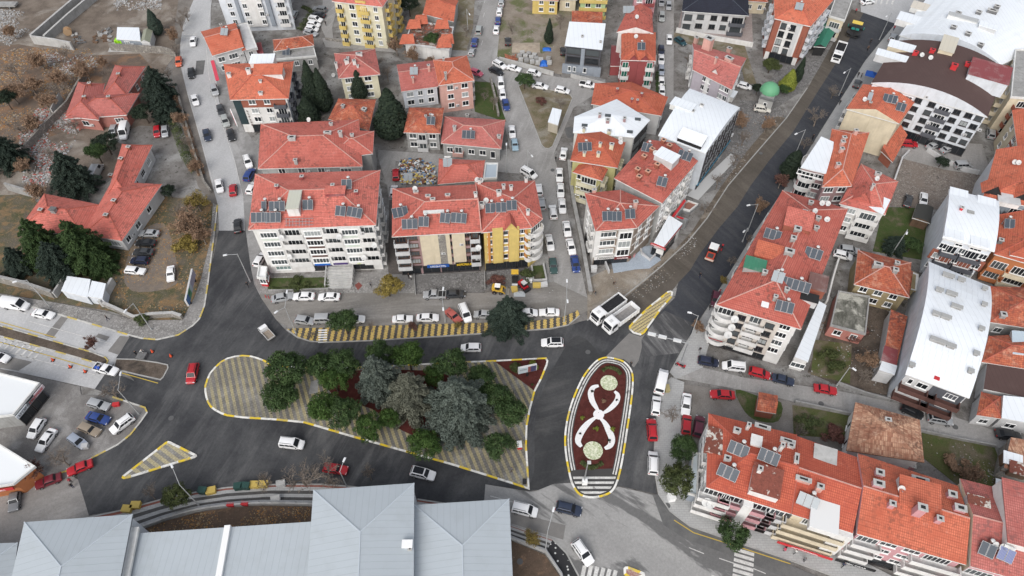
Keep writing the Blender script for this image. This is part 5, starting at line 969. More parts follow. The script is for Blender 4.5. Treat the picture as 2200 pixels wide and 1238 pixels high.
b = bld('ruined_house','collapsed hut with rusty sheets and pantiles at the right edge',[(2150,1010),(2290,1050),(2290,960),(2165,945)],3.0,'shedl',1.0,STONE,TM,.2,cat='ruined house',rc=None,fasc=WOOD)
for px,py,m in ((2160,1020,RUST),(2172,990,WM),(2155,1050,WM),(2185,1010,RUST)): hatch(b,px,py,(3.0,2.2,.5),WOOD,m,'loose_sheet',slope=.4)
# --- bus station and left shops ---
def metal(name,label,q,h,roof,rise,wings=()): return bld(name,label,q,h,roof,rise,SBP,GM,.3,cat='bus station',rc=GMR,fasc=plain('dark gutter',(.17,.18,.19),.5),wings=wings,eav=.35)
b = metal('bus_station','left grey metal hall of the bus station with a low annex at its left',[(-12,1400),(228,1400),(285,1105),(52,1122)],9.0,'hip1',1.9,[dict(q=[(-250,1330),(20,1310),(38,1166),(-160,1172)],h=6.5,roof='hip',rise=1.6)])
b = metal('bus_station','lower middle grey metal hall of the bus station crossed by a white beam',[(244,1300),(662,1290),(668,1121),(291,1146)],7.0,'shedb',-.01,[])
bm = MB(); a_, c_ = P(490, 1130, 7.2), P(462, 1290, 7.2); bm.bar(a_, c_, .9, .7); part('roof_beam', bm, WHITE, b.roof, b.off)
bm = MB(); a_, c_ = P(284, 1135, 7.6), P(252, 1290, 7.6); bm.bar(a_, c_, 2.2, .5); part('roof_gutter', bm, FASC, b.roof, b.off)
b = metal('bus_station','tallest grey metal hall of the bus station with a small white vent',[(648,1420),(888,1415),(890,1038),(673,1053)],9.6,'hip1',1.7)
hatch(b, 876, 1172, (1.6, 1.2, .8), WHITE, WHITE, 'roof_vent'); chim(b, [(870, 1168, (.4, .4, .5)), (881, 1181, (.4, .4, .3))], (.4, .4, .4), WHITE)
b = metal('bus_station','right lower grey metal hall of the bus station with sloping ridge lines',[(889,1420),(1110,1420),(1094,1072),(890,1085)],7.6,'hip1',1.5)
b = bld('shop','white flat roofed corner shop with dark sign band beside the parking apron',[(-60,905),(30,893),(87,824),(-40,792)],4.2,'flat',0,{1: SDG,'x': SG},plain('off white membrane',(.70,.72,.73),.7),.3,cat='shop',rc=None)
sign(b,1,.72,3.0,4.2,.9,plain('pale pink sign',(.6,.52,.55),.5),'x'*8,RED,off=.45); sign(b,1,.32,3.0,4.6,.9,SBP,'x'*9,FRD,off=.45); fac(b,1,1,0,2.6,[(.25,'s',3.2),(.7,'s',3.2)])
b = bld('shop','white canopy roofed workshop behind the bare red tree at the left edge',[(-120,1065),(30,1042),(78,1003),(-20,942)],4.0,'flat',0,{0: SBR,1: SBR,'x': SG},plain('white membrane',(.74,.76,.77),.7),.3,cat='shop',rc=None)
sign(b, 0, .75, 2.8, 4.5, .7, RED, 'x'*6, off=.45)
# --- left side ---
b = bld('villa','low pink walled house with rose L shaped hipped roof beside the building site',[(138,256),(272,247),(300,200),(200,200)],3.8,'hip',2.0,SAL,TF,.6,cat='house',rc=RIDGER,wings=[dict(q=[(215,215),(272,205),(313,143),(247,140)],h=3.9,roof='hip'),dict(q=[(140,250),(212,258),(225,180),(168,176)],h=3.95,roof='hip')])
fac(b,0,1,.4,2.6,[(.35,'w',1.6),(.85,'w',2.2)]); fac(b,0,1,.4,2.6,[(.5,'w',1.8)],wi=2); chim(b,[(235,212),(256,163),(194,183),(183,212)],(.7,.5,.7),SRB); auto(b,1,1,.4,2.6,3,wi=1)
b = bld('villa','large low white house with long branching red hipped roof behind the cedars',[(176,505),(262,518),(348,396),(240,390)],3.9,'hip',2.3,SL,TF if 0 else TR,.6,cat='house',rc=RIDGER,wings=[dict(q=[(228,425),(275,420),(328,312),(262,310)],h=4.0,roof='hip'),dict(q=[(40,492),(180,508),(215,440),(95,416)],h=3.85,roof='hip')])
fac(b,0,1,.4,2.8,[(.3,'w',1.8),(.75,'w',2.2)]); fac(b,1,1,.6,2.6,[(.1,'w',1.5),(.35,'w',1.8),(.65,'w',1.6)]); fac(b,1,1,.6,2.6,[(.3,'w',2.0),(.55,'w',2.0),(.8,'w',2.0)],wi=1); chim(b,[(247,435),(230,466),(278,320),(262,345),(240,380),(90,455)],(.8,.6,.7),SRB); hatch(b,117,455,(1.4,1.2,1.0),CONC,CONCD,'chimney_stack')
b = bld('transformer_kiosk','pair of white metal transformer cabinets in a concrete walled bay',[(131,625),(188,640),(195,601),(145,594)],2.5,'shedb',.15,SBP,WM2,.08,cat='transformer',rc=None,wings=[dict(q=[(188,637),(220,642),(228,610),(198,604)],h=2.5,roof='shedb',rise=.12)])
b = bld('site_cabin','white and blue-grey site cabin beside the lime green generator',[(250,84),(302,88),(299,60),(252,59)],2.8,'shedb',.1,{0: SBG,1: SBG,'x': SBG},WM2,.05,cat='cabin',rc=None); fac(b,0,1,.3,2.4,[(.4,'w',1.5)])
b = bld('shed','small shed with mossy sheet roof right of the site cabin',[(302,90),(322,92),(328,66),(308,65)],2.6,'gable1',.7,SL,seam('mossy sheet',(.26,.27,.2),(.2,.2,.15),.6),.1,cat='shed',rc=None)
b = bld('kiosk','little red kiosk with white flat roof on the street corner',[(552,598),(572,600),(575,575),(556,572)],2.9,'flat',0,RED,WHITE,.25,cat='kiosk',rc=None); fac(b,0,1,.4,2.4,[(.5,'w',1.4)]); fac(b,1,1,.4,2.4,[(.5,'w',1.6)])
b = bld('substation','plain small white box building on the triangular green island',[(1177,262),(1199,269),(1207,237),(1187,232)],3.0,'shedb',.1,stucco('sand',(.42,.38,.31)),WM2,.1,cat='substation',rc=None)
b = bld('canopy_shed','dark corrugated canopy over a woodpile between garden and cobbled lot',[(1960,468),(1999,480),(2006,446),(1970,438)],2.6,'vault0',.4,WOOD,plain('dark corrugated sheet',(.05,.05,.045),.7),.3,cat='shed',rc=None)
b = bld('market_canopy','dark green tarpaulin canopy beside the tall white and brown tower',[(1748,100),(1774,102),(1803,54),(1772,46)],3.0,'gable1',.8,DARKV,GRN,.3,cat='canopy',rc=None)
b = bld('house','low grey building with terraces behind the green canopy',[(1780,36),(1815,46),(1835,-10),(1800,-20)],6.5,'flat',0,SCW,CONC,.2,cat='house',rc=None); fac(b,1,2,.4,2.8,[(.3,'w',1.5),(.7,'w',1.5)]); fac(b,0,2,.4,2.8,[(.5,'b',4,O_(d=1,m=SL))])
b = bld('house','white walled garden pavilion with long white roof beside the dark green trees',[(1478,1062),(1498,1068),(1502,975),(1488,970)],2.8,'flat',0,SBG,plain('pale blue roof sheet',(.62,.69,.73),.6),.1,cat='pavilion',rc=None)
for nm,lb,q,h in ((AB,'green and cream block at the top edge left of the vast white roof',[(1690,-40),(1760,-35),(1775,-110),(1700,-110)],12),('house','grey old house at the top edge behind the navy roof',[(1600,2),(1650,5),(1665,-60),(1610,-60)],4),('house','old grey house with rusty roof at the top edge left of the green house',[(1200,-2),(1240,0),(1245,-45),(1205,-45)],4)):
    b = bld(nm, lb, q, h, 'hip', 1.6, SCW, TP, .4, cat='house'); auto(b, 0, 1, .6, 2.6, 3)
# ================= vehicles =================
CG = NT('car glass', .3, 0, .2).out((.018, .020, .024)); TYRE = plain('tyre', (.018, .018, .018), .85); RIM = plain('wheel rim', (.36, .36, .37), .35, .7)
LAMPW = plain('headlamp glass', (.75, .76, .78), .15); LAMPR = plain('tail lamp', (.35, .01, .01), .25); TRIM = plain('black car trim', (.02, .02, .021), .55)
PAINT = {}
def paint(k):
    C = dict(white=(.80,.80,.80),silver=(.42,.43,.44),grey=(.20,.205,.21),dgrey=(.055,.058,.062),black=(.016,.017,.019),red=(.42,.012,.02),dred=(.15,.012,.022),blue=(.02,.05,.20),dblue=(.012,.018,.045),navy=(.03,.042,.075),teal=(.012,.055,.07),green=(.035,.075,.07),orange=(.62,.12,.05),salmon=(.42,.10,.08),lblue=(.30,.42,.50),tan=(.27,.22,.165),cream=(.62,.60,.54),sage=(.34,.36,.35),pink=(.5,.09,.14),maroon=(.10,.012,.03),silverblue=(.36,.40,.47))
    if k not in PAINT:
        t = NT('car paint '+k,.34,.25 if k in ('silver','grey','dgrey','navy','silverblue') else 0,.5); t.b.inputs['Coat Weight'].default_value = .3; t.b.inputs['Coat Roughness'].default_value = .15
        c = C[k]; PAINT[k] = t.out(t.mix(t.math('MULTIPLY', t.ramp(t.noise(1.3, 4, .6), .45, .75), .25), c, tuple(x*.7+.05 for x in c)))
    return PAINT[k]
CARS = dict(
 sedan=([(-2.25,.70,.42,.86),(-2.12,.82,.26,.97),(-1.55,.88,.2,1.01),(-.2,.89,.18,.97),(.95,.88,.2,.93),(1.65,.86,.22,.85),(2.08,.80,.26,.74),(2.26,.66,.36,.62)],(-1.75,-1.0,.28,1.12,.94,1.45,.80,.60),1.35,.33),
 oldsedan=([(-2.08,.76,.4,.84),(-2.0,.80,.3,.93),(-1.2,.82,.22,.95),(.8,.82,.22,.93),(1.9,.80,.24,.86),(2.06,.76,.34,.80)],(-1.35,-.98,.25,.82,.92,1.40,.77,.63),1.22,.30),
 hatch=([(-1.98,.72,.38,.86),(-1.9,.82,.26,1.0),(-1.2,.86,.2,1.0),(.6,.86,.2,.96),(1.35,.84,.22,.88),(1.85,.78,.26,.76),(2.02,.62,.36,.62)],(-1.93,-1.5,.3,1.12,.96,1.48,.80,.63),1.22,.31),
 suv=([(-2.18,.76,.48,.92),(-2.1,.86,.34,1.10),(-1.2,.91,.26,1.10),(.7,.91,.26,1.06),(1.5,.90,.28,1.0),(2.02,.84,.34,.90),(2.2,.68,.44,.76)],(-2.12,-1.72,.35,1.15,1.05,1.68,.85,.68),1.32,.36),
 wagon=([(-2.15,.74,.4,.84),(-2.08,.80,.28,.95),(-1.2,.82,.22,.95),(.8,.82,.22,.93),(1.95,.80,.24,.86),(2.12,.74,.34,.78)],(-2.08,-1.8,.25,.82,.92,1.43,.77,.64),1.24,.30),
 minivan=([(-2.15,.78,.4,1.0),(-2.1,.88,.26,1.15),(-1.2,.90,.2,1.15),(.7,.90,.2,1.08),(1.45,.88,.22,1.0),(1.98,.82,.26,.86),(2.15,.66,.36,.7)],(-2.13,-2.02,.55,1.38,1.05,1.82,.86,.74),1.32,.33),
 van=([(-2.7,.90,.4,1.2),(-2.66,.97,.28,1.3),(-1.2,.98,.24,1.3),(1.4,.98,.24,1.25),(2.1,.95,.26,1.12),(2.6,.86,.3,.9),(2.75,.7,.4,.75)],(-2.69,-2.62,1.2,2.05,1.2,2.4,.96,.84),1.72,.36))
CCACHE = {}
def car_parts(kind, col):
    key = (kind, col)
    if key in CCACHE: return CCACHE[key]
    pk = 'suv' if kind in ('pickup', 'topsuv') else kind
    st, cb, wx, wr = CARS[pk]; st = list(st)
    rb, rt, ft, fb, zb, zr, wb, wt = cb
    if kind == 'pickup':
        st = [(-2.55, .80, .5, .95), (-2.5, .87, .4, 1.05), (-.95, .90, .3, 1.05)]+st[3:]; rb, rt = -.85, -.62
    bm = MB(); rings = []
    for x, hw, z0, z1 in st:
        rings.append([(x,y,z) for y,z in ((-hw*.86,z0),(-hw,z0+(z1-z0)*.28),(-hw*.985,z0+(z1-z0)*.72),(-hw*.93,z1-.035),(-hw*.78,z1),(hw*.78,z1),(hw*.93,z1-.035),(hw*.985,z0+(z1-z0)*.72),(hw,z0+(z1-z0)*.28),(hw*.86,z0))])
    for a, c in zip(rings, rings[1:]):
        for i in range(10):
            j = (i+1) % 10; bm.face([a[i], a[j], c[j], c[i]])
    bm.face(rings[0][::-1]); bm.face(rings[-1])
    zm = zr-.06
    def ring(r, f, w, z): return [(r, -w, z), (f, -w, z), (f, w, z), (r, w, z)]
    k = (zm-zb)/(zr-zb); lp = lambda a, c: a+(c-a)*k
    R0 = ring(rb, fb, wb, zb-.06); R1 = ring(lp(rb, rt), lp(fb, ft), lp(wb, wt)+.02, zm); R2 = ring(rt+.1, ft-.1, wt-.06, zr)
    for a, c in ((R0, R1), (R1, R2)):
        for i in range(4): bm.face([a[i], a[(i+1) % 4], c[(i+1) % 4], c[i]])
    bm.face(R2)
    if kind == 'pickup':
        pass
    mats = [paint(col)]
    if kind == 'topsuv':
        bm.box(((rt+ft)/2, 0, zr+.012), (ft-rt-.25, 2*wt-.2, .03), 0, 1); mats.append(CG)
    body = bm.mesh('body', mats, smooth=35, weld=True)
    out = [('body', body, (0, 0, 0))]
    def quad(a, b, c, d, inx, bot, top):
        a, b, c, d = map(Vector, (a, b, c, d)); n = (b-a).cross(d-a).normalized()*.015
        L = lambda t, s: a.lerp(b, s).lerp(d.lerp(c, s), t)+n
        m = MB(); m.face([L(bot, inx), L(bot, 1-inx), L(top, 1-inx), L(top, inx)]); return m
    A, B, C, D = R0; A1, B1_, C1, D1 = R1
    ws = quad(B, C, C1, B1_, .06, .16, .97); out.append(('windscreen', ws.mesh('windscreen', [CG]), (0, 0, 0)))
    rwq = quad(D, A, A1, D1, .09, .22, .94); out.append(('rear_window', rwq.mesh('rear_window', [CG]), (0, 0, 0)))
    for s, (a, b, c, d) in (('side_window', (A, B, B1_, A1)), ('side_window', (C, D, D1, C1))):
        a, b, c, d = map(Vector, (a, b, c, d)); n = (b-a).cross(d-a).normalized()*.015; m = MB()
        L = lambda t, q: a.lerp(b, q).lerp(d.lerp(c, q), t)+n
        cuts = ((.07, .36), (.39, .64), (.67, .93)) if kind in ('minivan', 'wagon', 'suv', 'topsuv') else ((.08, .48), (.52, .92))
        if kind == 'van': cuts = ((.70, .93),) if a is None or True else ()
        for q0, q1 in cuts:
            if kind == 'van' and d.x > c.x: q0, q1 = 1-q1, 1-q0
            m.face([L(.24, q0), L(.24, q1), L(.93, q1), L(.93, q0)])
        out.append((s, m.mesh(s, [CG]), (0, 0, 0)))
    if 'wheel' not in CCACHE:
        for r in (.30, .31, .33, .36):
            w = MB(); w.tube((0,-.1,0),(0,.1,0),r,n=14,m=0); w.tube((0,-.112,0),(0,.112,0),r*.62,n=10,m=1); CCACHE[('wheel',r)] = w.mesh('wheel',[TYRE,RIM],smooth=35)
        CCACHE['wheel'] = 1
        h = MB(); h.box((0,0,0),(.12,.34,.16)); CCACHE['hl'] = h.mesh('headlight',[LAMPW]); h = MB(); h.box((0,0,0),(.1,.26,.2)); CCACHE['tl'] = h.mesh('taillight',[LAMPR])
        h = MB(); h.box((0, 0, 0), (.14, .2, .13)); CCACHE['mr'] = h.mesh('side_mirror', [TRIM])
    wy = st[2][1]-.07; xf = wx; xr = -wx
    if kind == 'pickup': xr = -1.55
    for x in (xf, xr):
        for y in (-wy, wy): out.append(('wheel', CCACHE[('wheel', wr)], (x, y, wr)))
    xe, he = st[-1][0], st[-1]; xs = st[0]
    for y in (-1, 1):
        out.append(('headlight', CCACHE['hl'], (st[-2][0]+.06, y*(st[-2][1]-.2), st[-2][3]-.12)))
        out.append(('taillight', CCACHE['tl'], (st[0][0]+.03, y*(st[0][1]-.1), st[0][3]-.06)))
        out.append(('side_mirror', CCACHE['mr'], (fb-.35, y*(wb+.12), zb+.08)))
    if kind == 'pickup':
        t = MB(); t.box((-1.72,0,1.064),(1.5,1.46,.02)); t.box((-2.5,0,1.1),(.08,1.7,.12),0,1); t.box((-1.72,.82,1.1),(1.5,.08,.12),0,1); t.box((-1.72,-.82,1.1),(1.5,.08,.12),0,1)
        out.append(('cargo_bed', t.mesh('cargo_bed', [TRIM, paint(col)]), (0, 0, 0)))
    if kind in ('suv', 'topsuv', 'minivan') and col in ('white', 'dgrey', 'navy', 'red'):
        t = MB()
        for y in (-1, 1): t.bar((rt+.15, y*(wt-.12), zr+.05), (ft-.2, y*(wt-.12), zr+.05), .05, .05)
        out.append(('roof_rail', t.mesh('roof_rail', [TRIM]), (0, 0, 0)))
    CCACHE[key] = out; return out
def heading(px, py, ang, h=.7):
    a = math.radians(ang); q = P(px, py, h); r = P(px+12*math.cos(a), py-12*math.sin(a), h); return q, math.atan2(r.y-q.y, r.x-q.x)
def car(px, py, ang, kind, col, label, group, cat='car', z=.06, sc=1.0):
    q, a = heading(px, py, ang); nm = {'van': 'van', 'minivan': 'minivan', 'pickup': 'pickup_truck'}.get(kind, 'parked_car' if 'park' in group else 'car')
    r = thing(nm,label,cat if kind not in ('van','minivan','pickup') else {'van': 'van','minivan': 'minivan','pickup': 'pickup truck'}[kind],(q.x,q.y,z),a,group)
    if sc != 1: r.scale = (sc, sc, sc)
    for n, me, loc in car_parts(kind, col): link(n, me, r, loc)
    return r
G1, G2, G3 = 'cars driving on the long left street', 'cars parked beside the long left street', 'cars parked in the house yards on the left'
for row in (
 (415,89,262,'sedan','white','white sedan driving down the left street just below the crossing lines',G1),(384,133,266,'hatch','orange','orange hatchback stopped at the left kerb of the long street',G1),
 (410.6,157,272,'sedan','black','black sedan driving down the left street beside the dark road patch',G1),(419,215,285,'sedan','white','white sedan in mid street left of the orange roofed hotel',G1),
 (444.5,290,284,'sedan','navy','dark blue-grey sedan alone on the middle stretch of the left street',G1),(471,399.5,280,'sedan','white','white sedan driving down the left street beside the red hatchback',G1),
 (500.5,408,90,'hatch','red','bright red hatchback driving up the left street',G1),(510.5,485,92,'sedan','black','black sedan crossing onto the fresh asphalt of the left street',G1),
 (461.5,194.5,283,'suv','silver','silver car parked first in line left of the hotel',G2),(474,236.5,286,'sedan','dgrey','dark grey sedan parked beside the hotel sign',G2),
 (484.5,261,286,'suv','sage','pale green-grey car parked third in line below the hotel',G2),(496,290,286,'sedan','black','black sedan parked last in line below the hotel',G2),
 (532.7,348,287,'suv','white','white car parked left of the broad red hipped roof',G2),(536,376,62,'suv','blue','bright blue car parked askew above the white corner block',G2),
 (541,404,62,'hatch','white','white hatchback half hidden by the roof edge of the white corner block',G2),(558.6,558,60,'hatch','white','white hatchback parked behind the red kiosk',G2),
 (268,284,256,'van','white','tall white van parked below the pink villa',G3),(243,281,250,'hatch','silver','silver hatchback parked against the tall white van',G3),
 (337.5,283,268,'hatch','red','red hatchback parked in the yard below the dark trees',G3),(354.6,283,268,'hatch','silver','silver hatchback parked right of the red one in the yard',G3),
 (207, 371, 62, 'van', 'silver', 'grey van half hidden under the cedar beside the branching red roof', G3),
 (320.7,501.8,178,'sedan','silver','silver sedan topmost of the row on the leaf strewn car park',G3),(312.9,522,178,'sedan','black','black sedan second in the row on the leaf strewn car park',G3),
 (308,541.8,178,'sedan','dgrey','charcoal sedan third in the row on the leaf strewn car park',G3),(300.3,560,178,'hatch','dblue','dark blue hatchback fourth in the row on the leaf strewn car park',G3),
 (290.8,582,355,'wagon','white','old white estate car at the bottom of the row on the leafy car park',G3),(367,588,268,'oldsedan','white','old white saloon parked upright on the leafy grass near the billboard',G3)): car(*row)
G4, G5, G6 = 'cars parked in the side car park at the top', 'cars parked along the middle town streets', 'cars parked in front of the two big apartment blocks'
for row in (
 (615.6,34,84,'hatch','dgrey','dark hatchback parked beside the pale blue block at the top',G4),(632,31,66,'hatch','silver','silver-grey hatchback parked at a slant beside the dark one',G4),
 (687,21,172,'suv','grey','dusty grey car topmost in the slanted row at the top',G4),(684,32,168,'sedan','black','black sedan second in the slanted row at the top',G4),(678,42.4,350,'suv','white','white car with dark roof rails third in the slanted row',G4),
 (674,52.6,352,'hatch','white','white hatchback fourth in the slanted row beside the hedge',G4),(670,62,352,'hatch','white','white hatchback fifth in the slanted row beside the hedge',G4),(667,71,345,'sedan','silver','silver sedan lowest in the slanted row beside the hedge',G4),
 (645,239,92,'sedan','black','black car tucked between the hotel and the tall cypresses',G5),(850.4,375,92,'hatch','red','red hatchback parked at the junk heap behind the beige block',G5),(846,411,82,'hatch','white','white hatchback peeping over the roof of the beige block',G5),
 (1077,6,84,'suv','silver','silver car topmost of the row at the upper middle street',G5),(1073,25.5,84,'suv','white','white car second from the top of the upper middle street',G5),(1070,44,84,'hatch','blue','blue hatchback third from the top of the upper middle street',G5),(1066,63.5,84,'sedan','white','white sedan fourth from the top of the upper middle street',G5),
 (1029,65,80,'minivan','sage','greyish minivan parked at the left kerb of the upper street',G5),(1019.7,91,78,'suv','blue','bright blue car parked at the left kerb of the upper street',G5),(1014,112,72,'hatch','silver','silver hatchback parked below the bright blue one',G5),(1091,89,92,'hatch','black','black car standing on the weedy building lot',G5),
 (1073.5,140,332,'suv','white','white car nose to tail with the black sedan at the junction',G5),(1066,153,334,'sedan','black','black sedan standing in the middle of the junction',G5),(1104.5,147,347,'oldsedan','white','old white saloon under the wall with stacked bricks',G5),(1147,157,349,'hatch','white','white hatchback under the wall right of the old saloon',G5),
 (1160.5,185,350,'sedan','white','white sedan parked above the triangular green island',G5),(1208,194,348,'hatch','white','white hatchback behind the bare tree of the green island',G5),(1023,156,340,'hatch','pink','crimson car half hidden by the corner of the pink house',G5),(1210,110,92,'hatch','black','black hatchback parked left of the grey cube house',G5),
 (1076,181,276,'minivan','white','white minivan topmost of the row left of the green island',G5),(1079.7,204,278,'hatch','white','white hatchback second of the row left of the green island',G5),(1087,225,282,'sedan','blue','deep blue sedan third of the row left of the green island',G5),(1100,283,276,'sedan','white','white sedan beside the end of the long low grey house',G5),(1106,311,278,'oldsedan','lblue','old pale blue saloon beside the end of the long low grey house',G5),
 (1210.7,330,80,'sedan','white','white sedan left of the pale yellow block',G5),(1202,376,272,'sedan','white','white sedan uppermost of the close row below the pale yellow block',G5),(1204.5,409,272,'sedan','white','white sedan second of the close row below the pale yellow block',G5),(1208,442.5,275,'sedan','white','white sedan third of the close row with black windscreen',G5),(1218,491.7,280,'sedan','white','white sedan with silver roof next above the lowest white one',G5),(1226.5,530,285,'sedan','white','lowest white sedan of the row, above the blue saloon',G5),(1236,567,280,'sedan','blue','blue saloon at the lower end of the steep row',G5),
 (1188,456,98,'suv','white','white car driving up the narrow street between the two rows',G5),(1180.7,521,282,'sedan','white','white sedan with open looking sunroof beside the yellow block',G5),(1188.5,571,277,'oldsedan','green','dark green old saloon beside the little lawn',G5),(1136.7,373,330,'minivan','white','long white four by four at the corner behind the yellow block',G5),(1158,408,97,'hatch','white','white car just showing past the yellow block roof',G5),(1164,438,100,'hatch','silver','silver car just showing past the yellow block roof',G5),
 (607,639,12,'sedan','silver','silver sedan leftmost of the three below the white corner block',G6),(652.6,637,180,'sedan','white','white sedan between the silver one and another white sedan',G6),(707,638,180,'sedan','white','white sedan rightmost of the three below the entrance steps',G6),(654.6,688.5,352,'hatch','silver','silver hatchback at the left end behind the striped pavement',G6),(699.4,686,2,'minivan','silver','silver van left of the round pine by the striped pavement',G6),(760,686,2,'sedan','white','white car half hidden behind the round pine',G6),(865,686,2,'oldsedan','white','old white saloon with chrome trim behind the striped pavement',G6),(918.8,683,2,'sedan','white','white sedan left of the salmon saloon',G6),(974,679,318,'oldsedan','salmon','faded salmon saloon parked diagonally',G6),(999.5,674,293,'minivan','white','white minivan parked diagonally beside the salmon saloon',G6),(1039,676,178,'hatch','silver','dusty silver hatchback left of the dark conifer',G6),(1134,672.5,2,'hatch','white','white hatchback right of the dark conifer',G6),(1180,671.5,180,'oldsedan','white','old white saloon at the right end by the double lamp',G6),(932,634,180,'pickup','silver','silver double cab pickup on the forecourt edge',G6),(976.5,632,2,'sedan','dgrey','charcoal sedan right of the silver pickup',G6)): car(*row)
G7, G8, G9 = 'cars driving round the junction', 'cars parked on the rough left apron', 'cars parked on the right side streets'
for row in (
 (1012,747.5,180,'hatch','white','white hatchback driving left above the wooded island',G7),(1186.6,737,180,'topsuv','white','white car with dark glass roof driving left below the dump trucks',G7),(627.7,954,354,'minivan','white','white panel van driving right below the striped plaza',G7),(721,1008,352,'wagon','red','dull red estate car driving right past the bus station',G7),(908.6,1018,346,'topsuv','white','white hatchback with black roof driving right past the bus station',G7),(1127.6,1096,346,'minivan','white','white canopied pickup leaving the corner of the bus station roof',G7),(1222,1093.6,346,'suv','navy','dark blue-grey car with roof rails below the flower island',G7),(1251.8,1187.5,305,'suv','white','white car heading for the zebra crossing at the bottom',G7),(414,803,256,'suv','red','red car driving left of the striped plaza',G7),
 (171.6,1005,202,'oldsedan','red','bright red saloon at the kerb of the left apron',G8),(104,1033.6,200,'oldsedan','dred','wine red old saloon behind the bright red one',G8),(31.7,1074,262,'oldsedan','grey','grey old saloon at the left end of the slip road',G8),(212.9,869.4,344,'wagon','silver','silver estate car topmost on the left apron',G8),(210.7,898.5,345,'sedan','blue','blue hatchbacked saloon second on the left apron',G8),(193,923,337,'wagon','tan','tan old estate car with brown roof on the left apron',G8),(166.4,947.6,325,'hatch','silverblue','silver-blue hatchback on the left apron',G8),(262.8,911.5,216,'suv','white','white car with roof rails nearest the apron kerb',G8),(78,920,237,'hatch','white','clean white hatchback beside the shop tables',G8),(99,946,234,'sedan','white','dusty white saloon under the bare branches',G8),(-2,766,340,'sedan','white','white car cut by the left edge on the lower carriageway',G7),(34,656,352,'van','white','long white van on the upper carriageway',G7),(93.3,675,350,'sedan','white','white sedan in front of the long white van',G7),
 (1420.7,820.5,77,'van','white','white minibus topmost at the right pavement kerb',G9),(1409.5,872,85,'hatch','white','white hatchback behind the minibus',G9),(1400.4,924,95,'suv','red','red car at the kerb above the long white one',G9),(1402.7,995,90,'minivan','white','long white car lowest at the right pavement kerb',G9),(1474,869,265,'sedan','white','white car with black glass roof in the muddy yard',G9),(1475,912,86,'hatch','red','red hatchback under the bare tree in the muddy yard',G9),(1501,917,80,'suv','maroon','maroon car beside the corner block wall',G9),(1552,848,176,'sedan','red','shiny red sedan left of the brick hut',G9),(1521.5,777,350,'hatch','dblue','dark blue hatchback first below the mottled roof block',G9),(1575.8,788,173,'minivan','white','white car van second below the mottled roof block',G9),(1631.8,802,345,'hatch','red','red hatchback third below the mottled roof block',G9),(1682,816,345,'oldsedan','navy','navy old saloon fourth below the mottled roof block',G9),(1773,837,350,'oldsedan','red','bright red old saloon alone on the side street',G9),(1960,884,335,'hatch','black','black car under the fence of the vaulted hall',G9),(2019,901.6,350,'topsuv','silver','silver car with black roof on the lower lane',G9),(2167,935,352,'sedan','black','black car at the right end of the lower lane',G9)): car(*row)
GA, GB = 'cars parked on the upper right lots', 'cars parked in the narrow top street'
for row in (
 (1825,538.5,352,'suv','silver','silver car squeezed beside the mottled roof block',GA),(1811,548.7,345,'hatch','white','white hatchback squeezed beside the mottled roof block',GA),(1951,431.6,75,'sedan','dgrey','dark grey sedan at the lower end of the cobbled lot',GA),(1984,429,266,'sedan','white','white sedan in front of the woodpile canopy',GA),(2069,356,2,'minivan','silver','silver people carrier beside the round shrub',GA),(1952,309.5,355,'suv','red','dark cherry car beside the cream block',GA),(2005.6,313,22,'oldsedan','silver','left silver old saloon below the white block',GA),(2036,320.7,18,'oldsedan','silver','right silver old saloon below the white block',GA),(2128.5,286.7,90,'suv','silver','silver car in the gap right of the white block',GA),(1863.8,4,10,'sedan','white','white sedan crossing at the top of the main road',GA),(1918,81,62,'suv','silver','silver car on the pavement by the vast white roof',GA),(1842,180,62,'hatch','dgrey','small dark car by the blue market tent',GA),
 (1436.5,13,272,'hatch','silver','silver car driving down the narrow top street',GB),(1421,5,272,'hatch','silver','silver hatchback first at the left kerb of the top street',GB),(1421.6,37,272,'suv','sage','grey-green car second at the left kerb of the top street',GB),(1438,85,272,'sedan','white','white sedan driving down the narrow top street',GB),(1462,89,325,'hatch','teal','teal car on the grass bank by the navy roof',GB),(1420.6,108,272,'hatch','dblue','dark navy car with red lamps beside the brick block',GB),(1420.6,128,272,'sedan','white','white sedan beside the green glazed balconies',GB),(1420.6,151,272,'hatch','silverblue','blue-grey hatchback beside the green glazed balconies',GB),(1420.9,177,272,'hatch','white','white hatchback above the last car of the top street',GB),(1422,197,272,'hatch','white','last white hatchback of the top street',GB),(1637.7,235,352,'suv','cream','dented off-white four by four on the cobbles below the mosque',GA),(1600,185,345,'hatch','white','white car between the lilac block and the mosque',GA)): car(*row)
car(1264.7,183,350,'pickup','white','white pickup with a dark load right of the green island','pickups'); pk = car(230,794.7,345,'pickup','white','white pickup with blue goods in its bed beside the median','pickups')
bl = MB()
for i in range(7): bl.box((-1.2-RND.random()*1.1, RND.uniform(-.55, .55), 1.2+.1*RND.random()), (.5, .4, .3), RND.random()*3, i % 2)
tag(part('load',bl,[plain('blue sacks',(.03,.09,.42),.7),plain('grey sacks',(.3,.3,.33),.8)],pk),'','') if 0 else part('load',bl,[plain('blue sacks',(.03,.09,.42),.7),plain('grey sacks',(.3,.3,.33),.8)],pk)
def wheel(r, w=.26):
    k = ('w', r, w)
    if k not in CCACHE:
        m = MB(); m.tube((0,-w/2,0),(0,w/2,0),r,n=16); m.tube((0,-w/2-.01,0),(0,w/2+.01,0),r*.5,n=10,m=1); CCACHE[k] = m.mesh('wheel',[TYRE,RIM],smooth=35)
    return CCACHE[k]
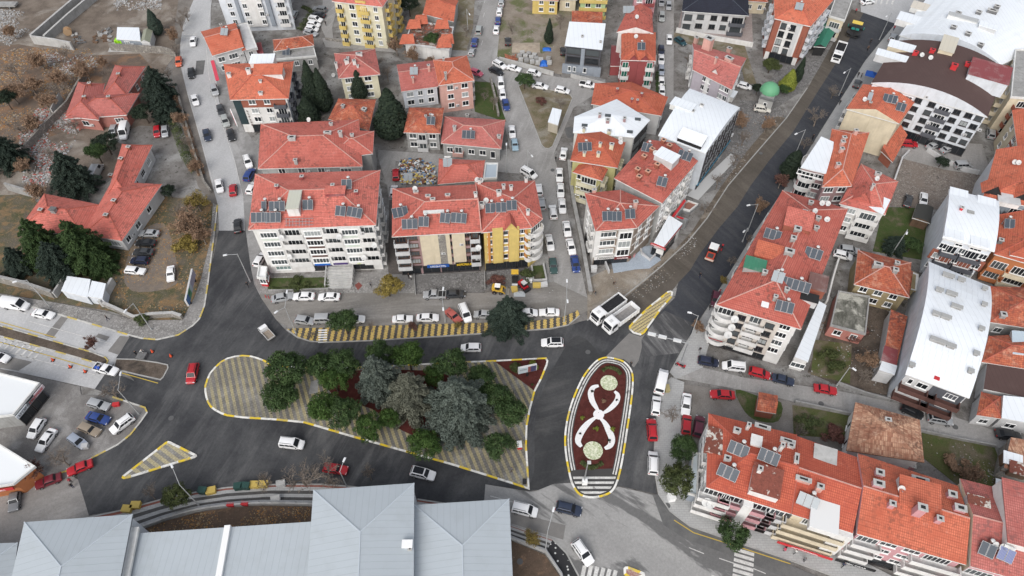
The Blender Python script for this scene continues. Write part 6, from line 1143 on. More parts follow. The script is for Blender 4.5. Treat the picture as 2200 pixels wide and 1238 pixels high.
def cab(w, x0, x1, zb, zt, zbelt, mats, rake=.25):
    m = MB(); hw = w/2
    prof = [(x0, zb), (x1, zb), (x1, zbelt), (x1-rake, zt-.12), (x1-rake-.25, zt), (x0, zt)]
    for s in (-1, 1): m.face([(x, s*hw*(1 if z <= zbelt else .94), z) for x, z in (prof if s < 0 else prof[::-1])])
    for (xa, za), (xb, zb_) in zip(prof, prof[1:]+prof[:1]):
        wa = hw*(1 if za <= zbelt else .94); wb = hw*(1 if zb_ <= zbelt else .94); m.face([(xa, wa, za), (xa, -wa, za), (xb, -wb, zb_), (xb, wb, zb_)])
    return m
def truck(px, py, ang, label, kind, load=None):
    q, a = heading(px, py, ang, 1.2); r = thing('dump_truck' if kind == 'dump' else 'small_truck', label, 'truck', (q.x, q.y, .07), a, 'trucks')
    big = kind == 'dump'; WT = paint('white')
    if big:
        part('cab', cab(2.45, 1.9, 4.0, .55, 3.0, 1.75, None), [WT], r)
        g = MB(); g.face([(3.99,-1.1,1.85),(3.99,1.1,1.85),(3.79,1.02,2.78),(3.79,-1.02,2.78)]); o = part('windscreen',g,CG,r); o.location = (.03,0,0)
        for s in (-1,1): g = MB(); pts = [(2.3,s*1.24,1.85),(3.7,s*1.24,1.85),(3.5,s*1.19,2.75),(2.3,s*1.19,2.75)]; g.face(pts if s < 0 else pts[::-1]); part('side_window',g,CG,r)
        g = MB(); g.box((4.05, 0, .75), (.2, 2.4, .55)); g.box((4.01, 0, 1.4), (.06, 1.5, .5), 0, 1); part('bumper', g, [WT, TRIM], r)
        for s in (-1,1): g = MB(); g.box((4.14,s*.95,.85),(.06,.4,.22)); part('headlight',g,LAMPW,r); g = MB(); g.box((3.75,s*1.42,2.2),(.12,.22,.6)); part('side_mirror',g,TRIM,r)
        g = MB(); g.box((3.0, 0, 3.05), (.7, .6, .12)); part('roof_hatch', g, SL, r)
        g = MB(); g.box((-.6, 0, .85), (6.6, 1.0, .3)); part('chassis', g, TRIM, r)
        b = MB(); L0, L1, hw, z0, z1 = -4.0, 1.65, 1.24, 1.15, 2.55
        b.box(((L0+L1)/2, 0, z0), (L1-L0, 2*hw, .12))
        for s in (-1, 1):
            b.box(((L0+L1)/2, s*(hw-.05), (z0+z1)/2), (L1-L0, .1, z1-z0))
            for i in range(7): b.box((L0+.3+i*(L1-L0-.6)/6, s*(hw+.03), (z0+z1)/2), (.1, .08, z1-z0-.1))
        b.box((L0+.05,0,(z0+z1)/2),(.1,2*hw-.22,z1-z0)); b.box((L1-.05,0,(z0+z1)/2+.1),(.1,2*hw-.22,z1-z0+.2)); b.box((L1+.35,0,z1+.2),(.8,2*hw,.1)); part('tipper_body',b,[paint('white')],r)
        if load:
            g = MB(); n = 8
            for i in range(n):
                for j in range(6):
                    f = lambda i,j: (L0+.12+i*(L1-L0-.24)/n,-hw+.12+j*(2*hw-.24)/6,2.1+.4*math.sin(math.pi*j/6)*math.sin(math.pi*i/n)**.5+.05*math.sin(i*7+j*3))
                    g.face([f(i, j), f(i+1, j), f(i+1, j+1), f(i, j+1)])
            part('load', g, load, r)
        else:
            g = MB(); g.box(((L0+L1)/2,0,z0+.09),(L1-L0-.25,2*hw-.25,.05)); part('bed_floor',g,two('scuffed grey bed',(.28,.27,.26),(.2,.19,.19),1.2),r)
        for x in (3.0, -1.9, -3.2):
            for s in (-1, 1): link('wheel', wheel(.52), r, (x, s*1.05, .52))
    else:
        part('cab', cab(1.6, .4, 1.75, .4, 1.75, 1.1, None, .35), [WT], r)
        g = MB(); g.face([(1.76,-.72,1.14),(1.76,.72,1.14),(1.44,.68,1.6),(1.44,-.68,1.6)]); o = part('windscreen',g,CG,r); o.location = (.02,0,0)
        for s in (-1,1): g = MB(); pts = [(.6,s*.815,1.14),(1.5,s*.815,1.14),(1.3,s*.77,1.58),(.6,s*.77,1.58)]; g.face(pts if s < 0 else pts[::-1]); part('side_window',g,CG,r)
        b = MB(); b.box((-.85, 0, .72), (2.4, 1.6, .1), 0, 0)
        for s in (-1, 1): b.box((-.85, s*.77, .92), (2.4, .06, .34), 0, 1)
        b.box((-2.02,0,.92),(.06,1.46,.34),0,1); b.box((.32,0,.98),(.06,1.46,.44),0,1); part('cargo_bed',b,[two('wooden bed',(.30,.25,.2),(.22,.19,.16),2),SL],r)
        for x in (1.15, -1.3):
            for s in (-1, 1): link('wheel', wheel(.3, .18), r, (x, s*.68, .3))
        for s in (-1, 1): g = MB(); g.box((1.74, s*.6, .8), (.05, .26, .16)); part('headlight', g, LAMPW, r)
ASPHL = two('hot asphalt load', (.02, .02, .022), (.03, .03, .033), 3, fine=8, bump=.05)
truck(1307,666,216,'white dump truck carrying a full black load, leftmost of the pair','dump',ASPHL); truck(1334,685,216,'white dump truck with empty grey bed, right of the loaded one','dump'); truck(1802,114,247,'white dump truck with black load near the asphalt paver','dump',ASPHL)
truck(571, 712, 132, 'tiny white cabbed truck with empty wooden bed on the turn', 'small')
q, a = heading(1529, 545, 247, .8); r = thing('road_roller', 'red road roller with white canopy on the fresh main road', 'road roller', (q.x, q.y, .08), a)
ORG = plain('orange red machine paint', (.50, .07, .04), .45)
m = MB(); m.box((1.2,0,1.0),(1.9,1.7,.8)); m.box((1.35,0,1.43),(1.2,1.2,.08),0,1); m.box((2.1,0,.95),(.2,1.9,.5),0,2); part('engine_hood',m,[ORG,plain('dark engine grille',(.06,.06,.06),.7),plain('pale bumper',(.6,.5,.42),.6)],r)
m = MB(); m.box((-.6, 0, .9), (1.9, 1.6, .3)); m.box((-.4, 0, 1.3), (.5, .6, .5)); part('platform', m, TRIM, r)
m = MB()
for x in (-1.3, .2):
    for s in (-1, 1): m.box((x, s*.7, 1.75), (.07, .07, 1.4))
m.box((-.55, 0, 2.5), (1.9, 1.8, .12), 0, 1); m.box((-.55, 0, 2.58), (1.5, 1.4, .06), 0, 1); part('canopy', m, [TRIM, WHITE], r)
m = MB(); m.tube((-1.7,-.95,.65),(-1.7,.95,.65),.65,n=20); m.box((-1.7,-1.02,.75),(1.5,.1,.3),0,1); m.box((-1.7,1.02,.75),(1.5,.1,.3),0,1); part('drum',m,[plain('steel drum',(.14,.14,.14),.45),ORG],r)
for s in (-1, 1): link('wheel', wheel(.62, .4), r, (1.5, s*.85, .62))
q, a = heading(1836, 66, 247, .8); r = thing('asphalt_paver', 'green asphalt paver with yellow canopy and black hopper', 'paver', (q.x, q.y, .08), a)
GP = plain('teal green machine paint', (.02, .24, .2), .5)
m = MB()
for s in (-1,1): m.face([(1.2,0,.75),(3.3,0,.75),(3.3,s*1.9,1.5),(1.2,s*1.9,1.5)][::s]); m.face([(1.2,s*1.9,.5),(3.3,s*1.9,.5),(3.3,s*1.9,1.5),(1.2,s*1.9,1.5)][::s]); m.box((2.25,s*1.92,1.0),(2.1,.08,1.0))
m.box((3.35, 0, .6), (.15, 3.0, .3)); part('hopper', m, [plain('black hopper', (.03, .03, .032), .7)], r)
m = MB(); m.box((-.2,0,1.05),(2.8,2.2,.9)); m.box((.55,-.6,1.56),(1.0,.95,.12),0,1); m.box((.55,.6,1.56),(1.0,.95,.12),0,1); part('body',m,[TRIM,GP],r)
m = MB(); m.box((-1.0, 0, 2.75), (1.7, 2.9, .12), 0, 1)
for x in (-1.7, -.3):
    for s in (-1, 1): m.box((x, s*1.2, 2.1), (.07, .07, 1.3))
part('canopy',m,[TRIM,plain('yellow canopy',(.75,.55,.10),.55)],r); m = MB(); m.box((-2.3,0,.45),(.9,4.2,.5)); m.box((-2.3,2.2,.7),(.5,.2,.6),0,1); m.box((-2.3,-2.2,.7),(.5,.2,.6),0,1); part('screed',m,[TRIM,GP],r)
for s in (-1, 1): m = MB(); m.box((0, s*1.0, .38), (3.4, .4, .62)); part('track', m, TYRE, r)
q,a = heading(1070,622,355,.8); r = thing('skid_loader','yellow wheeled skid loader with white cab roof beside the forecourt','loader',(q.x,q.y,.06),a)
YM = plain('yellow machine paint', (.60, .38, .05), .5)
m = MB(); m.box((-.1,0,.85),(2.1,1.1,.6)); m.box((-.9,0,1.3),(.7,1.2,.5)); part('body',m,YM,r); m = MB(); m.box((-.1,0,1.55),(1.0,.95,.9)); m.box((-.1,0,2.04),(1.15,1.05,.1),0,1); part('cab',m,[CG,WHITE],r)
for s in (-1, 1):
    m = MB(); m.bar((-1.1, s*.75, 1.5), (1.1, s*.75, .9), .16, .2); m.bar((1.1, s*.75, .9), (1.5, s*.75, .4), .16, .2); part('lift_arm', m, YM, r)
    for x in (-.7, .65): link('wheel', wheel(.42), r, (x, s*.75, .42))
m = MB(); m.box((1.75, 0, .4), (.1, 1.9, .7)); m.box((2.0, 0, .1), (.6, 1.9, .08)); part('bucket', m, STEEL, r)
q, a = heading(1125, 614, 315, .7); r = thing('skid_loader', 'red compact skid loader with pale seat canopy', 'loader', (q.x, q.y, .06), a)
m = MB(); m.box((-.8,0,.8),(.9,1.2,.9)); m.box((.1,0,.6),(1.6,1.2,.5)); part('body',m,paint('red'),r); m = MB(); m.box((.1,0,1.3),(.9,.9,.9)); m.box((.1,0,1.8),(1.1,1.0,.1),0,1); part('cab',m,[CG,SL],r)
m = MB(); m.box((1.3, 0, .4), (.5, 1.5, .6)); part('bucket', m, TRIM, r)
for s in (-1, 1):
    for x in (-.5, .55): link('wheel', wheel(.36), r, (x, s*.66, .36))
q, a = heading(1106, 596, 270, 1.0); r = thing('compactor', 'machine with yellow roof and black front under the yellow block', 'machine', (q.x, q.y, .06), a)
m = MB(); m.box((.6,0,.8),(1.8,1.1,.7)); m.box((1.3,0,1.18),(.3,.9,.1)); part('body',m,TRIM,r); m = MB(); m.box((-.6,0,2.0),(1.3,1.5,.12),0,1)
for x in (-1.1, -.1):
    for s in (-1, 1): m.box((x, s*.6, 1.2), (.07, .07, 1.6))
part('canopy',m,[TRIM,YM],r); m = MB(); m.tube((1.6,-.6,.45),(1.6,.6,.45),.45,n=16); part('drum',m,STEEL,r); m = MB(); m.tube((-.6,-.6,.45),(-.6,.6,.45),.45,n=16); part('drum',m,STEEL,r)
def moto(px, py, ang, col, label):
    q, a = heading(px, py, ang, .5); r = thing('motorcycle', label, 'motorcycle', (q.x, q.y, .1), a, 'motorcycles')
    m = MB(); m.box((0,0,.62),(.7,.3,.3)); m.bar((.3,0,.75),(.75,0,.9),.22,.18); m.bar((-.3,0,.7),(-.8,0,.78),.24,.14); m.bar((.62,0,.95),(.72,0,.35),.08); part('body',m,paint(col),r)
    m = MB(); m.box((-.25,0,.84),(.75,.26,.1)); part('seat',m,BLACK,r); m = MB(); m.bar((.55,-.38,1.02),(.55,.38,1.02),.05); part('handlebar',m,TRIM,r)
    for x in (-.65, .7): link('wheel', wheel(.3, .12), r, (x, 0, .3))
    m = MB(); m.box((-.85, 0, .95), (.35, .4, .3)); part('luggage_box', m, paint(col), r)
moto(1461,786,155,'red','red motorcycle crossing into the side street'); moto(1504,592,248,'black','dark motorcycle with rider ground on the fresh main road') if 0 else None
moto(1238,578,265,'dgrey','dark motorcycle against the wall below the blue saloon'); moto(1550,536,250,'red','red motorcycle on the right pavement by the road roller'); moto(1545,630,60,'red','red three wheeled motorcycle parked on the right pavement'); moto(1690,1174,60,'pink','pinkish red scooter on the pavement near the zebra crossing')
q, a = heading(1537.6, 643, 265); r = car(1537.6, 643, 262, 'hatch', 'maroon', 'dark maroon small car parked on the right pavement', G9)
# ================= rooftop solar heaters and dishes =================
PNL = NT('solar collector glass',.4,0,.25); PNLD = PNL.out((.055,.068,.085)); PNLL = plain('pale solar collector',(.26,.29,.31),.3); PNLB = NT('blue evacuated tubes',.3,0,.6)
sx_ = PNLB.n('SeparateXYZ'); PNLB.l(PNLB.coord(),sx_.inputs[0]); PNLB = PNLB.out(PNLB.mix(PNLB.ramp(PNLB.math('ABSOLUTE',PNLB.math('SUBTRACT',PNLB.math('FRACT',PNLB.math('DIVIDE',sx_.outputs[0],.16)),.5)),.28,.34),(.03,.06,.25),(.12,.14,.2)))
ALU = plain('aluminium', (.36, .37, .38), .5, .3); GALV = grime('white water tank', (.62, .62, .61), .15)
SM = {}
def sol_mesh(gl):
    if gl.name not in SM:
        p = MB(); w, L = 1.0, 1.95
        p.box((0, 0, 0), (w-.08, L-.08, .09), 0, 0)
        for s in (-1, 1): p.box((s*(w/2-.02), 0, .01), (.04, L, .12), 0, 1); p.box((0, s*(L/2-.02), .012), (w-.08, .04, .12), 0, 1)
        SM[gl.name] = p.mesh('collector_panel', [gl, ALU])
        if 'tank' not in SM:
            t = MB(); t.tube((0,0,0),(0,0,1.25),.30,n=14); t.tube((0,0,1.25),(0,0,1.36),.34,.22,n=14,m=1); SM['tank'] = t.mesh('water_tank',[plain('rusty tank side',(.20,.13,.11),.7),GALV],smooth=35)
            t = MB(); t.tube((-.7, 0, 0), (.7, 0, 0), .28, n=14); SM['tankh'] = t.mesh('water_tank', [GALV], smooth=35)
    return SM[gl.name]
def solar(px, py, n, rot, label, gl=None, tank=1, sc=1.0):
    gl = gl or PNLD; c,nn = hit(px,py); r = thing('solar_water_heater',label,'solar heater',c+Vector((0,0,.15)),math.radians(rot),'solar heaters on the roofs'); me = sol_mesh(gl)
    if sc != 1: r.scale = (sc,)*3
    tilt = math.radians(36)
    for i in range(n):
        o = link('collector_panel', me, r, ((i-(n-1)/2)*1.06, 0, .62)); o.rotation_euler = (tilt, 0, 0)
    f = MB(); hw = n*.53-.15
    for s in (-1, 1):
        f.bar((s*hw, -.8, -.3), (s*hw, -.8, .1), .06); f.bar((s*hw, .75, -.6), (s*hw, .75, 1.15), .06); f.bar((s*hw, -.8, .0), (s*hw, .75, .0), .05)
    f.bar((-hw, .75, .95), (hw, .75, .95), .05); f.bar((-hw, -.8, .02), (hw, -.8, .02), .05)
    f.bar((hw-.1, .8, .9), (hw*.3, 1.25, 1.3), .07); part('frame', f, [ALU], r)
    if tank == 1: link('water_tank', SM['tank'], r, (hw*.3, 1.35, .1))
    elif tank == 2: o = link('water_tank', SM['tankh'], r, (0, .95, 1.35))
for row in (
 (569,449,1,0,'narrow solar heater left of the two panel rows on the white corner block'),(597,449,3,2,'three panel solar heater upper left on the white corner block'),(558.6,473,3,2,'three panel solar heater at the lower left roof edge of the white corner block'),(588.4,473,3,2,'three panel solar heater second along the lower edge of the white corner block'),(663,446,2,2,'two panel solar heater in the middle of the white corner block roof'),(733,459,2,-8,'tilted two panel solar heater right of centre on the white corner block'),(763,462,3,-14,'turned three panel solar heater rightmost on the white corner block'),(746,402,2,2,'two panel solar heater high up beside the ridge of the white corner block'),
 (860.5,461.5,3,16,'angled three panel solar heater leftmost on the beige block'),(881,487,3,3,'three panel solar heater at the lower left of the beige block'),(911,482,2,-2,'two panel solar heater low on the beige block'),(957,474,2,-8,'two panel solar heater right of centre on the beige block'),(986,474,3,-6,'three panel solar heater rightmost on the beige block'),(1053.8,452.7,2,2,'two panel solar heater leftmost on the yellow block'),(1076.6,451.3,2,2,'two panel solar heater in the middle of the yellow block'),(1099.3,447,2,4,'two panel solar heater rightmost on the yellow block'),
 (616,116.5,2,2,'two panel solar heater on the flat terrace of the old low house'),(926.3,264.7,2,-4,'two panel solar heater on the tan orange roof'),(1006.8,294.5,3,-4,'three panel solar heater on the long patched red roof'),(1377,105,2,0,'two panel solar heater on the maroon brick block'),(1256,321,3,4,'three panel solar heater on the pale yellow block'),(1388.3,322.4,2,-22,'two panel solar heater at the top left of the brick chimney roof'),(1470.5,340,3,-28,'three panel solar heater at the right edge of the brick chimney roof'),(1421.3,396,2,-20,'two panel solar heater with yellow tank low on the brick chimney roof'),(1304,470,2,2,'left two panel solar heater on the taupe corner block'),(1323.9,470.6,2,0,'middle two panel solar heater on the taupe corner block'),(1352.7,465,2,4,'right two panel solar heater beside the chimney on the taupe corner block'),
 (1657.4,509.7,3,-24,'three panel solar heater upper left on the mottled orange roof'),(1745,550.4,3,-24,'three panel solar heater upper right on the mottled orange roof'),(1706,617.6,5,-22,'long five panel solar heater across the mottled orange roof'),(1683,664.7,3,-18,'three panel solar heater on the front hip of the mottled orange roof'),(1909.6,218,3,-22,'middle pale three panel solar heater on the blank cream block'),(1933,235.8,2,-24,'dark two panel solar heater at the right of the blank cream block'),(2164.8,486,2,-6,'two panel solar heater on the burnt orange block'),(1583.6,970,3,-26,'upper left three panel solar heater on the bright corner block'),(1649,986,3,-26,'upper right three panel solar heater on the bright corner block'),(1561.5,1019.6,3,-28,'lower left three panel solar heater on the bright corner block'),(2116,1185,2,-28,'two panel solar heater near the bottom right corner')): solar(*row)
solar(483.5,73.6,2,-8,'wide pale solar heater on the orange roof beside the long street',PNLL); solar(889.7,157.8,2,0,'pale two panel solar heater on the white house with patched roof',PNLL); solar(962,354.6,2,2,'pale two panel solar heater on the dark red roof behind the beige block',PNLL,2); solar(1350,26,3,0,'pale three panel solar heater on the gabled red roof near the top',PNLL,0); solar(1669.3,600.6,2,-24,'pale two panel solar heater beside the long five panel one',PNLL); solar(1867,213,1,-22,'single bluish solar heater leftmost on the blank cream block',PNLL); solar(1733,1080.7,3,-26,'pale three panel solar heater on the middle block of the row',PNLL); solar(2155.5,1195.8,2,-28,'blue tube solar heater at the bottom right corner',PNLB,2); solar(877.8,385.8,2,0,'old solar panels leaning in the junk yard',PNLL,0); solar(1715.5,19.3,2,-20,'small solar heater on the tall tower roof',PNLL)
def dish(px, py, label, on=None, r=.55, z=.9):
    c, nn = hit(px, py) if on is None else (on, None)
    t = thing('satellite_dish', label, 'satellite dish', c, math.radians(RND.uniform(-25, 10)), 'satellite dishes on the roofs')
    d = MB(); n = 14; tl = math.radians(48); k = 3
    cs, sn = math.cos(tl), math.sin(tl)
    T = lambda x, y, w: (x, y*cs-w*sn-.1, z+y*sn+w*cs*.6)
    for j in range(k):
        r0, r1 = r*j/k, r*(j+1)/k; d0, d1 = .16*(j/k)**2, .16*((j+1)/k)**2
        for i in range(n):
            a0, a1 = 2*math.pi*i/n, 2*math.pi*(i+1)/n
            q = [T(r0*math.cos(a0),r0*math.sin(a0),d0),T(r1*math.cos(a0),r1*math.sin(a0),d1),T(r1*math.cos(a1),r1*math.sin(a1),d1),T(r0*math.cos(a1),r0*math.sin(a1),d0)]
            d.face(q if j else q[1:] if False else q[:3] if j == 0 else q)
    part('dish',d,GALV,t); m = MB(); m.tube((0,0,-.2),(0,0,z),.04,n=6); m.bar((0,-.2,z),(0,-.75,z+.25),.03); m.box((0,-.78,z+.27),(.1,.14,.1)); part('mast',m,STEEL,t)
for i,(px,py,lb) in enumerate(((1045,436,'satellite dish beside the left white chimney of the yellow block'),(1026,392,'left dish of the pair at the back of the yellow block'),(1034.5,393,'right dish of the pair at the back of the yellow block'),(666,263,'satellite dish at the back edge of the broad red roof'),(718,167,'satellite dish on the left edge of the beige square house'),(1332,303,'upper dish on the right slope of the pale yellow block'),(1332,311,'lower dish on the right slope of the pale yellow block'),(1407,334,'dish left of the white stair hut on the brick chimney roof'),(1670,590,'dish above the pale panels on the mottled orange roof'),(1763,442,'left dish of the pair at the top of the mottled orange roof'),(1775,443,'right dish of the pair at the top of the mottled orange roof'),(1747,459,'lower dish near the ridge of the mottled orange roof'),(1774,477,'dish on a short mast at the right of the mottled orange roof'),(1977,124,'left dish on the arched brown roof'),(1996,130,'right dish on the arched brown roof'),(1854,219,'dish beside the leftmost heater of the blank cream block'),(1921,221,'dish between the heaters of the blank cream block'),(1366,84,'dish near the ridge of the maroon brick block'),(1367,42,'dish on the gabled red roof near the top'),(1494,82,'dish by the tall square chimney') if 0 else (1880,389,'dish beside the dark red dormer'),(1932,1042,'upper dish on the side of the raised roof of the rose pink block'),(1931,1053,'lower dish on the side of the raised roof of the rose pink block'),(2130,1173,'small dish above the heaters at the bottom right'),(2145,1177,'white dish right of the bottom right heater'),(2175,354,'left dish on the roof with triangular dormers'),(2183,355,'right dish on the roof with triangular dormers'),(893,411,'dish beside the junk yard edge'))): dish(px,py,lb)
def wdish(b, ei, t, z, lb, r=.6):
    a, d, nn, L, ang = edge(b, ei); p = a+d*(L*t)+nn*1.5; dish(0, 0, lb, Vector((p.x, p.y, z)), r, .5)
wdish(B1,0,.24,12.2,'dish hung at the top left balcony of the white corner block'); wdish(B1,0,.25,6.4,'dish hung at the lower left balcony of the white corner block'); wdish(B1,0,.71,11.9,'dish hung at the top middle balcony of the white corner block'); wdish(B1,0,.985,9,'dish hung at the right corner balcony of the white corner block'); wdish(B1,0,.87,5.4,'dish hung low beside the right balconies of the white corner block')
wdish(B39,0,.22,11.2,'top dish on the cream front under the mottled roof',.7); wdish(B39,0,.22,8.6,'middle dish on the cream front under the mottled roof',.7); wdish(B39,0,.215,6.2,'lowest dish on the cream front under the mottled roof',.75); wdish(B52,0,.04,6.6,'left dish of the pair on the pink balcony corner',.8); wdish(B52,0,.09,6.4,'right dish of the pair on the pink balcony corner',.8); wdish(B2,0,.99,8.6,'dish on the balcony where beige meets yellow block')
# ================= trees and shrubs =================
def leaf_mat(name, c1, c2, c3=None):
    t = NT(name, .75, spec=.2); a = t.n('Attribute', attribute_name='tone'); c = t.mix(a.outputs['Fac'], c1, c2)
    if c3: c = t.mix(t.ramp(t.noise(.9, 3, .6), .52, .68), c, c3)
    t.b.inputs['Subsurface Weight'].default_value = 0
    return t.out(c)
L_PINE = leaf_mat('pine needles',(.020,.042,.015),(.062,.100,.034)); L_PINE2 = leaf_mat('fresh pine needles',(.022,.05,.012),(.068,.118,.028)); L_OLIVE = leaf_mat('olive green needles',(.03,.043,.015),(.085,.10,.036))
L_CED = leaf_mat('blue cedar needles',(.046,.060,.050),(.128,.152,.128)); L_CED2 = leaf_mat('grey green cedar needles',(.07,.075,.056),(.165,.17,.13)); L_CEDD = leaf_mat('dark cedar needles',(.018,.03,.023),(.052,.072,.055))
L_CYP = leaf_mat('cypress scales',(.010,.018,.012),(.032,.047,.028)); L_YEL = leaf_mat('yellowing leaves',(.13,.10,.028),(.30,.23,.06)); L_BRN = leaf_mat('dry brown leaves',(.18,.115,.075),(.31,.20,.13)); L_RED = leaf_mat('dark red twigs',(.09,.04,.035),(.16,.075,.06)); L_LIME = leaf_mat('lime foliage',(.10,.13,.02),(.26,.28,.05)); L_HEDGE = leaf_mat('hedge leaves',(.035,.055,.02),(.10,.115,.045))
BARK = two('bark', (.10, .075, .058), (.065, .05, .04), 4, fine=10); BARKG = two('grey bark', (.23, .195, .165), (.15, .125, .105), 4, fine=10)
class Leaves:
    def __init__(s): s.v = []; s.f = []; s.t = []
    def add(s, p, n, u, w, l, tone):
        v = n.cross(u)
        if v.length < 1e-4: return
        v.normalize(); u = v.cross(n).normalized(); i = len(s.v); a = u*l/2; b = v*w/2
        s.v += [p-a, p+b*.9-a*.1, p+a, p-b*.9-a*.1]; s.f.append((i, i+1, i+2, i+3)); s.t.append(tone)
    def mesh(s, name, m):
        me = bpy.data.meshes.new(name); me.from_pydata([tuple(v) for v in s.v], [], s.f); me.materials.append(m)
        at = me.attributes.new('tone', 'FLOAT', 'FACE'); at.data.foreach_set('value', s.t); return me
def rdir(R):
    z = R.uniform(-1, 1); a = R.uniform(0, 2*math.pi); r = math.sqrt(1-z*z); return Vector((r*math.cos(a), r*math.sin(a), z))
def pine_crown(seed, R=3.2, H=5.0, n=34, per=230, leaf=(.17, .42), flat=.7, gaps=0.0):
    r = random.Random(seed); L = Leaves()
    for k in range(n):
        d = rdir(r); d.z = abs(d.z)*.95-.18; rad = r.uniform(.55, .92)
        c = Vector((d.x*R*rad, d.y*R*rad, H*.42+d.z*H*.55*rad)); cr = r.uniform(.65, 1.2)*R*.30; tn = r.random()*.55
        for i in range(int(per*(cr/(R*.3))**2)):
            e = rdir(r)
            if e.z < -.45 and r.random() < .7: continue
            p = c+Vector((e.x*cr, e.y*cr, e.z*cr*flat))*r.uniform(.55, 1.08)
            L.add(p,(e+rdir(r)*.7).normalized(),(e+rdir(r)*.5+Vector((0,0,.4))).normalized(),leaf[0]*r.uniform(.7,1.4),leaf[1]*r.uniform(.6,1.4),min(1,tn+r.random()*.5))
    return L
def cedar_crown(seed, R=4.5, H=11, levels=20, per=1.0, droop=.16, base=.10):
    r = random.Random(seed); L = Leaves()
    for k in range(levels):
        t = k/(levels-1); z = H*(base+(1-base)*t); rr = R*(1-t**1.5)**.85*r.uniform(.78, 1.12)+.3; nb = max(6, int(13-5*t)); a0 = r.random()*6.28
        for b in range(nb):
            a = a0+2*math.pi*b/nb+r.uniform(-.3,.3); ln = rr*r.uniform(.62,1.12); d = Vector((math.cos(a),math.sin(a),0)); sd = Vector((-d.y,d.x,0)); tn = r.random()*.6; dz = r.uniform(-.35,.35)
            for i in range(int(ln*52*per)):
                q = r.random()**.6; s = (.25+(1-q)*.75)*ln*.30*r.uniform(-1,1); p = d*(ln*q)+sd*s+Vector((0,0,z+dz+(.22*q-droop*q*q*4)*ln*.5+r.uniform(-.22,.22)))
                L.add(p,(Vector((0,0,1))+rdir(r)*.9).normalized(),(d+sd*s*.5+rdir(r)*.9).normalized(),.15*r.uniform(.7,1.5),.36*r.uniform(.5,1.4),min(1,tn+r.random()*.45))
    return L
def cone_crown(seed, R=2.0, H=12, n=6500, power=.8, belly=.25):
    r = random.Random(seed); L = Leaves()
    lob = [(r.random()*6.28, r.uniform(.0, H), r.uniform(.1, .28)) for _ in range(26)]
    for i in range(n):
        t = r.random()**1.15; a = r.random()*6.28; pr = min(1, t/belly)**.6*(1-t)**power
        bump = sum(w*math.exp(-((t*H-h)/1.0)**2)*max(0, math.cos(a-b))**2 for b, h, w in lob)
        rad = R*pr*(1+bump)*r.uniform(.72, 1.04)+.06; d = Vector((math.cos(a), math.sin(a), 0))
        L.add(d*rad+Vector((0,0,.3+t*(H-.3))),(d+Vector((0,0,.35))+rdir(r)*.6).normalized(),(Vector((0,0,1))+d*.4+rdir(r)*.5).normalized(),.2*r.uniform(.6,1.4),.5*r.uniform(.6,1.4),r.random())
    return L
def bare_mesh(seed, H=6.0, spread=.5, depth=5, leaves=0.0):
    r = random.Random(seed); T = MB(); B = MB(); L = Leaves()
    def grow(p, d, ln, rad, k):
        e = p+d*ln; mb = T if k == 0 else B; rad = max(rad, .018)
        mb.tube(p, e, rad, max(.013, rad*.66), 6 if k == 0 else (4 if k < 2 else 3), cap=False)
        if leaves and k >= 2:
            for _ in range(int(leaves*4*r.random()+.5)):
                q = p.lerp(e, r.random())+rdir(r)*.2; L.add(q, rdir(r), rdir(r), .16, .24, r.random())
        if k >= depth: return
        for i in range((5, 4, 4, 3, 3)[k] if leaves else (4, 4, 3, 3, 3)[k]):
            s = rdir(r); s.z = s.z*.45+.1; nd = (d*(1-spread)+s*spread*1.5+Vector((0, 0, .16))).normalized(); st = p.lerp(e, r.uniform(.45, 1.0))
            grow(st, nd, ln*r.uniform(.55, .85), rad*.55, k+1)
    grow(Vector((0, 0, 0)), Vector((r.uniform(-.08, .08), r.uniform(-.08, .08), 1)).normalized(), H*.30, .15*H/6, 0)
    return T, B, L
TC = {}
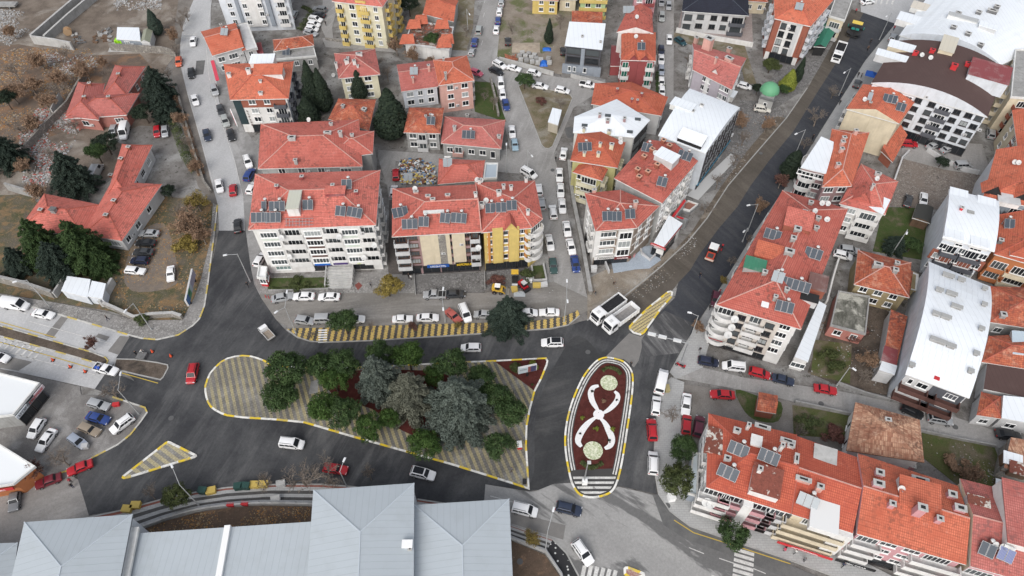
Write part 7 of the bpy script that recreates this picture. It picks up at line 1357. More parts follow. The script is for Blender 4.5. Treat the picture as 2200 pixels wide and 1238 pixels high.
def tree(px, py, kind, h, R, label, group, seed=None, m=None, cz=.6, name=None, catg='tree'):
    q = P(px, py, h*cz); nm = name or {'pine': 'pine_tree', 'cedar': 'cedar_tree', 'cone': 'cypress_tree', 'bare': 'bare_tree', 'bush': 'shrub'}[kind]
    r = thing(nm, label, catg, (q.x, q.y, .02), RND.random()*6.28, group); v = (seed or 0) % 4
    if kind == 'pine':
        k = (kind, v)
        if k not in TC:
            TC[k] = [pine_crown(40+v).mesh('crown', L_PINE)]; t = MB(); t.tube((0, 0, 0), (.1, .05, 1), .2, .15, 8)
            for i in range(4): a = i*1.6+v; t.tube((.1, .05, .8), (.9*math.cos(a), .9*math.sin(a), 1.7), .1, .05, 5)
            TC[k].append(t.mesh('trunk', [BARK]))
        me = TC[k][0]
        if m:
            if (k, m.name) not in TC: TC[(k, m.name)] = me.copy(); TC[(k, m.name)].materials[0] = m
            me = TC[(k, m.name)]
        th = h*.30; c = link('crown', me, r, (0, 0, th)); c.scale = (R/3.2, R/3.2, (h-th)/5.0); o = link('trunk', TC[k][1], r); o.scale = (R/3.2, R/3.2, h*.36)
    elif kind == 'cedar':
        k = (kind, v)
        if k not in TC: TC[k] = cedar_crown(70+v,per=1.25).mesh('crown',L_CED); t = MB(); t.tube((0,0,0),(0,0,10.6),.3,.04,8); TC[(k,'t')] = t.mesh('trunk',[BARKG])
        me = TC[k]
        if m:
            if (k, m.name) not in TC: TC[(k, m.name)] = me.copy(); TC[(k, m.name)].materials[0] = m
            me = TC[(k, m.name)]
        s = (R/4.5, R/4.5, h/11); link('crown', me, r).scale = s; link('trunk', TC[(k, 't')], r).scale = s
    elif kind == 'cone':
        k = (kind, v)
        if k not in TC: TC[k] = cone_crown(90+v).mesh('crown',L_CYP); t = MB(); t.tube((0,0,0),(0,0,9),.16,.03,7); TC[(k,'t')] = t.mesh('trunk',[BARK])
        me = TC[k]
        if m:
            if (k, m.name) not in TC: TC[(k, m.name)] = me.copy(); TC[(k, m.name)].materials[0] = m
            me = TC[(k, m.name)]
        s = (R/2, R/2, h/12); link('crown', me, r).scale = s; link('trunk', TC[(k, 't')], r).scale = s
    elif kind == 'bare':
        k = (kind, v, m.name if m else '')
        if k not in TC:
            T,B,L = bare_mesh(120+v*7,leaves=1.5 if m else 0); TC[k] = (T.mesh('trunk',[BARKG]),B.mesh('branches',[BARKG if not m else two('brown twigs',(.25,.185,.14),(.16,.12,.09),3)]),L.mesh('leaves',m) if m else None)
        s = (R/3.0, R/3.0, h/6.0); link('trunk', TC[k][0], r).scale = s; link('branches', TC[k][1], r).scale = s
        if TC[k][2]: link('leaves', TC[k][2], r).scale = s
    elif kind == 'bush':
        k = (kind, v, m.name)
        if k not in TC:
            TC[k] = pine_crown(160+v, 1.6, 2.0, 16, 120, (.14, .3), .9).mesh('crown', m); t = MB()
            for i in range(4): a = i*1.57+.4; t.tube((0, 0, 0), (.5*math.cos(a), .5*math.sin(a), 1.1), .05, .02, 5)
            TC[(k, 't')] = t.mesh('stems', [BARK])
        link('crown', TC[k], r).scale = (R/1.6, R/1.6, h/2); link('stems', TC[(k, 't')], r).scale = (R/1.6, R/1.6, h/2)
    return r
GI, GL, GT = 'trees on the wooded island', 'trees in the left gardens', 'trees among the houses'
for i, row in enumerate((
 (612,790,'pine',9,4.3,'big round pine at the upper left of the wooded island',L_PINE),(597,848,'pine',7.5,3.7,'round pine just below the big one at the left of the wooded island',L_PINE),(687,782,'pine',8,2.7,'dark pine on the upper edge right of the big round pine',L_PINE),(730,778,'pine',8,3.2,'pine leaning over the upper road left of the blue cedar',L_PINE),(716,813,'pine',7,3.0,'bright pine in front of the two upper edge pines',L_PINE2),
 (690,872,'pine',7,3.1,'bright green pine at the lower left of the red mulch',L_PINE2),(735,887,'pine',7,3.3,'dense pine touching the bright green one at lower left',L_PINE),(790,914,'pine',6,2.7,'thin bright pine below the blue cedar',L_PINE2),(815,757,'pine',8,2.9,'left pine of the pair over the upper road',L_PINE),(877,763,'pine',8,3.2,'right pine of the pair over the upper road',L_PINE2),(965,778,'pine',8,3.4,'tall pine at the upper edge above the biggest cedar',L_PINE),(1035,812,'pine',7,2.9,'pine right of the biggest cedar below the mulch triangle',L_PINE),(1068,850,'pine',7,3.0,'dark pine at the upper right of the striped plaza',L_PINE),(1095,884,'pine',7.5,3.2,'dark pine at the right edge of the grove',L_PINE),(1076,957,'pine',5.5,2.9,'lone round pine at the lower right of the plaza',L_PINE),(912,952,'pine',5.5,3.0,'bright bushy pine under the big cedar',L_PINE2),(930,805,'pine',6,2.2,'small pine between the grey cedar and the upper edge',L_PINE2),(835,895,'pine',5,2.0,'small bright pine between the two left cedars',L_PINE2))): tree(*row[:6-0][:5],row[5],GI,i,row[6],.68)
for row,m in (((810,810,'cedar',12,4.6,'blue-grey cedar leftmost of the three big cedars',GI,1),L_CED),((882,848,'cedar',12,4.9,'grey-brown cedar in the middle of the three big cedars',GI,2),L_CED2),((985,868,'cedar',13,6.9,'biggest blue-green cedar at the heart of the island',GI,3),L_CED)): tree(*row,m,.45)
for i, row in enumerate((
 (738,689,'pine',6.5,3.0,'round pine standing in the striped pavement',GT,1,L_PINE,.7),(1092,674,'cedar',9,4.6,'dark spreading conifer in the striped pavement',GT,0,L_CEDD,.45),(833,617,'pine',5,3.0,'yellow-brown tree before the beige block',GT,2,L_YEL,.6),(1127,171,'pine',5,2.6,'clipped round tree at the tip of the green island',GT,3,L_PINE,.62),
 (85,520,'cedar',12,5.2,'dark green cedar left of the white transformer cabinets',GL,0,L_PINE,.45),(172,528,'cedar',13,5.6,'tallest dark cedar in front of the large villa',GL,1,L_PINE,.45),(120,560,'cedar',10,4.4,'bluish cedar between the two dark ones',GL,2,L_CEDD,.45),(215,565,'cedar',6,3.2,'low cedar right of the tallest one',GL,3,L_PINE,.45),(35,560,'cedar',7,3.6,'cedar at the left end of the garden',GL,0,L_CEDD,.45),
 (150,372,'cedar',11,5.4,'spreading cedar beside the villa back wing',GL,3,L_CEDD,.45),(226,308,'pine',6,3.6,'dark pine above the villa wing',GL,0,L_CYP,.6),(205,326,'pine',6,2.8,'second dark pine touching the villa wing',GL,1,L_PINE,.6),(335,180,'cedar',10,4.6,'dark conifer behind the pink villa',GL,2,L_CEDD,.5),(348,225,'cedar',9,4.2,'dark conifer between pink villa and street',GL,1,L_CEDD,.5),(310,245,'pine',6,3.0,'low dark tree at the villa corner',GL,2,L_CYP,.5),(330,48,'cone',8,2.4,'dark spruce beside the site cabin shed',GL,1,L_CEDD,.5),(12,325,'cedar',9,4.4,'dark conifer at the left edge by the rubble',GL,2,L_CEDD,.5),(362,410,'pine',4,1.7,'small dark tree at the villa corner by the street',GL,3,L_CYP,.6),(12,215,'pine',6,2.6,'dark bush at the left edge among brown trees',GL,1,L_CYP,.5),
 (668,185,'cone',15,3.0,'tall dark cypress right of the hotel',GT,0,L_CYP,.52),(690,195,'cone',13,2.8,'second dark cypress touching the tall one',GT,1,L_CYP,.5),(662,240,'cone',9,3.2,'broad dark cypress foot beside the hotel',GT,2,L_CYP,.5),(838,245,'cone',14,5.0,'massive dark conifer between the orange houses',GT,3,L_CYP,.48),(770,184,'cone',9,2.6,'slim dark spruce before the beige square house',GT,1,L_CYP,.5),(1180,68,'cone',8,1.5,'slender cypress on the building lot',GT,0,L_CYP,.5),(930,85,'pine',6,2.7,'green pine inside the ruined house',GT,2,L_PINE,.6),(878,8,'pine',7,3.2,'dark tree at the top edge by the grey ruin',GT,0,L_CYP,.6),
 (1706,352,'cone',8,3.2,'black-green conifer on the pavement by the mauve block',GT,2,L_CYP,.5),(1697,172,'cone',6.5,2.4,'lime yellow conifer beside the mosque',GT,3,L_LIME,.5),(1719,152,'cone',8,1.5,'slim dark cypress behind the lime conifer',GT,1,L_CYP,.5),(1685,192,'pine',3,1.8,'low green bush below the lime conifer',GT,3,L_PINE,.5),(1655,142,'pine',4.5,2.6,'dark olive tree below the tall tower',GT,1,L_OLIVE,.5),(1628,192,'pine',3.5,1.6,'dark bush left of the mosque',GT,2,L_CYP,.5),(2023,349,'pine',3,1.7,'round dark shrub on the cobbled lot wall',GT,3,L_CYP,.5),(1926,525,'cedar',4.5,2.6,'blue-grey spruce in the walled garden',GT,2,L_CEDD,.45),(1958,528,'pine',4,2.4,'green bush beside the blue-grey spruce',GT,0,L_PINE,.5),
 (1457,1030,'pine',9,3.0,'olive green tree beside the white pavilion',GT,0,L_OLIVE,.65),(1472,962,'pine',6.5,2.6,'darker tree behind the olive green one',GT,1,L_PINE,.65),(1575,1142,'pine',7.5,2.7,'dark tree on the pavement before the pink balconies',GT,2,L_PINE,.7),(375,1066,'pine',5,2.3,'small green tree by the bus station walkway',GT,3,L_OLIVE,.65),(1462,225,'pine',2.5,1.2,'small bush left of the curved white roof',GT,0,L_CYP,.5) if 0 else (807,128,'bare',6,3,'bare tree left of the beige square house',GT,1,None,.5))): tree(*row)
GB1, GB2, GB3 = 'bare trees of the left gardens', 'bare trees beside the roads', 'small trees on the right pavement'
for row in (
 (60,175,'bare',7,4.5,'rust leaved tree at the left beside the building site',GB1,0,L_BRN),(118,165,'bare',7,4.5,'rust leaved tree left of the pink villa',GB1,1,L_BRN),(95,215,'bare',6,4.2,'lower rust leaved tree near the rubble',GB1,2,L_BRN),(165,140,'bare',6,3.6,'thin rust leaved tree behind the pink villa',GB1,3,L_BRN),(215,130,'bare',5,2.6,'bushy rust leaved tree above the pink villa',GB1,1,L_BRN),(25,145,'bare',8,4,'bare grey tree at the left edge',GB1,2,None),(45,350,'bare',6,3.6,'rust leaved tree below the rubble',GB1,3,L_BRN),(30,260,'bare',7,4,'bare grey tree left of the rubble',GB1,1,None),(170,215,'bare',5,3,'bare tree in front of the pink villa roof',GB1,0,None),(380,35,'bare',8,3.6,'bare tree at the top beside the long street',GB1,3,None),(365,70,'bare',7,3.2,'bare tree above the street wall',GB1,1,L_BRN),(400,470,'bare',8,5.6,'wide bare tree on the leafy corner',GB1,2,L_BRN),(420,430,'bare',6,4.2,'bare tree at the upper end of the leafy corner',GB1,0,L_YEL),(395,525,'bush',3,3.2,'yellow-brown thicket on the leafy corner',GB1,1,L_YEL),(190,735,'bare',4.5,2.2,'small bare tree on the median strip',GB2,3,L_RED),
 (232,832,'bare',6,3.2,'bare tree at the upper end of the left apron',GB2,1,None),(130,985,'bare',5,4,'pale bare tree over the dusty white saloon',GB2,2,None),(60,1000,'bare',5.5,3.2,'dark red twigged tree at the canopy roof',GB2,0,L_RED),(640,1015,'bare',9,5.2,'large bare tree by the bus station walkway',GB2,3,None),(700,1010,'bare',7,4.6,'second bare tree left of the tallest metal hall',GB2,1,None),(790,1010,'bare',7,2.0,'slim bare tree behind the tallest metal hall',GB2,0,None),(318,1058,'bare',5,2.2,'little bare tree by the yellow planters',GB2,2,None),(563,1028,'bare',6,2.6,'bare tree between two yellow planters',GB2,1,None),(1145,1150,'bare',4,2.2,'yellow leaved sapling right of the metal hall',GB2,0,L_YEL),(1205,210,'bare',5.5,2.6,'bare tree on the triangular green island',GB2,1,None),(1162,215,'bush',2.2,1.6,'red leaved shrub on the green island',GB2,2,L_RED),(1100,50,'bare',6,2.6,'bare tree on the weedy lot',GB2,3,None),(1205,35,'bare',7,3.2,'bare tree left of the grey cube house',GB2,0,None),(850,92,'bare',7,3.4,'rust leaved tree left of the ruined house',GB2,1,L_BRN),(885,112,'bare',6,3.2,'rust leaved tree below the ruined house',GB2,2,L_BRN),(1000,55,'bare',6,3.0,'bare tree at the verge beside the ruins',GB2,3,None),(830,150,'bare',6,3.4,'bare tree above the massive conifer',GB2,0,None),(985,210,'bare',5,1.8,'bare tree before the pink house wall',GB2,2,None),(1040,200,'bare',4,2,'bare tree on the small lawn right of the pink house',GB2,1,None),(725,125,'bare',5,2.6,'dark bare bush behind the cypresses',GB2,3,None),
 (1595,250,'bare',6,4.2,'wide rust leaved tree right of the curved white roof',GB2,0,L_BRN),(1582,335,'bare',5,3,'bare tree at the pale slab terrace',GB2,1,None),(1545,385,'bare',5,2.6,'bare tree lower on the road bank',GB2,2,None),(1760,243,'bare',7,4.0,'bare tree on the pavement left of the cream block',GB2,3,None),(1735,300,'bare',5,2.4,'bare tree on the pavement above the conifer',GB2,1,None),(1680,385,'bare',5,2.8,'reddish bare tree below the black-green conifer',GB2,0,L_RED),(1610,510,'bare',4.5,2.0,'bare street tree by the pavement sign',GB3,2,None),(1575,555,'bare',4,1.6,'slim street tree above the red motorcycles',GB3,1,None),(1557,598,'bare',3.6,1.5,'yellowish street tree beside the three wheeler',GB3,0,L_YEL),(1502,700,'bare',4.2,2.2,'brown leaved street tree below the maroon car',GB3,3,L_BRN),(1450,890,'bare',5,3,'bare tree between pavement and muddy yard',GB2,2,None),(1840,705,'bush',3,3,'dark leafless thicket beside the narrow shed',GB2,0,L_RED),(1790,775,'bush',2,3,'olive thicket in the unkempt garden',GB2,3,L_OLIVE),(1740,910,'bush',1.4,2.6,'tangled bush on the grass behind the orange roofs',GB2,2,L_HEDGE),(1790,935,'bush',1.6,2.4,'grey bush near the derelict house wall',GB2,1,L_RED),(2060,1000,'bush',1.4,2.4,'brown bush on the grass at the right',GB2,0,L_BRN),(300,685,'bush',2,1.8,'dark shrub leaning over the pavement wall',GB2,1,L_HEDGE),(640,610,'bush',1.2,2.4,'weedy shrub in the bed before the white block',GB2,0,L_OLIVE),(1135,592,'bush',2.4,2.0,'dark bush beside the little lawn',GB2,1,L_HEDGE),(1065,608,'bush',1.2,2.4,'brown bush on the forecourt of the yellow block',GB2,2,L_RED),(1500,150,'bush',2.0,1.4,'dark shrub behind the lilac block',GB2,3,L_CYP),(1590,40,'bush',2.0,2.0,'dark shrub right of the navy roof',GB2,0,L_HEDGE),(757,82,'bush',1.4,.9,'clipped ball shrub below the yellow block',GB2,1,L_CYP),(810,82,'cone',3.4,.9,'small dark conifer at the yellow block corner',GB2,2,L_CYP),(665,715,'bare',3.4,1.4,'leafless sapling left of the painted crossing',GB3,1,None),(797,700,'bare',4,1.6,'leafless sapling right of the round pine',GB3,2,None),(887,700,'bare',4,1.6,'leafless sapling behind the old white saloon',GB3,3,L_RED),(985,697,'bare',3,1.2,'yellow leaved sapling below the salmon saloon',GB3,0,L_YEL),(1035,698,'bare',3.4,1.4,'leafless sapling left of the dark conifer',GB3,1,None)): tree(*row)
for row in ((20,60,'bare',6.3,3.2,'low rust tree near the top left corner',GB1,0,L_BRN),(78,120,'bare',7.0,5,'wide rust tree above the rubble',GB1,1,L_BRN),(135,105,'bare',6.6,4,'grey bare tree above the pink villa wall',GB1,2,None),(180,150,'bare',6.6,4,'rust tree touching the pink villa back',GB1,3,L_BRN),(20,195,'bare',7.0,5,'rust tree at the left edge midway down',GB1,0,L_BRN),(70,255,'bare',6.8,4.5,'wide rust tree beside the upper rubble',GB1,1,L_BRN),(110,190,'bare',6.8,4.6,'grey bare tree left of the old stone wall',GB1,2,None),(150,260,'bare',6.6,4,'grey bare tree before the pink villa',GB1,3,None),(15,300,'bare',7.0,5,'grey bare tree at the left edge over the rubble',GB1,0,None),(75,400,'bare',6.6,4,'rust tree at the lower end of the rubble',GB1,1,L_BRN),(100,330,'bare',6.4,3.6,'grey bare tree inside the rubble field',GB1,2,None),(230,150,'bare',6.3,3.2,'grey bare sapling above the pink villa lawn',GB1,3,None),(375,100,'bare',6.2,3,'grey bare tree over the shed beside the street',GB1,0,None),(395,20,'bare',6.4,3.4,'grey bare tree at the very top beside the street',GB1,1,None),(355,150,'bare',6.2,3,'grey bare tree behind the dark villa conifer',GB1,2,None),(385,250,'bare',6.3,3.2,'rust tree at the head of the long hedge',GB1,3,L_BRN),(400,300,'bare',6.2,3,'grey bare tree midway along the long hedge',GB1,0,None),(412,350,'bare',6.1,2.8,'rust tree at the foot of the long hedge',GB1,1,L_BRN),(380,455,'bare',6.7,4.2,'tall grey bare tree left on the leafy corner',GB1,2,None),(430,500,'bare',6.4,3.4,'rust tree low on the leafy corner',GB1,3,L_BRN),(60,470,'bare',6.2,3,'grey bare tree above the dark garden cedars',GB1,0,None)): tree(*row)
for i,(x,y,r_,l) in enumerate(((1868,765,3.2,'bare scrub tree between narrow shed and garden path'),(1825,655,2.6,'bare scrub behind the mossy shed'),(1860,800,2.8,'bare scrub low by the side street garden'),(1650,262,3,'bare tree on the road bank below the mosque'),(1600,290,3.2,'bare tree on the cobbles right of the white school roof'),(1520,440,2.6,'bare tree on the verge beside the pale slab'),(1640,440,2.6,'bare street tree high on the right pavement'),(1795,190,2.8,'bare street tree near the blue tent'),(1720,925,2.6,'bare scrub behind the bright corner block'),(2090,1010,3,'bare scrub on the right grass'),(1060,215,2.6,'bare tree beside the stone wall of the small lawn'),(1480,120,2.4,'bare tree on the bank behind the lilac block'),(925,130,2.6,'bare tree at the foot of the ruined house'),(700,250,2.6,'bare tree behind the mossy orange roof'))): tree(x,y,'bare',4+r_*.5,r_,l,GB2,i % 4,L_BRN if i % 3 == 0 else None)
def hedge(px, w, h, m, label, n=900):
    pl = W(px); L = Leaves(); r = random.Random(len(px)*7+int(px[0][0])); seg = sum((b-a).length for a, b in zip(pl, pl[1:]))
    for a, b in zip(pl, pl[1:]):
        k = int(n*(b-a).length); d = (b-a).normalized(); s = Vector((-d.y, d.x))
        for i in range(k):
            q = a.lerp(b, r.random()); bump = .7+.3*math.sin(q.x*1.7+q.y*2.3); o = r.uniform(-1, 1); z = h*bump*math.sqrt(max(0, 1-o*o*.8))*r.uniform(.5, 1.05)
            p = Vector((q.x+s.x*o*w/2,q.y+s.y*o*w/2,max(.1,z))); L.add(p,(Vector((s.x*o,s.y*o,.8))+rdir(r)*.6).normalized(),rdir(r),.18,.34,r.random())
    o = link('hedge', L.mesh('hedge', m)); tag(o, label, 'hedge')
hedge([(352, 255), (372, 262), (388, 300), (402, 340), (424, 372)], 2.6, 2.2, L_HEDGE, 'long dark hedge between the villa yard and the left street', 130)
hedge([(372, 190), (385, 230), (400, 270), (415, 320), (435, 380)], 1.8, 1.5, L_BRN, 'brown scrubby hedge along the left street wall', 90)
hedge([(642, 70), (660, 45), (672, 26), (650, 16)], 1.6, 1.7, L_HEDGE, 'dark hedge beside the slanted row of cars at the top', 130)
hedge([(1425, 190), (1414, 215), (1412, 160)], 1.2, 1.5, L_PINE, 'green hedge strip beside the narrow top street', 120)
hedge([(577, 622), (640, 621), (704, 619)], 1.0, .7, L_HEDGE, 'low hedge along the bed before the white corner block', 90)
hedge([(705, 598), (705, 618)], .9, .9, L_HEDGE, 'short hedge beside the entrance steps', 110)
hedge([(1293,798),(1302,791),(1314,791),(1326,796),(1334,806)],.8,.6,L_OLIVE,'curved upper hedge in the long red island',140); hedge([(1249,993),(1258,1001),(1270,1006),(1284,1002),(1294,995)],.9,.6,L_OLIVE,'curved lower hedge in the long red island',140)
for px,py,rr,lb,m in ((1251.5,898,.5,'pale green tuft left of the white crescents',L_LIME),(1280,922,.6,'olive tuft below the studded disc',L_LIME),(1316.5,922,.55,'green tuft right of the lower crescent',L_LIME),(1296,862,.55,'rusty tuft between the upper crescents',L_BRN),(1271.5,841,.35,'dark tuft on the upper left crescent',L_CYP),(1325.5,860,.3,'dark tuft on the upper right crescent',L_CYP),(1247,932.5,.3,'dark tuft on the lower left crescent',L_CYP),(1309.5,948,.4,'dark tuft on the lower right crescent',L_CYP),(1107,789,1.3,'bushy shrub left of the island billboard',L_OLIVE),(1144,786,1.3,'bushy shrub behind the island billboard',L_LIME),(1144,827,.35,'tiny shrub at the tip of the mulch triangle',L_OLIVE)): tree(px,py,'bush',rr*1.3,rr,lb,'small plants on the islands',1,m,.3,None,'shrub')
# ================= street furniture, walls, people, odds and ends =================
def lamp(base, head, h, label, double=None):
    a = P(*base); r = thing('street_lamp', label, 'street lamp', (a.x, a.y, .05), 0, 'street lamps'); LM = plain('lamp post grey', (.46, .47, .47), .45, .3)
    m = MB(); m.tube((0, 0, 0), (0, 0, h), .11, .06, 8); m.tube((0, 0, 0), (0, 0, .7), .17, .15, 8); part('pole', m, LM, r)
    heads = [head] if double is None else [head, double]
    for hd in heads:
        e = P(hd[0], hd[1], h+.35)-a; e.z = h+.35; d = Vector((e.x, e.y, 0)); L = d.length
        if L > 3.2: e = Vector((d.x/L*3.2, d.y/L*3.2, h+.35))
        m = MB(); m.tube((0, 0, h-.15), e, .05, .04, 6); part('arm', m, LM, r)
        m = MB(); dd = Vector((e.x, e.y, 0)); dd = dd.normalized() if dd.length > .05 else Vector((1, 0, 0)); c = e+dd*.3
        m.box((0,0,0),(.8,.32,.14)); m.box((0,0,.1),(.6,.24,.08)); o = part('lamp_head',m,plain('lamp head shell',(.70,.71,.72),.4),r); o.location = c; o.rotation_euler = (0,0,math.atan2(dd.y,dd.x))
    return r
for row in (((538,606),(487,548),9,'street lamp at the fresh asphalt bend near the red kiosk'),((108.6,661),(35.6,605),9,'street lamp above the white van on the upper carriageway'),((327,710),(271.5,666),9,'street lamp by the dark shrub on the corner pavement'),((299.7,891),(258.5,806.4),9,'street lamp beside the bare tree of the left apron'),((428,1086.6),(370,1003),9,'street lamp pointing at the small striped triangle'),((752,1060),(738,992),9,'street lamp over the dull red estate car'),((1172,1182),(1188,1099),9,'street lamp over the dark blue car at the bottom'),((636.6,718),(616,630),9,'double armed lamp at the left end of the striped pavement',(596,669)),((957,693),(951.7,623.4),8.5,'double armed lamp behind the salmon saloon',(952,662)),((1212,692),(1218,606),8.5,'double armed lamp at the right end of the striped pavement',(1219,645)),((1606,497),(1610.6,441),8.5,'street lamp on the pavement by the long mottled roof'),((1481,733),(1485,673),8.5,'street lamp by the brown leaved street tree'),((1706,338),(1710.7,288),8.5,'street lamp above the black-green conifer'),((1802,206),(1809.5,160.5),8.5,'street lamp by the blue tent'),((1889,86),(1896,43),8.5,'street lamp near the top of the main road'),((1133,372),(1141.8,334),7,'street lamp at the tip of the green island'),((1005,64),(1013,40.7),6.5,'street lamp on the verge beside the ruins'),((1914.7,547.7),(1948.6,499.5),8,'tall garden lamp leaning over the walled garden'),((1797,829),(1832,791.6),6.5,'pole lamp at the side street behind the garden'),((1595,520),(1600,496),4.5,'short pavement lamp with sign box') ,((1088.5,371.5),(1088,312),7.5,'plain globe post beside the long low grey house')): lamp(*row)
a = P(1254,1039); r = thing('lamp_mast','tall mast with white control box in the striped end of the long island','mast',(a.x,a.y,.15)); m = MB(); m.tube((0,0,0),(0,0,8.5),.16,.08,8); part('pole',m,STEEL,r); m = MB(); m.box((.1,-.1,.75),(.9,.7,1.3)); part('control_box',m,WHITE,r); m = MB(); m.box((.2,0,8.4),(.6,.5,.3)); part('lamp_head',m,SL,r)
a = P(1464,776); b2 = P(1473,744,6.2); e = P(1398,718,6.2); r = thing('traffic_light','cantilever traffic light with three pale signal boxes over the scuffed lane','traffic light',(a.x,a.y,.05)); m = MB(); m.tube((0,0,0),(0,0,6.2),.12,.1,8); part('pole',m,STEEL,r)
m = MB(); ee = Vector((e.x-a.x,e.y-a.y,6.2)); m.tube((0,0,6.1),ee,.08,.06,8); m.tube((0,0,7.0),ee*.55+Vector((0,0,2.8)),.02,.02,5); part('arm',m,STEEL,r)
for t in (.28,.68,.97): m = MB(); m.box((0,0,0),(1.5,.5,.5)); o = part('signal_head',m,[plain('signal housing',(.62,.63,.63),.5)],r); o.location = Vector((0,0,6.2)).lerp(ee,t); o.rotation_euler = (0,0,math.atan2(ee.y,ee.x))
def board(px, py, ang, w, h, z, label, mats, strip):
    q, a = heading(px, py, ang, z+h/2); r = thing('billboard', label, 'billboard', (q.x, q.y, .1), a)
    m = MB(); m.box((0, 0, z+h/2), (w, .36, h)); part('casing', m, SL, r)
    for s in (-1, 1):
        g = MB(); x0 = -w/2+.15
        for i, (fr, mi) in enumerate(strip): ww = fr*(w-.3); g.box((x0+ww/2, s*.2, z+h/2), (ww, .04, h-.2), 0, mi); x0 += ww
        o = part('poster', g, mats, r); glyphs(6, .3, FRD, o, (-w*.22, s*.23, z+h*.62), (math.pi/2, 0, 0 if s < 0 else math.pi))
    m = MB()
    for x in ((-.0,) if w < 4 else (-w*.35, w*.35)): m.box((x, 0, z/2), (.35, .3, z))
    part('post', m, TRIM, r); return r
PO = [plain('pale poster',(.42,.48,.52),.5),plain('poster red brown',(.22,.08,.07),.5),plain('poster navy',(.05,.05,.11),.5),plain('poster green',(.08,.26,.14),.5),plain('poster blue',(.06,.16,.36),.5),plain('poster lilac',(.36,.34,.42),.5)]
board(1133,793,12,3.6,2.0,1.6,'illuminated style billboard box with white top on the mulch triangle',PO,((.52,0),(.16,1),(.32,2))); board(409,618,78,8.4,2.0,.8,'long colourful billboard at the edge of the leafy car park',PO,((.2,4),(.2,3),(.15,0),(.45,5)))
def wall(px, h, t, m, label, rail=False, cap=None, curve=0):
    pl = W(px); pl = cat(pl,curve,False) if curve else pl; o = Vector((pl[0].x,pl[0].y,0)); r = thing('wall',label,'wall',o); part('masonry',ribbon(MB(),pl,-t/2,t/2,-.05,h,False),m,r,o)
    if cap: part('coping', ribbon(MB(), pl, -t/2-.06, t/2+.06, h+.004, h+.12, False), cap, r, o)
    if rail:
        mb = MB()
        for a, b in zip(pl, pl[1:]):
            n = max(1, int((b-a).length/1.8))
            for i in range(n): q = a.lerp(b, i/n); mb.bar((q.x, q.y, h), (q.x, q.y, h+.9), .06)
            for z in (.35, .62, .88): mb.bar((a.x, a.y, h+z), (b.x, b.y, h+z), .05)
        part('railing', mb, STEEL, r, o)
    return r
wall([(75,93),(130,45),(186,-3)],2.6,.5,CONC,'left long concrete channel wall on the building site',cap=CONCL); wall([(103,93),(155,45),(212,-3)],2.4,.5,CONC,'right long concrete channel wall on the building site',cap=CONCL); wall([(75,94),(120,100),(160,108)],2.6,.5,CONCL,'pale concrete cross wall at the foot of the channel')
wall([(-200,560),(0,606),(60,620),(120,640)],2.2,.5,STONE,'rubble stone wall along the left avenue pavement',cap=CONC); wall([(122,640),(137,618),(144,606)],1.8,.35,CONCL,'left concrete wing of the transformer bay'); wall([(222,660),(236,632),(248,610)],2.0,.5,CONCL,'right concrete wing of the transformer bay'); wall([(218,655),(250,668),(292,688),(330,682),(375,680),(394,686)],1.3,.5,STONE,'stone wall below the leafy car park',cap=CONCL)
wall([(380,190),(396,250),(416,320),(440,395),(455,415)],1.0,.5,STONE,'low stone wall on the left side of the long street'); wall([(240,108),(300,112),(352,115),(380,122)],2.2,.4,STONE,'stone retaining wall below the green generator')
wall([(1222,352),(1226,400),(1232,440),(1240,480),(1252,540),(1268,634)],1.2,.7,STONE,'stone wall stepping down beside the parked row',cap=CONC); wall([(1073,131),(1130,146),(1189,163)],1.3,.3,CONCL,'concrete wall holding the stacked bricks'); wall([(1226,166),(1262,176),(1300,186)],1.2,.3,CONCL,'low wall below the grey cube house',rail=True); wall([(1054,173),(1063,210),(1071,251)],1.2,.5,STONE,'stone wall right of the small lawn')
wall([(1452,69),(1530,86),(1616,101)],1.4,.35,SW,'white retaining wall below the navy roofed block'); wall([(1772,655),(1786,600),(1797,565)],1.6,.35,SW,'white garden wall behind the mottled roof block'); wall([(1706,866),(1770,880),(1828,893)],.9,.3,CONC,'low wall on the lower side of the side street'); wall([(1975,927),(2060,945),(2137,960)],.7,.3,CONC,'low kerb wall below the lower lane'); wall([(1800,826),(1860,848),(1910,862)],.8,.3,CONC,'low wall above the side street garden'); wall([(1990,325),(2020,345),(2070,368),(2100,375)],1.2,.35,SL,'pale wall above the cobbled lot'); wall([(1900,445),(1935,345),(1950,330)],1.2,.35,SL,'pale wall between cobbled lot and cream block')
wall([(1142,574),(1146,606),(1174,604),(1167,570)],.7,.25,SL,'white wall round the little lawn',cap=CONCL); wall([(890,592),(893,634)],.6,.2,CONC,'thin divider wall on the forecourt'); wall([(1041,586),(1042,622)],.6,.2,CONC,'second thin divider wall beside the yellow machines'); wall([(1308,588),(1300,568),(1310,552)],1.0,.3,SL,'short white parapet left of the blue-grey terrace'); wall([(1372,528),(1378,548),(1396,562),(1418,540)],.9,.3,SL,'white parapet round the sunken basement ramp')
wall([(2100, 905), (2165, 922), (2200, 930)], .6, .3, CONC, 'low wall before the small tiled house') if 0 else None
wall(kb[:8],.7,.35,CONCL,'long curved low wall with railing before the bus station',True,None,2); wall([(1098,1158),(1173,1187),(1206,1236),(1212,1260)],.7,.35,CONCL,'low bending wall with railing right of the bus station',True); wall([(577,626),(640,625),(706,622)],.5,.2,CONC,'low edging wall of the bed before the white block'); wall([(770,590),(762,634)],.5,.2,CONC,'thin wall right of the entrance steps') if 0 else None
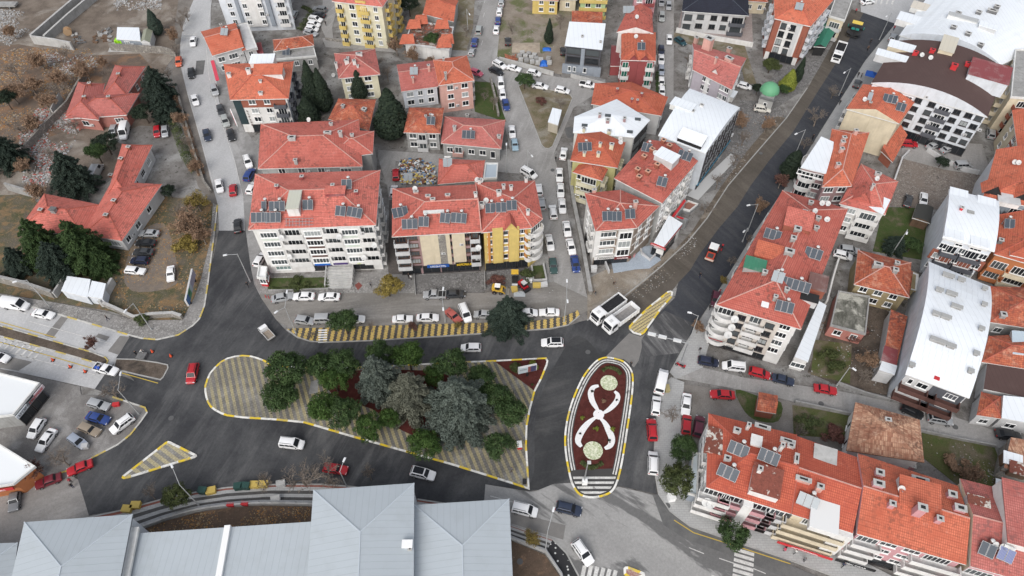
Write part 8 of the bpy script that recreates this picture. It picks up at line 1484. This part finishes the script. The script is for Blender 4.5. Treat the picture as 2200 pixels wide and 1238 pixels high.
wall([(823,100),(858,40),(885,-10)],1.4,.3,SL,'pale boundary wall right of the yellow top block'); wall([(700,86),(740,92),(815,90)],.8,.3,STONE,'curved stone wall below the yellow top block'); wall([(1462,826),(1465,880),(1470,925)],.8,.25,SL,'low white wall of the muddy yard') if 0 else None
wall([(1916, 857), (1980, 873), (2038, 891)], 1.3, .12, GRN, 'dark green fence along the front yard of the vaulted hall')
wall([(55,330),(110,270),(150,230),(190,160)],2.0,.5,STONE,'old stone wall between rubble and pink villa'); wall([(20,408),(60,420),(88,425)],2.2,.5,CONC,'concrete wall stub below the rubble'); wall([(118,250),(136,215)],2.4,.3,CONCL,'pale wall slab left of the pink villa')
def scatter(name, poly, n, size, mats, z=.0, hgt=.5, lab=None, seed=3, pile=0):
    r = random.Random(seed); pl = W(poly); xs = [p.x for p in pl]; ys = [p.y for p in pl]; m = MB(); k = 0; c = sum(pl,Vector((0,0)))/len(pl); rad = max((p-c).length for p in pl)
    def inside(x, y):
        s = False
        for i in range(len(pl)):
            a, b = pl[i-1], pl[i]
            if (a.y > y) != (b.y > y) and x < a.x+(b.x-a.x)*(y-a.y)/(b.y-a.y): s = not s
        return s
    while k < n:
        x = r.uniform(min(xs), max(xs)); y = r.uniform(min(ys), max(ys))
        if not inside(x, y) or noise.noise(Vector((x*.14, y*.14, seed))) < r.uniform(-.35, .25): continue
        s = size*r.uniform(.35, 1.5); zz = z+pile*max(0, 1-(Vector((x, y))-c).length/rad)*r.random()+s*hgt*.3; a = Vector((x, y, zz)); d = rdir(r); d.z *= .35
        m.bar(a-d*s*.6, a+d*s*.6, s*r.uniform(.3, 1), s*hgt*r.uniform(.3, 1), r.randrange(len(mats))); k += 1
    o = part(name, m, mats, None); o['kind'] = 'stuff'
    if lab: o['label'] = lab
    return o
RB = [plain('pale rubble',(.36,.355,.345),.9),plain('grey rubble',(.24,.235,.23),.9),plain('buff rubble',(.27,.225,.185),.9),plain('white plaster rubble',(.44,.44,.44),.9)]
scatter('rubble',[(40,290),(80,235),(140,225),(180,260),(160,310),(120,360),(90,420),(50,400)],4200,.34,RB+[plain('red rubble',(.36,.10,.08),.9)],hgt=.6,seed=4); scatter('rubble',[(0,20),(50,25),(70,60),(20,100),(0,90)],1100,.32,RB,seed=5); scatter('rubble',[(90,115),(170,110),(215,130),(180,170),(110,150)],1000,.3,RB+[plain('rust scrap',(.2,.07,.05),.9)],seed=6); scatter('rubble',[(240,-10),(350,-10),(345,20),(250,25)],1000,.38,RB,seed=7); scatter('rubble',[(150,60),(240,60),(240,90),(160,95)],90,.8,[WOOD,CONCD,CONC],seed=8)
JUNK = [plain('junk '+n,c,.7) for n,c in (('white',(.6,.6,.58)),('yellow',(.55,.42,.12)),('black',(.04,.04,.04)),('grey',(.3,.3,.3)),('brown',(.2,.13,.08)),('blue',(.1,.2,.36)),('rust',(.22,.09,.05)))]
scatter('scrap_heap', [(858, 345), (930, 338), (938, 395), (862, 398)], 900, .55, JUNK, hgt=.5, seed=9, pile=.5)
SPK2 = [plain('leaf fleck brown', (.26, .15, .07), .9), plain('leaf fleck orange', (.36, .18, .05), .9), plain('leaf fleck tan', (.32, .24, .14), .9)]
scatter('fallen_leaves',[(240,480),(350,440),(456,440),(445,600),(420,650),(390,680),(300,680),(250,640)],2600,.22,SPK2,hgt=.2,seed=10); scatter('fallen_leaves',[(-20,105),(195,105),(215,140),(140,235),(60,260),(10,330),(-40,330)],3800,.3,SPK2+[plain('dead twig',(.22,.17,.13),.9),plain('pale twig',(.30,.26,.22),.9)],hgt=.3,seed=21); scatter('fallen_leaves',[(284,1146),(420,1104),(560,1090),(666,1090),(664,1120),(300,1146)],700,.16,SPK2,z=.1,hgt=.2,seed=11)
scatter('stones',[(1300,585),(1390,578),(1450,545),(1490,500),(1500,520),(1440,600),(1350,660)],420,.17,RB[:3],hgt=.7,seed=12); scatter('stones',[(1560,330),(1640,235),(1690,240),(1620,330),(1560,400)],420,.18,RB[:3]+[WOOD],hgt=.6,seed=13); scatter('litter',[(1720,690),(1900,690),(1900,850),(1740,810)],300,.2,[RB[0],WOOD,RB[1],plain('dead stalks',(.2,.13,.08),.9)],hgt=.4,seed=14); scatter('stones',[(1985,940),(2130,965),(2150,1040),(2060,1040)],200,.17,RB[:3],seed=15); scatter('stones',[(1090,60),(1200,60),(1190,140),(1090,120)],260,.18,RB[:3],seed=16)
scatter('scattered_debris', [(1000, 640), (1250, 610), (1255, 660), (1010, 690)], 160, .12, RB, hgt=.5, seed=17)
for i,(px,py) in enumerate(((1117,124),(1119,133),(1129,125),(1131,134),(1141,128),(1143,137),(1152,130),(1155,139),(1162,133),(1178,130),(1180,139),(1122,118),(1136,120),(1148,123))):
    q = P(px,py); r = thing('paving_stack','pale grey pallet of paving blocks behind the junction wall','pallet',(q.x,q.y,.03),RND.uniform(-.3,.3),'pallets of paving blocks'); m = MB()
    for a in range(3):
        for b_ in range(2):
            for z in range(3): m.box((-.42+a*.42, -.26+b_*.52, .3+z*.33), (.40, .50, .31), RND.uniform(-.03, .03))
    part('blocks', m, [CONCL if i % 3 else CONC], r); m = MB()
    for x in (-.45, 0, .45): m.box((x, 0, .07), (.1, 1.1, .13))
    part('pallet', m, WOOD, r)
scatter('brick_heap',[(1086,118),(1108,118),(1110,130),(1088,132)],260,.4,[SRB,plain('orange brick',(.36,.14,.08),.9)],hgt=.7,seed=18,pile=.8)
def tarp(px, py, w, d, h, m, label):
    q = P(px,py); mb = MB(); n = 7; f = lambda i,j: (-w/2+w*i/n,-d/2+d*j/n,h*(math.sin(math.pi*i/n)*math.sin(math.pi*j/n))**.5*(.75+.25*math.sin(i*2.3+j*1.7))+.02)
    for i in range(n):
        for j in range(n): mb.face([f(i, j), f(i+1, j), f(i+1, j+1), f(i, j+1)])
    o = part('tarpaulin', mb, m, None, smooth=60); o.location = (q.x, q.y, .05); tag(o, label, 'tarpaulin')
tarp(1168,138,2.2,2.6,1.2,BLUE,'bright blue tarpaulin over the right end of the pallets'); tarp(1175,107,2.4,1.8,.6,BLUE,'crumpled blue tarpaulin under the slender cypress'); tarp(1116,632,2.4,1.5,.3,plain('pale sheet',(.5,.53,.54),.6),'pale crumpled sheet below the red skid loader'); tarp(1130,103,8,5,.5,two('sand',(.40,.34,.27),(.34,.28,.22),1),'low heap of sand on the weedy lot')
q = P(1864, 176); r = thing('market_tent', 'small blue market tent on the upper right pavement', 'tent', (q.x, q.y, .1), -.5); m = MB()
for i in range(4): a = math.pi/4+i*math.pi/2; b_ = a+math.pi/2; m.face([(2*math.cos(a),2*math.sin(a),2.3),(2*math.cos(b_),2*math.sin(b_),2.3),(0,0,3.3)])
part('canopy', m, plain('blue tent cloth', (.02, .10, .42), .7), r); m = MB()
for i in range(4): a = math.pi/4+i*math.pi/2; m.bar((1.9*math.cos(a), 1.9*math.sin(a), 0), (1.9*math.cos(a), 1.9*math.sin(a), 2.3), .06)
part('frame', m, STEEL, r)
q,a = heading(269,95,2); r = thing('generator','lime green generator with dark blue base beside the site cabin','generator',(q.x,q.y,.1),a); m = MB(); LG = plain('lime green enclosure',(.30,.62,.02),.5)
m.box((0,0,1.25),(4.6,1.6,1.9)); [m.box((-1.9+i*.95,-.83,1.25),(.08,.06,1.8),0,1) for i in range(5)]; part('enclosure',m,[LG,plain('dark louvre',(.03,.1,.03),.6)],r); m = MB(); m.box((0,0,.15),(4.8,1.8,.3)); part('base_frame',m,plain('navy base',(.03,.05,.16),.5),r); m = MB(); m.box((.5,.1,2.3),(1.6,.9,.24)); part('cooling_unit',m,TRIM,r)
pp = W([(232, 112), (300, 112), (302, 92), (240, 92)]); patch('slab', pp, CONCL, 8, world=True)
q = P(149,75); r = thing('cable_drum','wooden cable drum standing on the building site earth','cable drum',(q.x,q.y,.05),.4); m = MB(); [m.tube((0,y,1.1),(0,y+.12,1.1),1.1,n=20) for y in (-.7,.6)]; part('flanges',m,plain('drum wood',(.36,.24,.14),.8),r); m = MB(); m.tube((0,-.58,1.1),(0,.6,1.1),.6,n=16); part('core',m,plain('orange cable',(.42,.22,.10),.7),r)
tr_ = thing('trailer','long grey flatbed at the top left corner','trailer',P(8,16)); m = MB(); m.box((0,0,1.0),(9,2.4,.5)); part('flatbed',m,CONC,tr_); [link('wheel',wheel(.45),tr_,(x,y,.45)) for x in (-2.5,-1.3,2.5) for y in (-1.0,1.0)]
def stackbox(px, py, w, d, h, m, nm, label, catg, grp=None, lid=None):
    q = P(px, py); r = thing(nm, label, catg, (q.x, q.y, .1), RND.uniform(-.15, .25), grp); mb = MB()
    mb.box((0,0,h/2),(w,d,h)); [mb.box((x,0,h*.5),(.06,d+.06,h*.9)) for x in (-w*.32,0,w*.32)]; part('body',mb,m,r); mb = MB(); mb.box((0,0,h+.04),(w+.1,d+.1,.1)); part('top',mb,lid or m,r); return r
GBIN = plain('dark green bin', (.02, .06, .05), .5); YB = plain('yellow woven planter', (.52, .38, .10), .8)
for px,py,lb in ((438.7,1058,'single dark green waste bin on the walkway'),(515,1049,'left dark green bin of the pair on the walkway'),(531,1048,'right dark green bin of the pair on the walkway')): stackbox(px,py,1.3,1.0,1.1,GBIN,'waste_bin',lb,'bin','green bins')
for px,py,lb in ((276,1096,'yellow planter box at the left end of the walkway'),(294.6,1088,'yellow planter box second from the left of the walkway'),(455.6,1057,'small yellow planter beside the single green bin'),(549,1044.4,'yellow planter left of the bare walkway tree'),(567.6,1043.4,'yellow planter right of the bare walkway tree')): stackbox(px,py,1.5,1.1,.7,YB,'planter_box',lb,'planter','yellow planters',L_YEL if 0 else YB)
for px,py,lb in ((606,1042.7,'grey utility box at the walkway kerb'),(594.8,1076,'small grey utility box by the walkway wall')): stackbox(px,py,1.4,.9,1.0,SL,'utility_box',lb,'utility box','grey utility boxes',CONCL)
for px,py,lb in ((497.4,1086.8,'left red seat on the low wall'),(528,1084.5,'right red seat on the low wall'),(1105,622,'yellow barrier block left of the red skid loader') if 0 else (252,872,'red display stand under the apron tree')): stackbox(px,py,1.1,.6,.6,RED,'red_bench' if 'seat' in lb else 'display_stand',lb,'bench' if 'seat' in lb else 'display stand')
stackbox(1105,624,1.2,1.3,.5,YB,'pallet','yellow pallet left of the red skid loader','pallet'); stackbox(1153,616,1.6,1.0,.6,YB,'pallet','yellow pallet load right of the red skid loader','pallet'); stackbox(1168,614,1.5,1.0,.5,SL,'crate','pale crate beside the yellow pallet load','crate'); stackbox(1137,606,1.2,.8,.8,WHITE,'tool_box','white tool box above the red skid loader','tool box'); stackbox(1127,1038,.6,.6,.9,TRIM,'litter_bin','black litter bin in the lower tip of the plaza','bin'); stackbox(1116,960,.8,1.2,.9,RED,'collection_box','small red box beside the lone pine on the plaza','box',None,WHITE); stackbox(1441,1072,1.1,1.2,1.2,WHITE,'utility_box','white cabinet by the olive green pavement tree','utility box'); stackbox(1432,838,.8,1.3,.8,plain('yellow grey cart',(.35,.3,.15),.7),'hand_cart','street trader cart beside the white minibus','cart'); stackbox(186,962,1.0,.8,.8,SL,'crate','grey crate on the edge of the left apron','crate'); stackbox(1357,551,1.3,.7,.8,SPR,'cafe_table','pink round topped table pair on the blue-grey terrace','table') ; stackbox(1327,551,1.5,1.2,1.2,SRB,'furniture_stack','brown wooden stand before the terrace shop','stand'); stackbox(1275,583,1.2,.9,1.3,SL,'utility_box','pale cabinet at the foot of the taupe corner block','utility box')
stackbox(307,768,1.6,1.4,.6,CONCD,'manhole_ring','dark concrete manhole ring where men are working','manhole ring'); stackbox(1665,298,1.6,.8,.7,RED,'fruit_stall','red and white stall on the road bank','stall') if 0 else None
CN = MB(); CN.tube((0,0,.03),(0,0,.7),.2,.04,10); CNM = CN.mesh('cone',[plain('orange cone',(.72,.10,.04),.6)]); CB = MB(); CB.box((0,0,.03),(.5,.5,.05)); CBM = CB.mesh('base',[BLACK])
for px,py in ((328,757),(368,766.5),(114.7,775),(152,789.5),(184,799.7)): q = P(px,py); r = thing('traffic_cone','small orange traffic cone on the road by the median strips','traffic cone',(q.x,q.y,.07),0,'traffic cones'); r.scale = (1.3,)*3; link('cone',CNM,r); link('base',CBM,r)
BO = MB(); BO.tube((0, 0, 0), (0, 0, .9), .09, .07, 8); BOM = BO.mesh('bollard', [RED])
for i in range(6): q = P(572+i*6.5,640+i*2.0-.15*i*i); o = link('bollard',BOM,None,(q.x,q.y,.06)); tag(o,'thin red bollard in the row at the street corner below the kiosk','bollard','red corner bollards')
q,a = heading(467,165,285); r = thing('awning','long narrow pink-red awning beside the orange house on the long street','awning',(q.x,q.y,0),a); m = MB(); m.box((0,0,2.7),(9.5,.9,.35)); part('canopy',m,plain('pink red awning',(.60,.06,.10),.6),r); m = MB(); [m.bar((x,0,0),(x,0,2.6),.07) for x in (-4.4,0,4.4)]; part('frame',m,STEEL,r)
q,a = heading(501,250,293,3); r = thing('sign_board','slanting red and white sign board standing left of the hotel','sign',(q.x,q.y,0),a); m = MB(); m.box((0,0,2.6),(6.5,.2,1.0)); m.box((0,-.13,2.6),(6.0,.05,.5),0,1); part('panel',m,[WHITE,RED],r); m = MB(); [m.bar((x,0,0),(x,0,2.1),.08) for x in (-2.8,2.8)]; part('posts',m,STEEL,r)
PM = {}
SKIN = plain('skin', (.45, .27, .19), .6); HAIR = plain('dark hair', (.02, .015, .012), .7)
def body_mesh(pose):
    if pose in PM: return PM[pose]
    V = []; E = []; Rd = []
    def v(x, y, z, r, par=None):
        V.append((x, y, z)); Rd.append(r)
        if par is not None: E.append((par, len(V)-1))
        return len(V)-1
    st = {'walk': .24, 'stand': .03, 'bend': .06}[pose]; b = .42 if pose == 'bend' else 0
    pel = v(0,0,.93,.135); wa = v(b*.25,0,1.10,.125,pel); ch = v(b*.65,0,1.32-b*.18,.155,wa); nk = v(b*1.02,0,1.48-b*.36,.06,ch); hd = v(b*1.15+.02,0,1.58-b*.42,.095,nk); v(b*1.3+.015,0,1.67-b*.46,.085,hd)
    for s in (-1, 1):
        f = s*st; hip = v(0,s*.09,.86,.1,pel); kn = v(f*.55+.03,s*.10,.48,.065,hip); an = v(f*1.0-(.06 if f < 0 else 0),s*.10,.09,.045,kn); v(an and f*1.0+.14,s*.11,.035,.04,an)
        sh = v(b*.78,s*.18,1.40-b*.27,.065,ch); el = v(b*.95-f*.35,s*.235,1.13-b*.3,.047,sh); wr = v(b*1.15-f*.5+.06,s*.235,.90-b*.22,.032,el); pa = v(b*1.17-f*.5+.075,s*.235,.83-b*.22,.036,wr)
        for k in range(4): fi = v(b*1.18-f*.5+.05+k*.018,s*.235,.765-b*.22-(.01 if k in (1,2) else 0),.0095,pa); v(b*1.18-f*.5+.055+k*.018,s*.228,.735-b*.22,.008,fi)
        v(b*1.18-f*.5+.115, s*.225, .80-b*.22, .010, pa)
    me = bpy.data.meshes.new('body'); me.from_pydata(V,E,[]); ob = bpy.data.objects.new('body',me); COL.objects.link(ob); ob.modifiers.new('skin','SKIN'); sub = ob.modifiers.new('sub','SUBSURF'); sub.levels = 1; sub.render_levels = 1
    for i, sv in enumerate(me.skin_vertices[0].data): sv.radius = (Rd[i], Rd[i]*(.8 if Rd[i] > .12 else 1)); sv.use_root = i == 0
    dg = bpy.context.evaluated_depsgraph_get(); dg.update(); m2 = bpy.data.meshes.new_from_object(ob.evaluated_get(dg)); bpy.data.objects.remove(ob)
    PM[pose] = (m2, b); return PM[pose]
CL = {}
def person(px, py, ang, pose, top, legs, label, z=.1):
    q, a = heading(px, py, ang, .8); r = thing('person', label, 'person', (q.x, q.y, z), a, 'people on foot'); key = (pose, top, legs)
    if key not in CL:
        src,b = body_mesh(pose); me = src.copy(); me.materials.clear(); col = dict(black=(.018,.018,.02),grey=(.16,.16,.17),navy=(.02,.03,.07),red=(.42,.03,.05),white=(.6,.6,.58),brown=(.10,.06,.04),blue=(.05,.10,.25))
        for mm in (plain('cloth '+top, col[top], .85), plain('cloth '+legs, col[legs], .85), SKIN, HAIR): me.materials.append(mm)
        for p in me.polygons:
            c = p.center; zz = c.z+.4*max(0, c.x-.1)*(1 if pose == 'bend' else 0)
            hand = abs(c.y) > .2 and c.z < .89-b*.2
            p.material_index = 3 if zz > 1.60-b*.2 and c.x < b*1.3+.06 and abs(c.y) < .15 else (2 if (zz > 1.50-b*.2 and abs(c.y) < .13) or hand else (0 if c.z > .92 or abs(c.y) > .17 and c.z > .8 else 1))
        me.polygons.foreach_set('use_smooth', [True]*len(me.polygons)); CL[key] = me
    link('body', CL[key], r); m = MB(); fx = (.12 if pose != 'bend' else .62)
    hz = 1.60 if pose != 'bend' else 1.42; 
    for s in (-1, 1): m.box((fx-.01, s*.034, hz), (.014, .022, .012), 0, 0)
    m.box((fx+.004,0,hz-.035),(.03,.026,.04),0,1); m.box((fx-.008,0,hz-.085),(.014,.05,.012),0,2); part('face',m,[HAIR,SKIN,plain('lips',(.36,.14,.12),.6)],r)
    return r
for row in ((302,756,0,'bend','white','grey','workman in pale top bending at the manhole ring'),(292,760,-40,'stand','black','black','workman in dark clothes left of the manhole ring'),(230,684,200,'walk','black','navy','walker in black on the corner pavement of the left avenue'),(531.5,612,260,'walk','black','black','pedestrian in black at the kerb below the red kiosk'),(1194,342,250,'walk','black','black','pedestrian in black left of the pale yellow block'),(883,597,240,'stand','white','black','person in white top before the beige block shops'),(878,594,300,'stand','black','black','person in dark coat beside the one in white top'),(796,611,260,'walk','grey','black','person in grey near the paving ornament'),(1319,607,300,'bend','black','brown','worker in black stooping on the construction earth'),(1280,629,200,'bend','black','grey','worker in black stooping near the dump trucks'),(1504,592,250,'walk','black','navy','worker in black on the fresh main road asphalt'),(1503.7,752,260,'walk','black','grey','pedestrian in black beside the side street corner'),(1525,661,60,'walk','black','black','pedestrian in black below the maroon car'),(1921,61,240,'walk','red','navy','pedestrian in red jacket near the top of the main road'),(1870.6,90,260,'walk','black','black','upper walker in dark clothes on the main road asphalt'),(1864.5,105,240,'walk','brown','black','lower walker in brown on the main road asphalt'),(1844,161,230,'walk','black','black','left of two pedestrians by the blue tent'),(1851,163,230,'walk','grey','black','right of two pedestrians by the blue tent'),(1746.7,295,240,'walk','black','black','lone pedestrian in black on the pavement by the mauve block'),(1806,205,240,'stand','black','navy','pedestrian under the lamp near the cream block'),(1804.4,221,60,'walk','black','black','pedestrian walking up towards the lamp near the cream block'),(150.6,1033,300,'stand','red','black','person in red top behind the wine red saloon'),(154,1044,300,'stand','black','navy','person in dark jacket beside the one in red top'),(1355.6,783,250,'walk','black','black','pedestrian in black at the top right of the flower island'),(894,1074,270,'stand','black','black','person in black at the corner of the tallest metal hall'),(1099.4,1009,30,'walk','grey','brown','person in grey crossing the lower plaza'),(1709,1186,20,'walk','white','black','person in white shirt beside the pinkish scooter'),(1728.7,1203,40,'stand','grey','black','person in grey by the pavement post'),(1817,1207,220,'walk','black','black','person in black before the clothes shop'),(1812,1214,220,'walk','navy','black','person in navy close behind the one in black'),(699.4,51,260,'walk','black','black','pedestrian in black beside the slanted row of cars'),(1839,24,240,'stand','red','black','worker in red vest above the asphalt paver')): person(*row)
# ================= camera, sky, light =================
cam = bpy.data.cameras.new('camera'); co = bpy.data.objects.new('camera', cam); COL.objects.link(co); SC.camera = co
co.location = (0, 0, HC); co.rotation_euler = (math.pi/2-PITCH, 0, 0); cam.sensor_width = 36; cam.lens = 36*FPX/2200; cam.clip_end = 6000; cam.clip_start = 1
w = bpy.data.worlds.new('World'); SC.world = w; w.use_nodes = True; nt = w.node_tree; bg = nt.nodes['Background']
sky = nt.nodes.new('ShaderNodeTexSky'); sky.sky_type = 'NISHITA'; sky.sun_disc = False; SE, SR = math.radians(42), math.radians(200)
sky.sun_elevation = SE; sky.sun_rotation = SR; sky.air_density = 1.0; sky.dust_density = 3.0; sky.ozone_density = 1.0
hs = nt.nodes.new('ShaderNodeHueSaturation'); hs.inputs['Saturation'].default_value = .34
nt.links.new(sky.outputs[0], hs.inputs['Color']); nt.links.new(hs.outputs[0], bg.inputs[0]); bg.inputs['Strength'].default_value = .125
sl = bpy.data.lights.new('sun','SUN'); sl.energy = .8; sl.angle = math.radians(40); sl.color = (1.0,.97,.93); so = bpy.data.objects.new('sun',sl); COL.objects.link(so)
d = Vector((math.sin(SR)*math.cos(SE), math.cos(SR)*math.cos(SE), math.sin(SE)))
so.rotation_euler = (-d).to_track_quat('-Z', 'Y').to_euler()
SC.view_settings.view_transform = 'Standard'; SC.view_settings.look = 'None'; SC.view_settings.exposure = 0.7; SC.view_settings.gamma = 1.0
SC.render.engine = 'CYCLES'
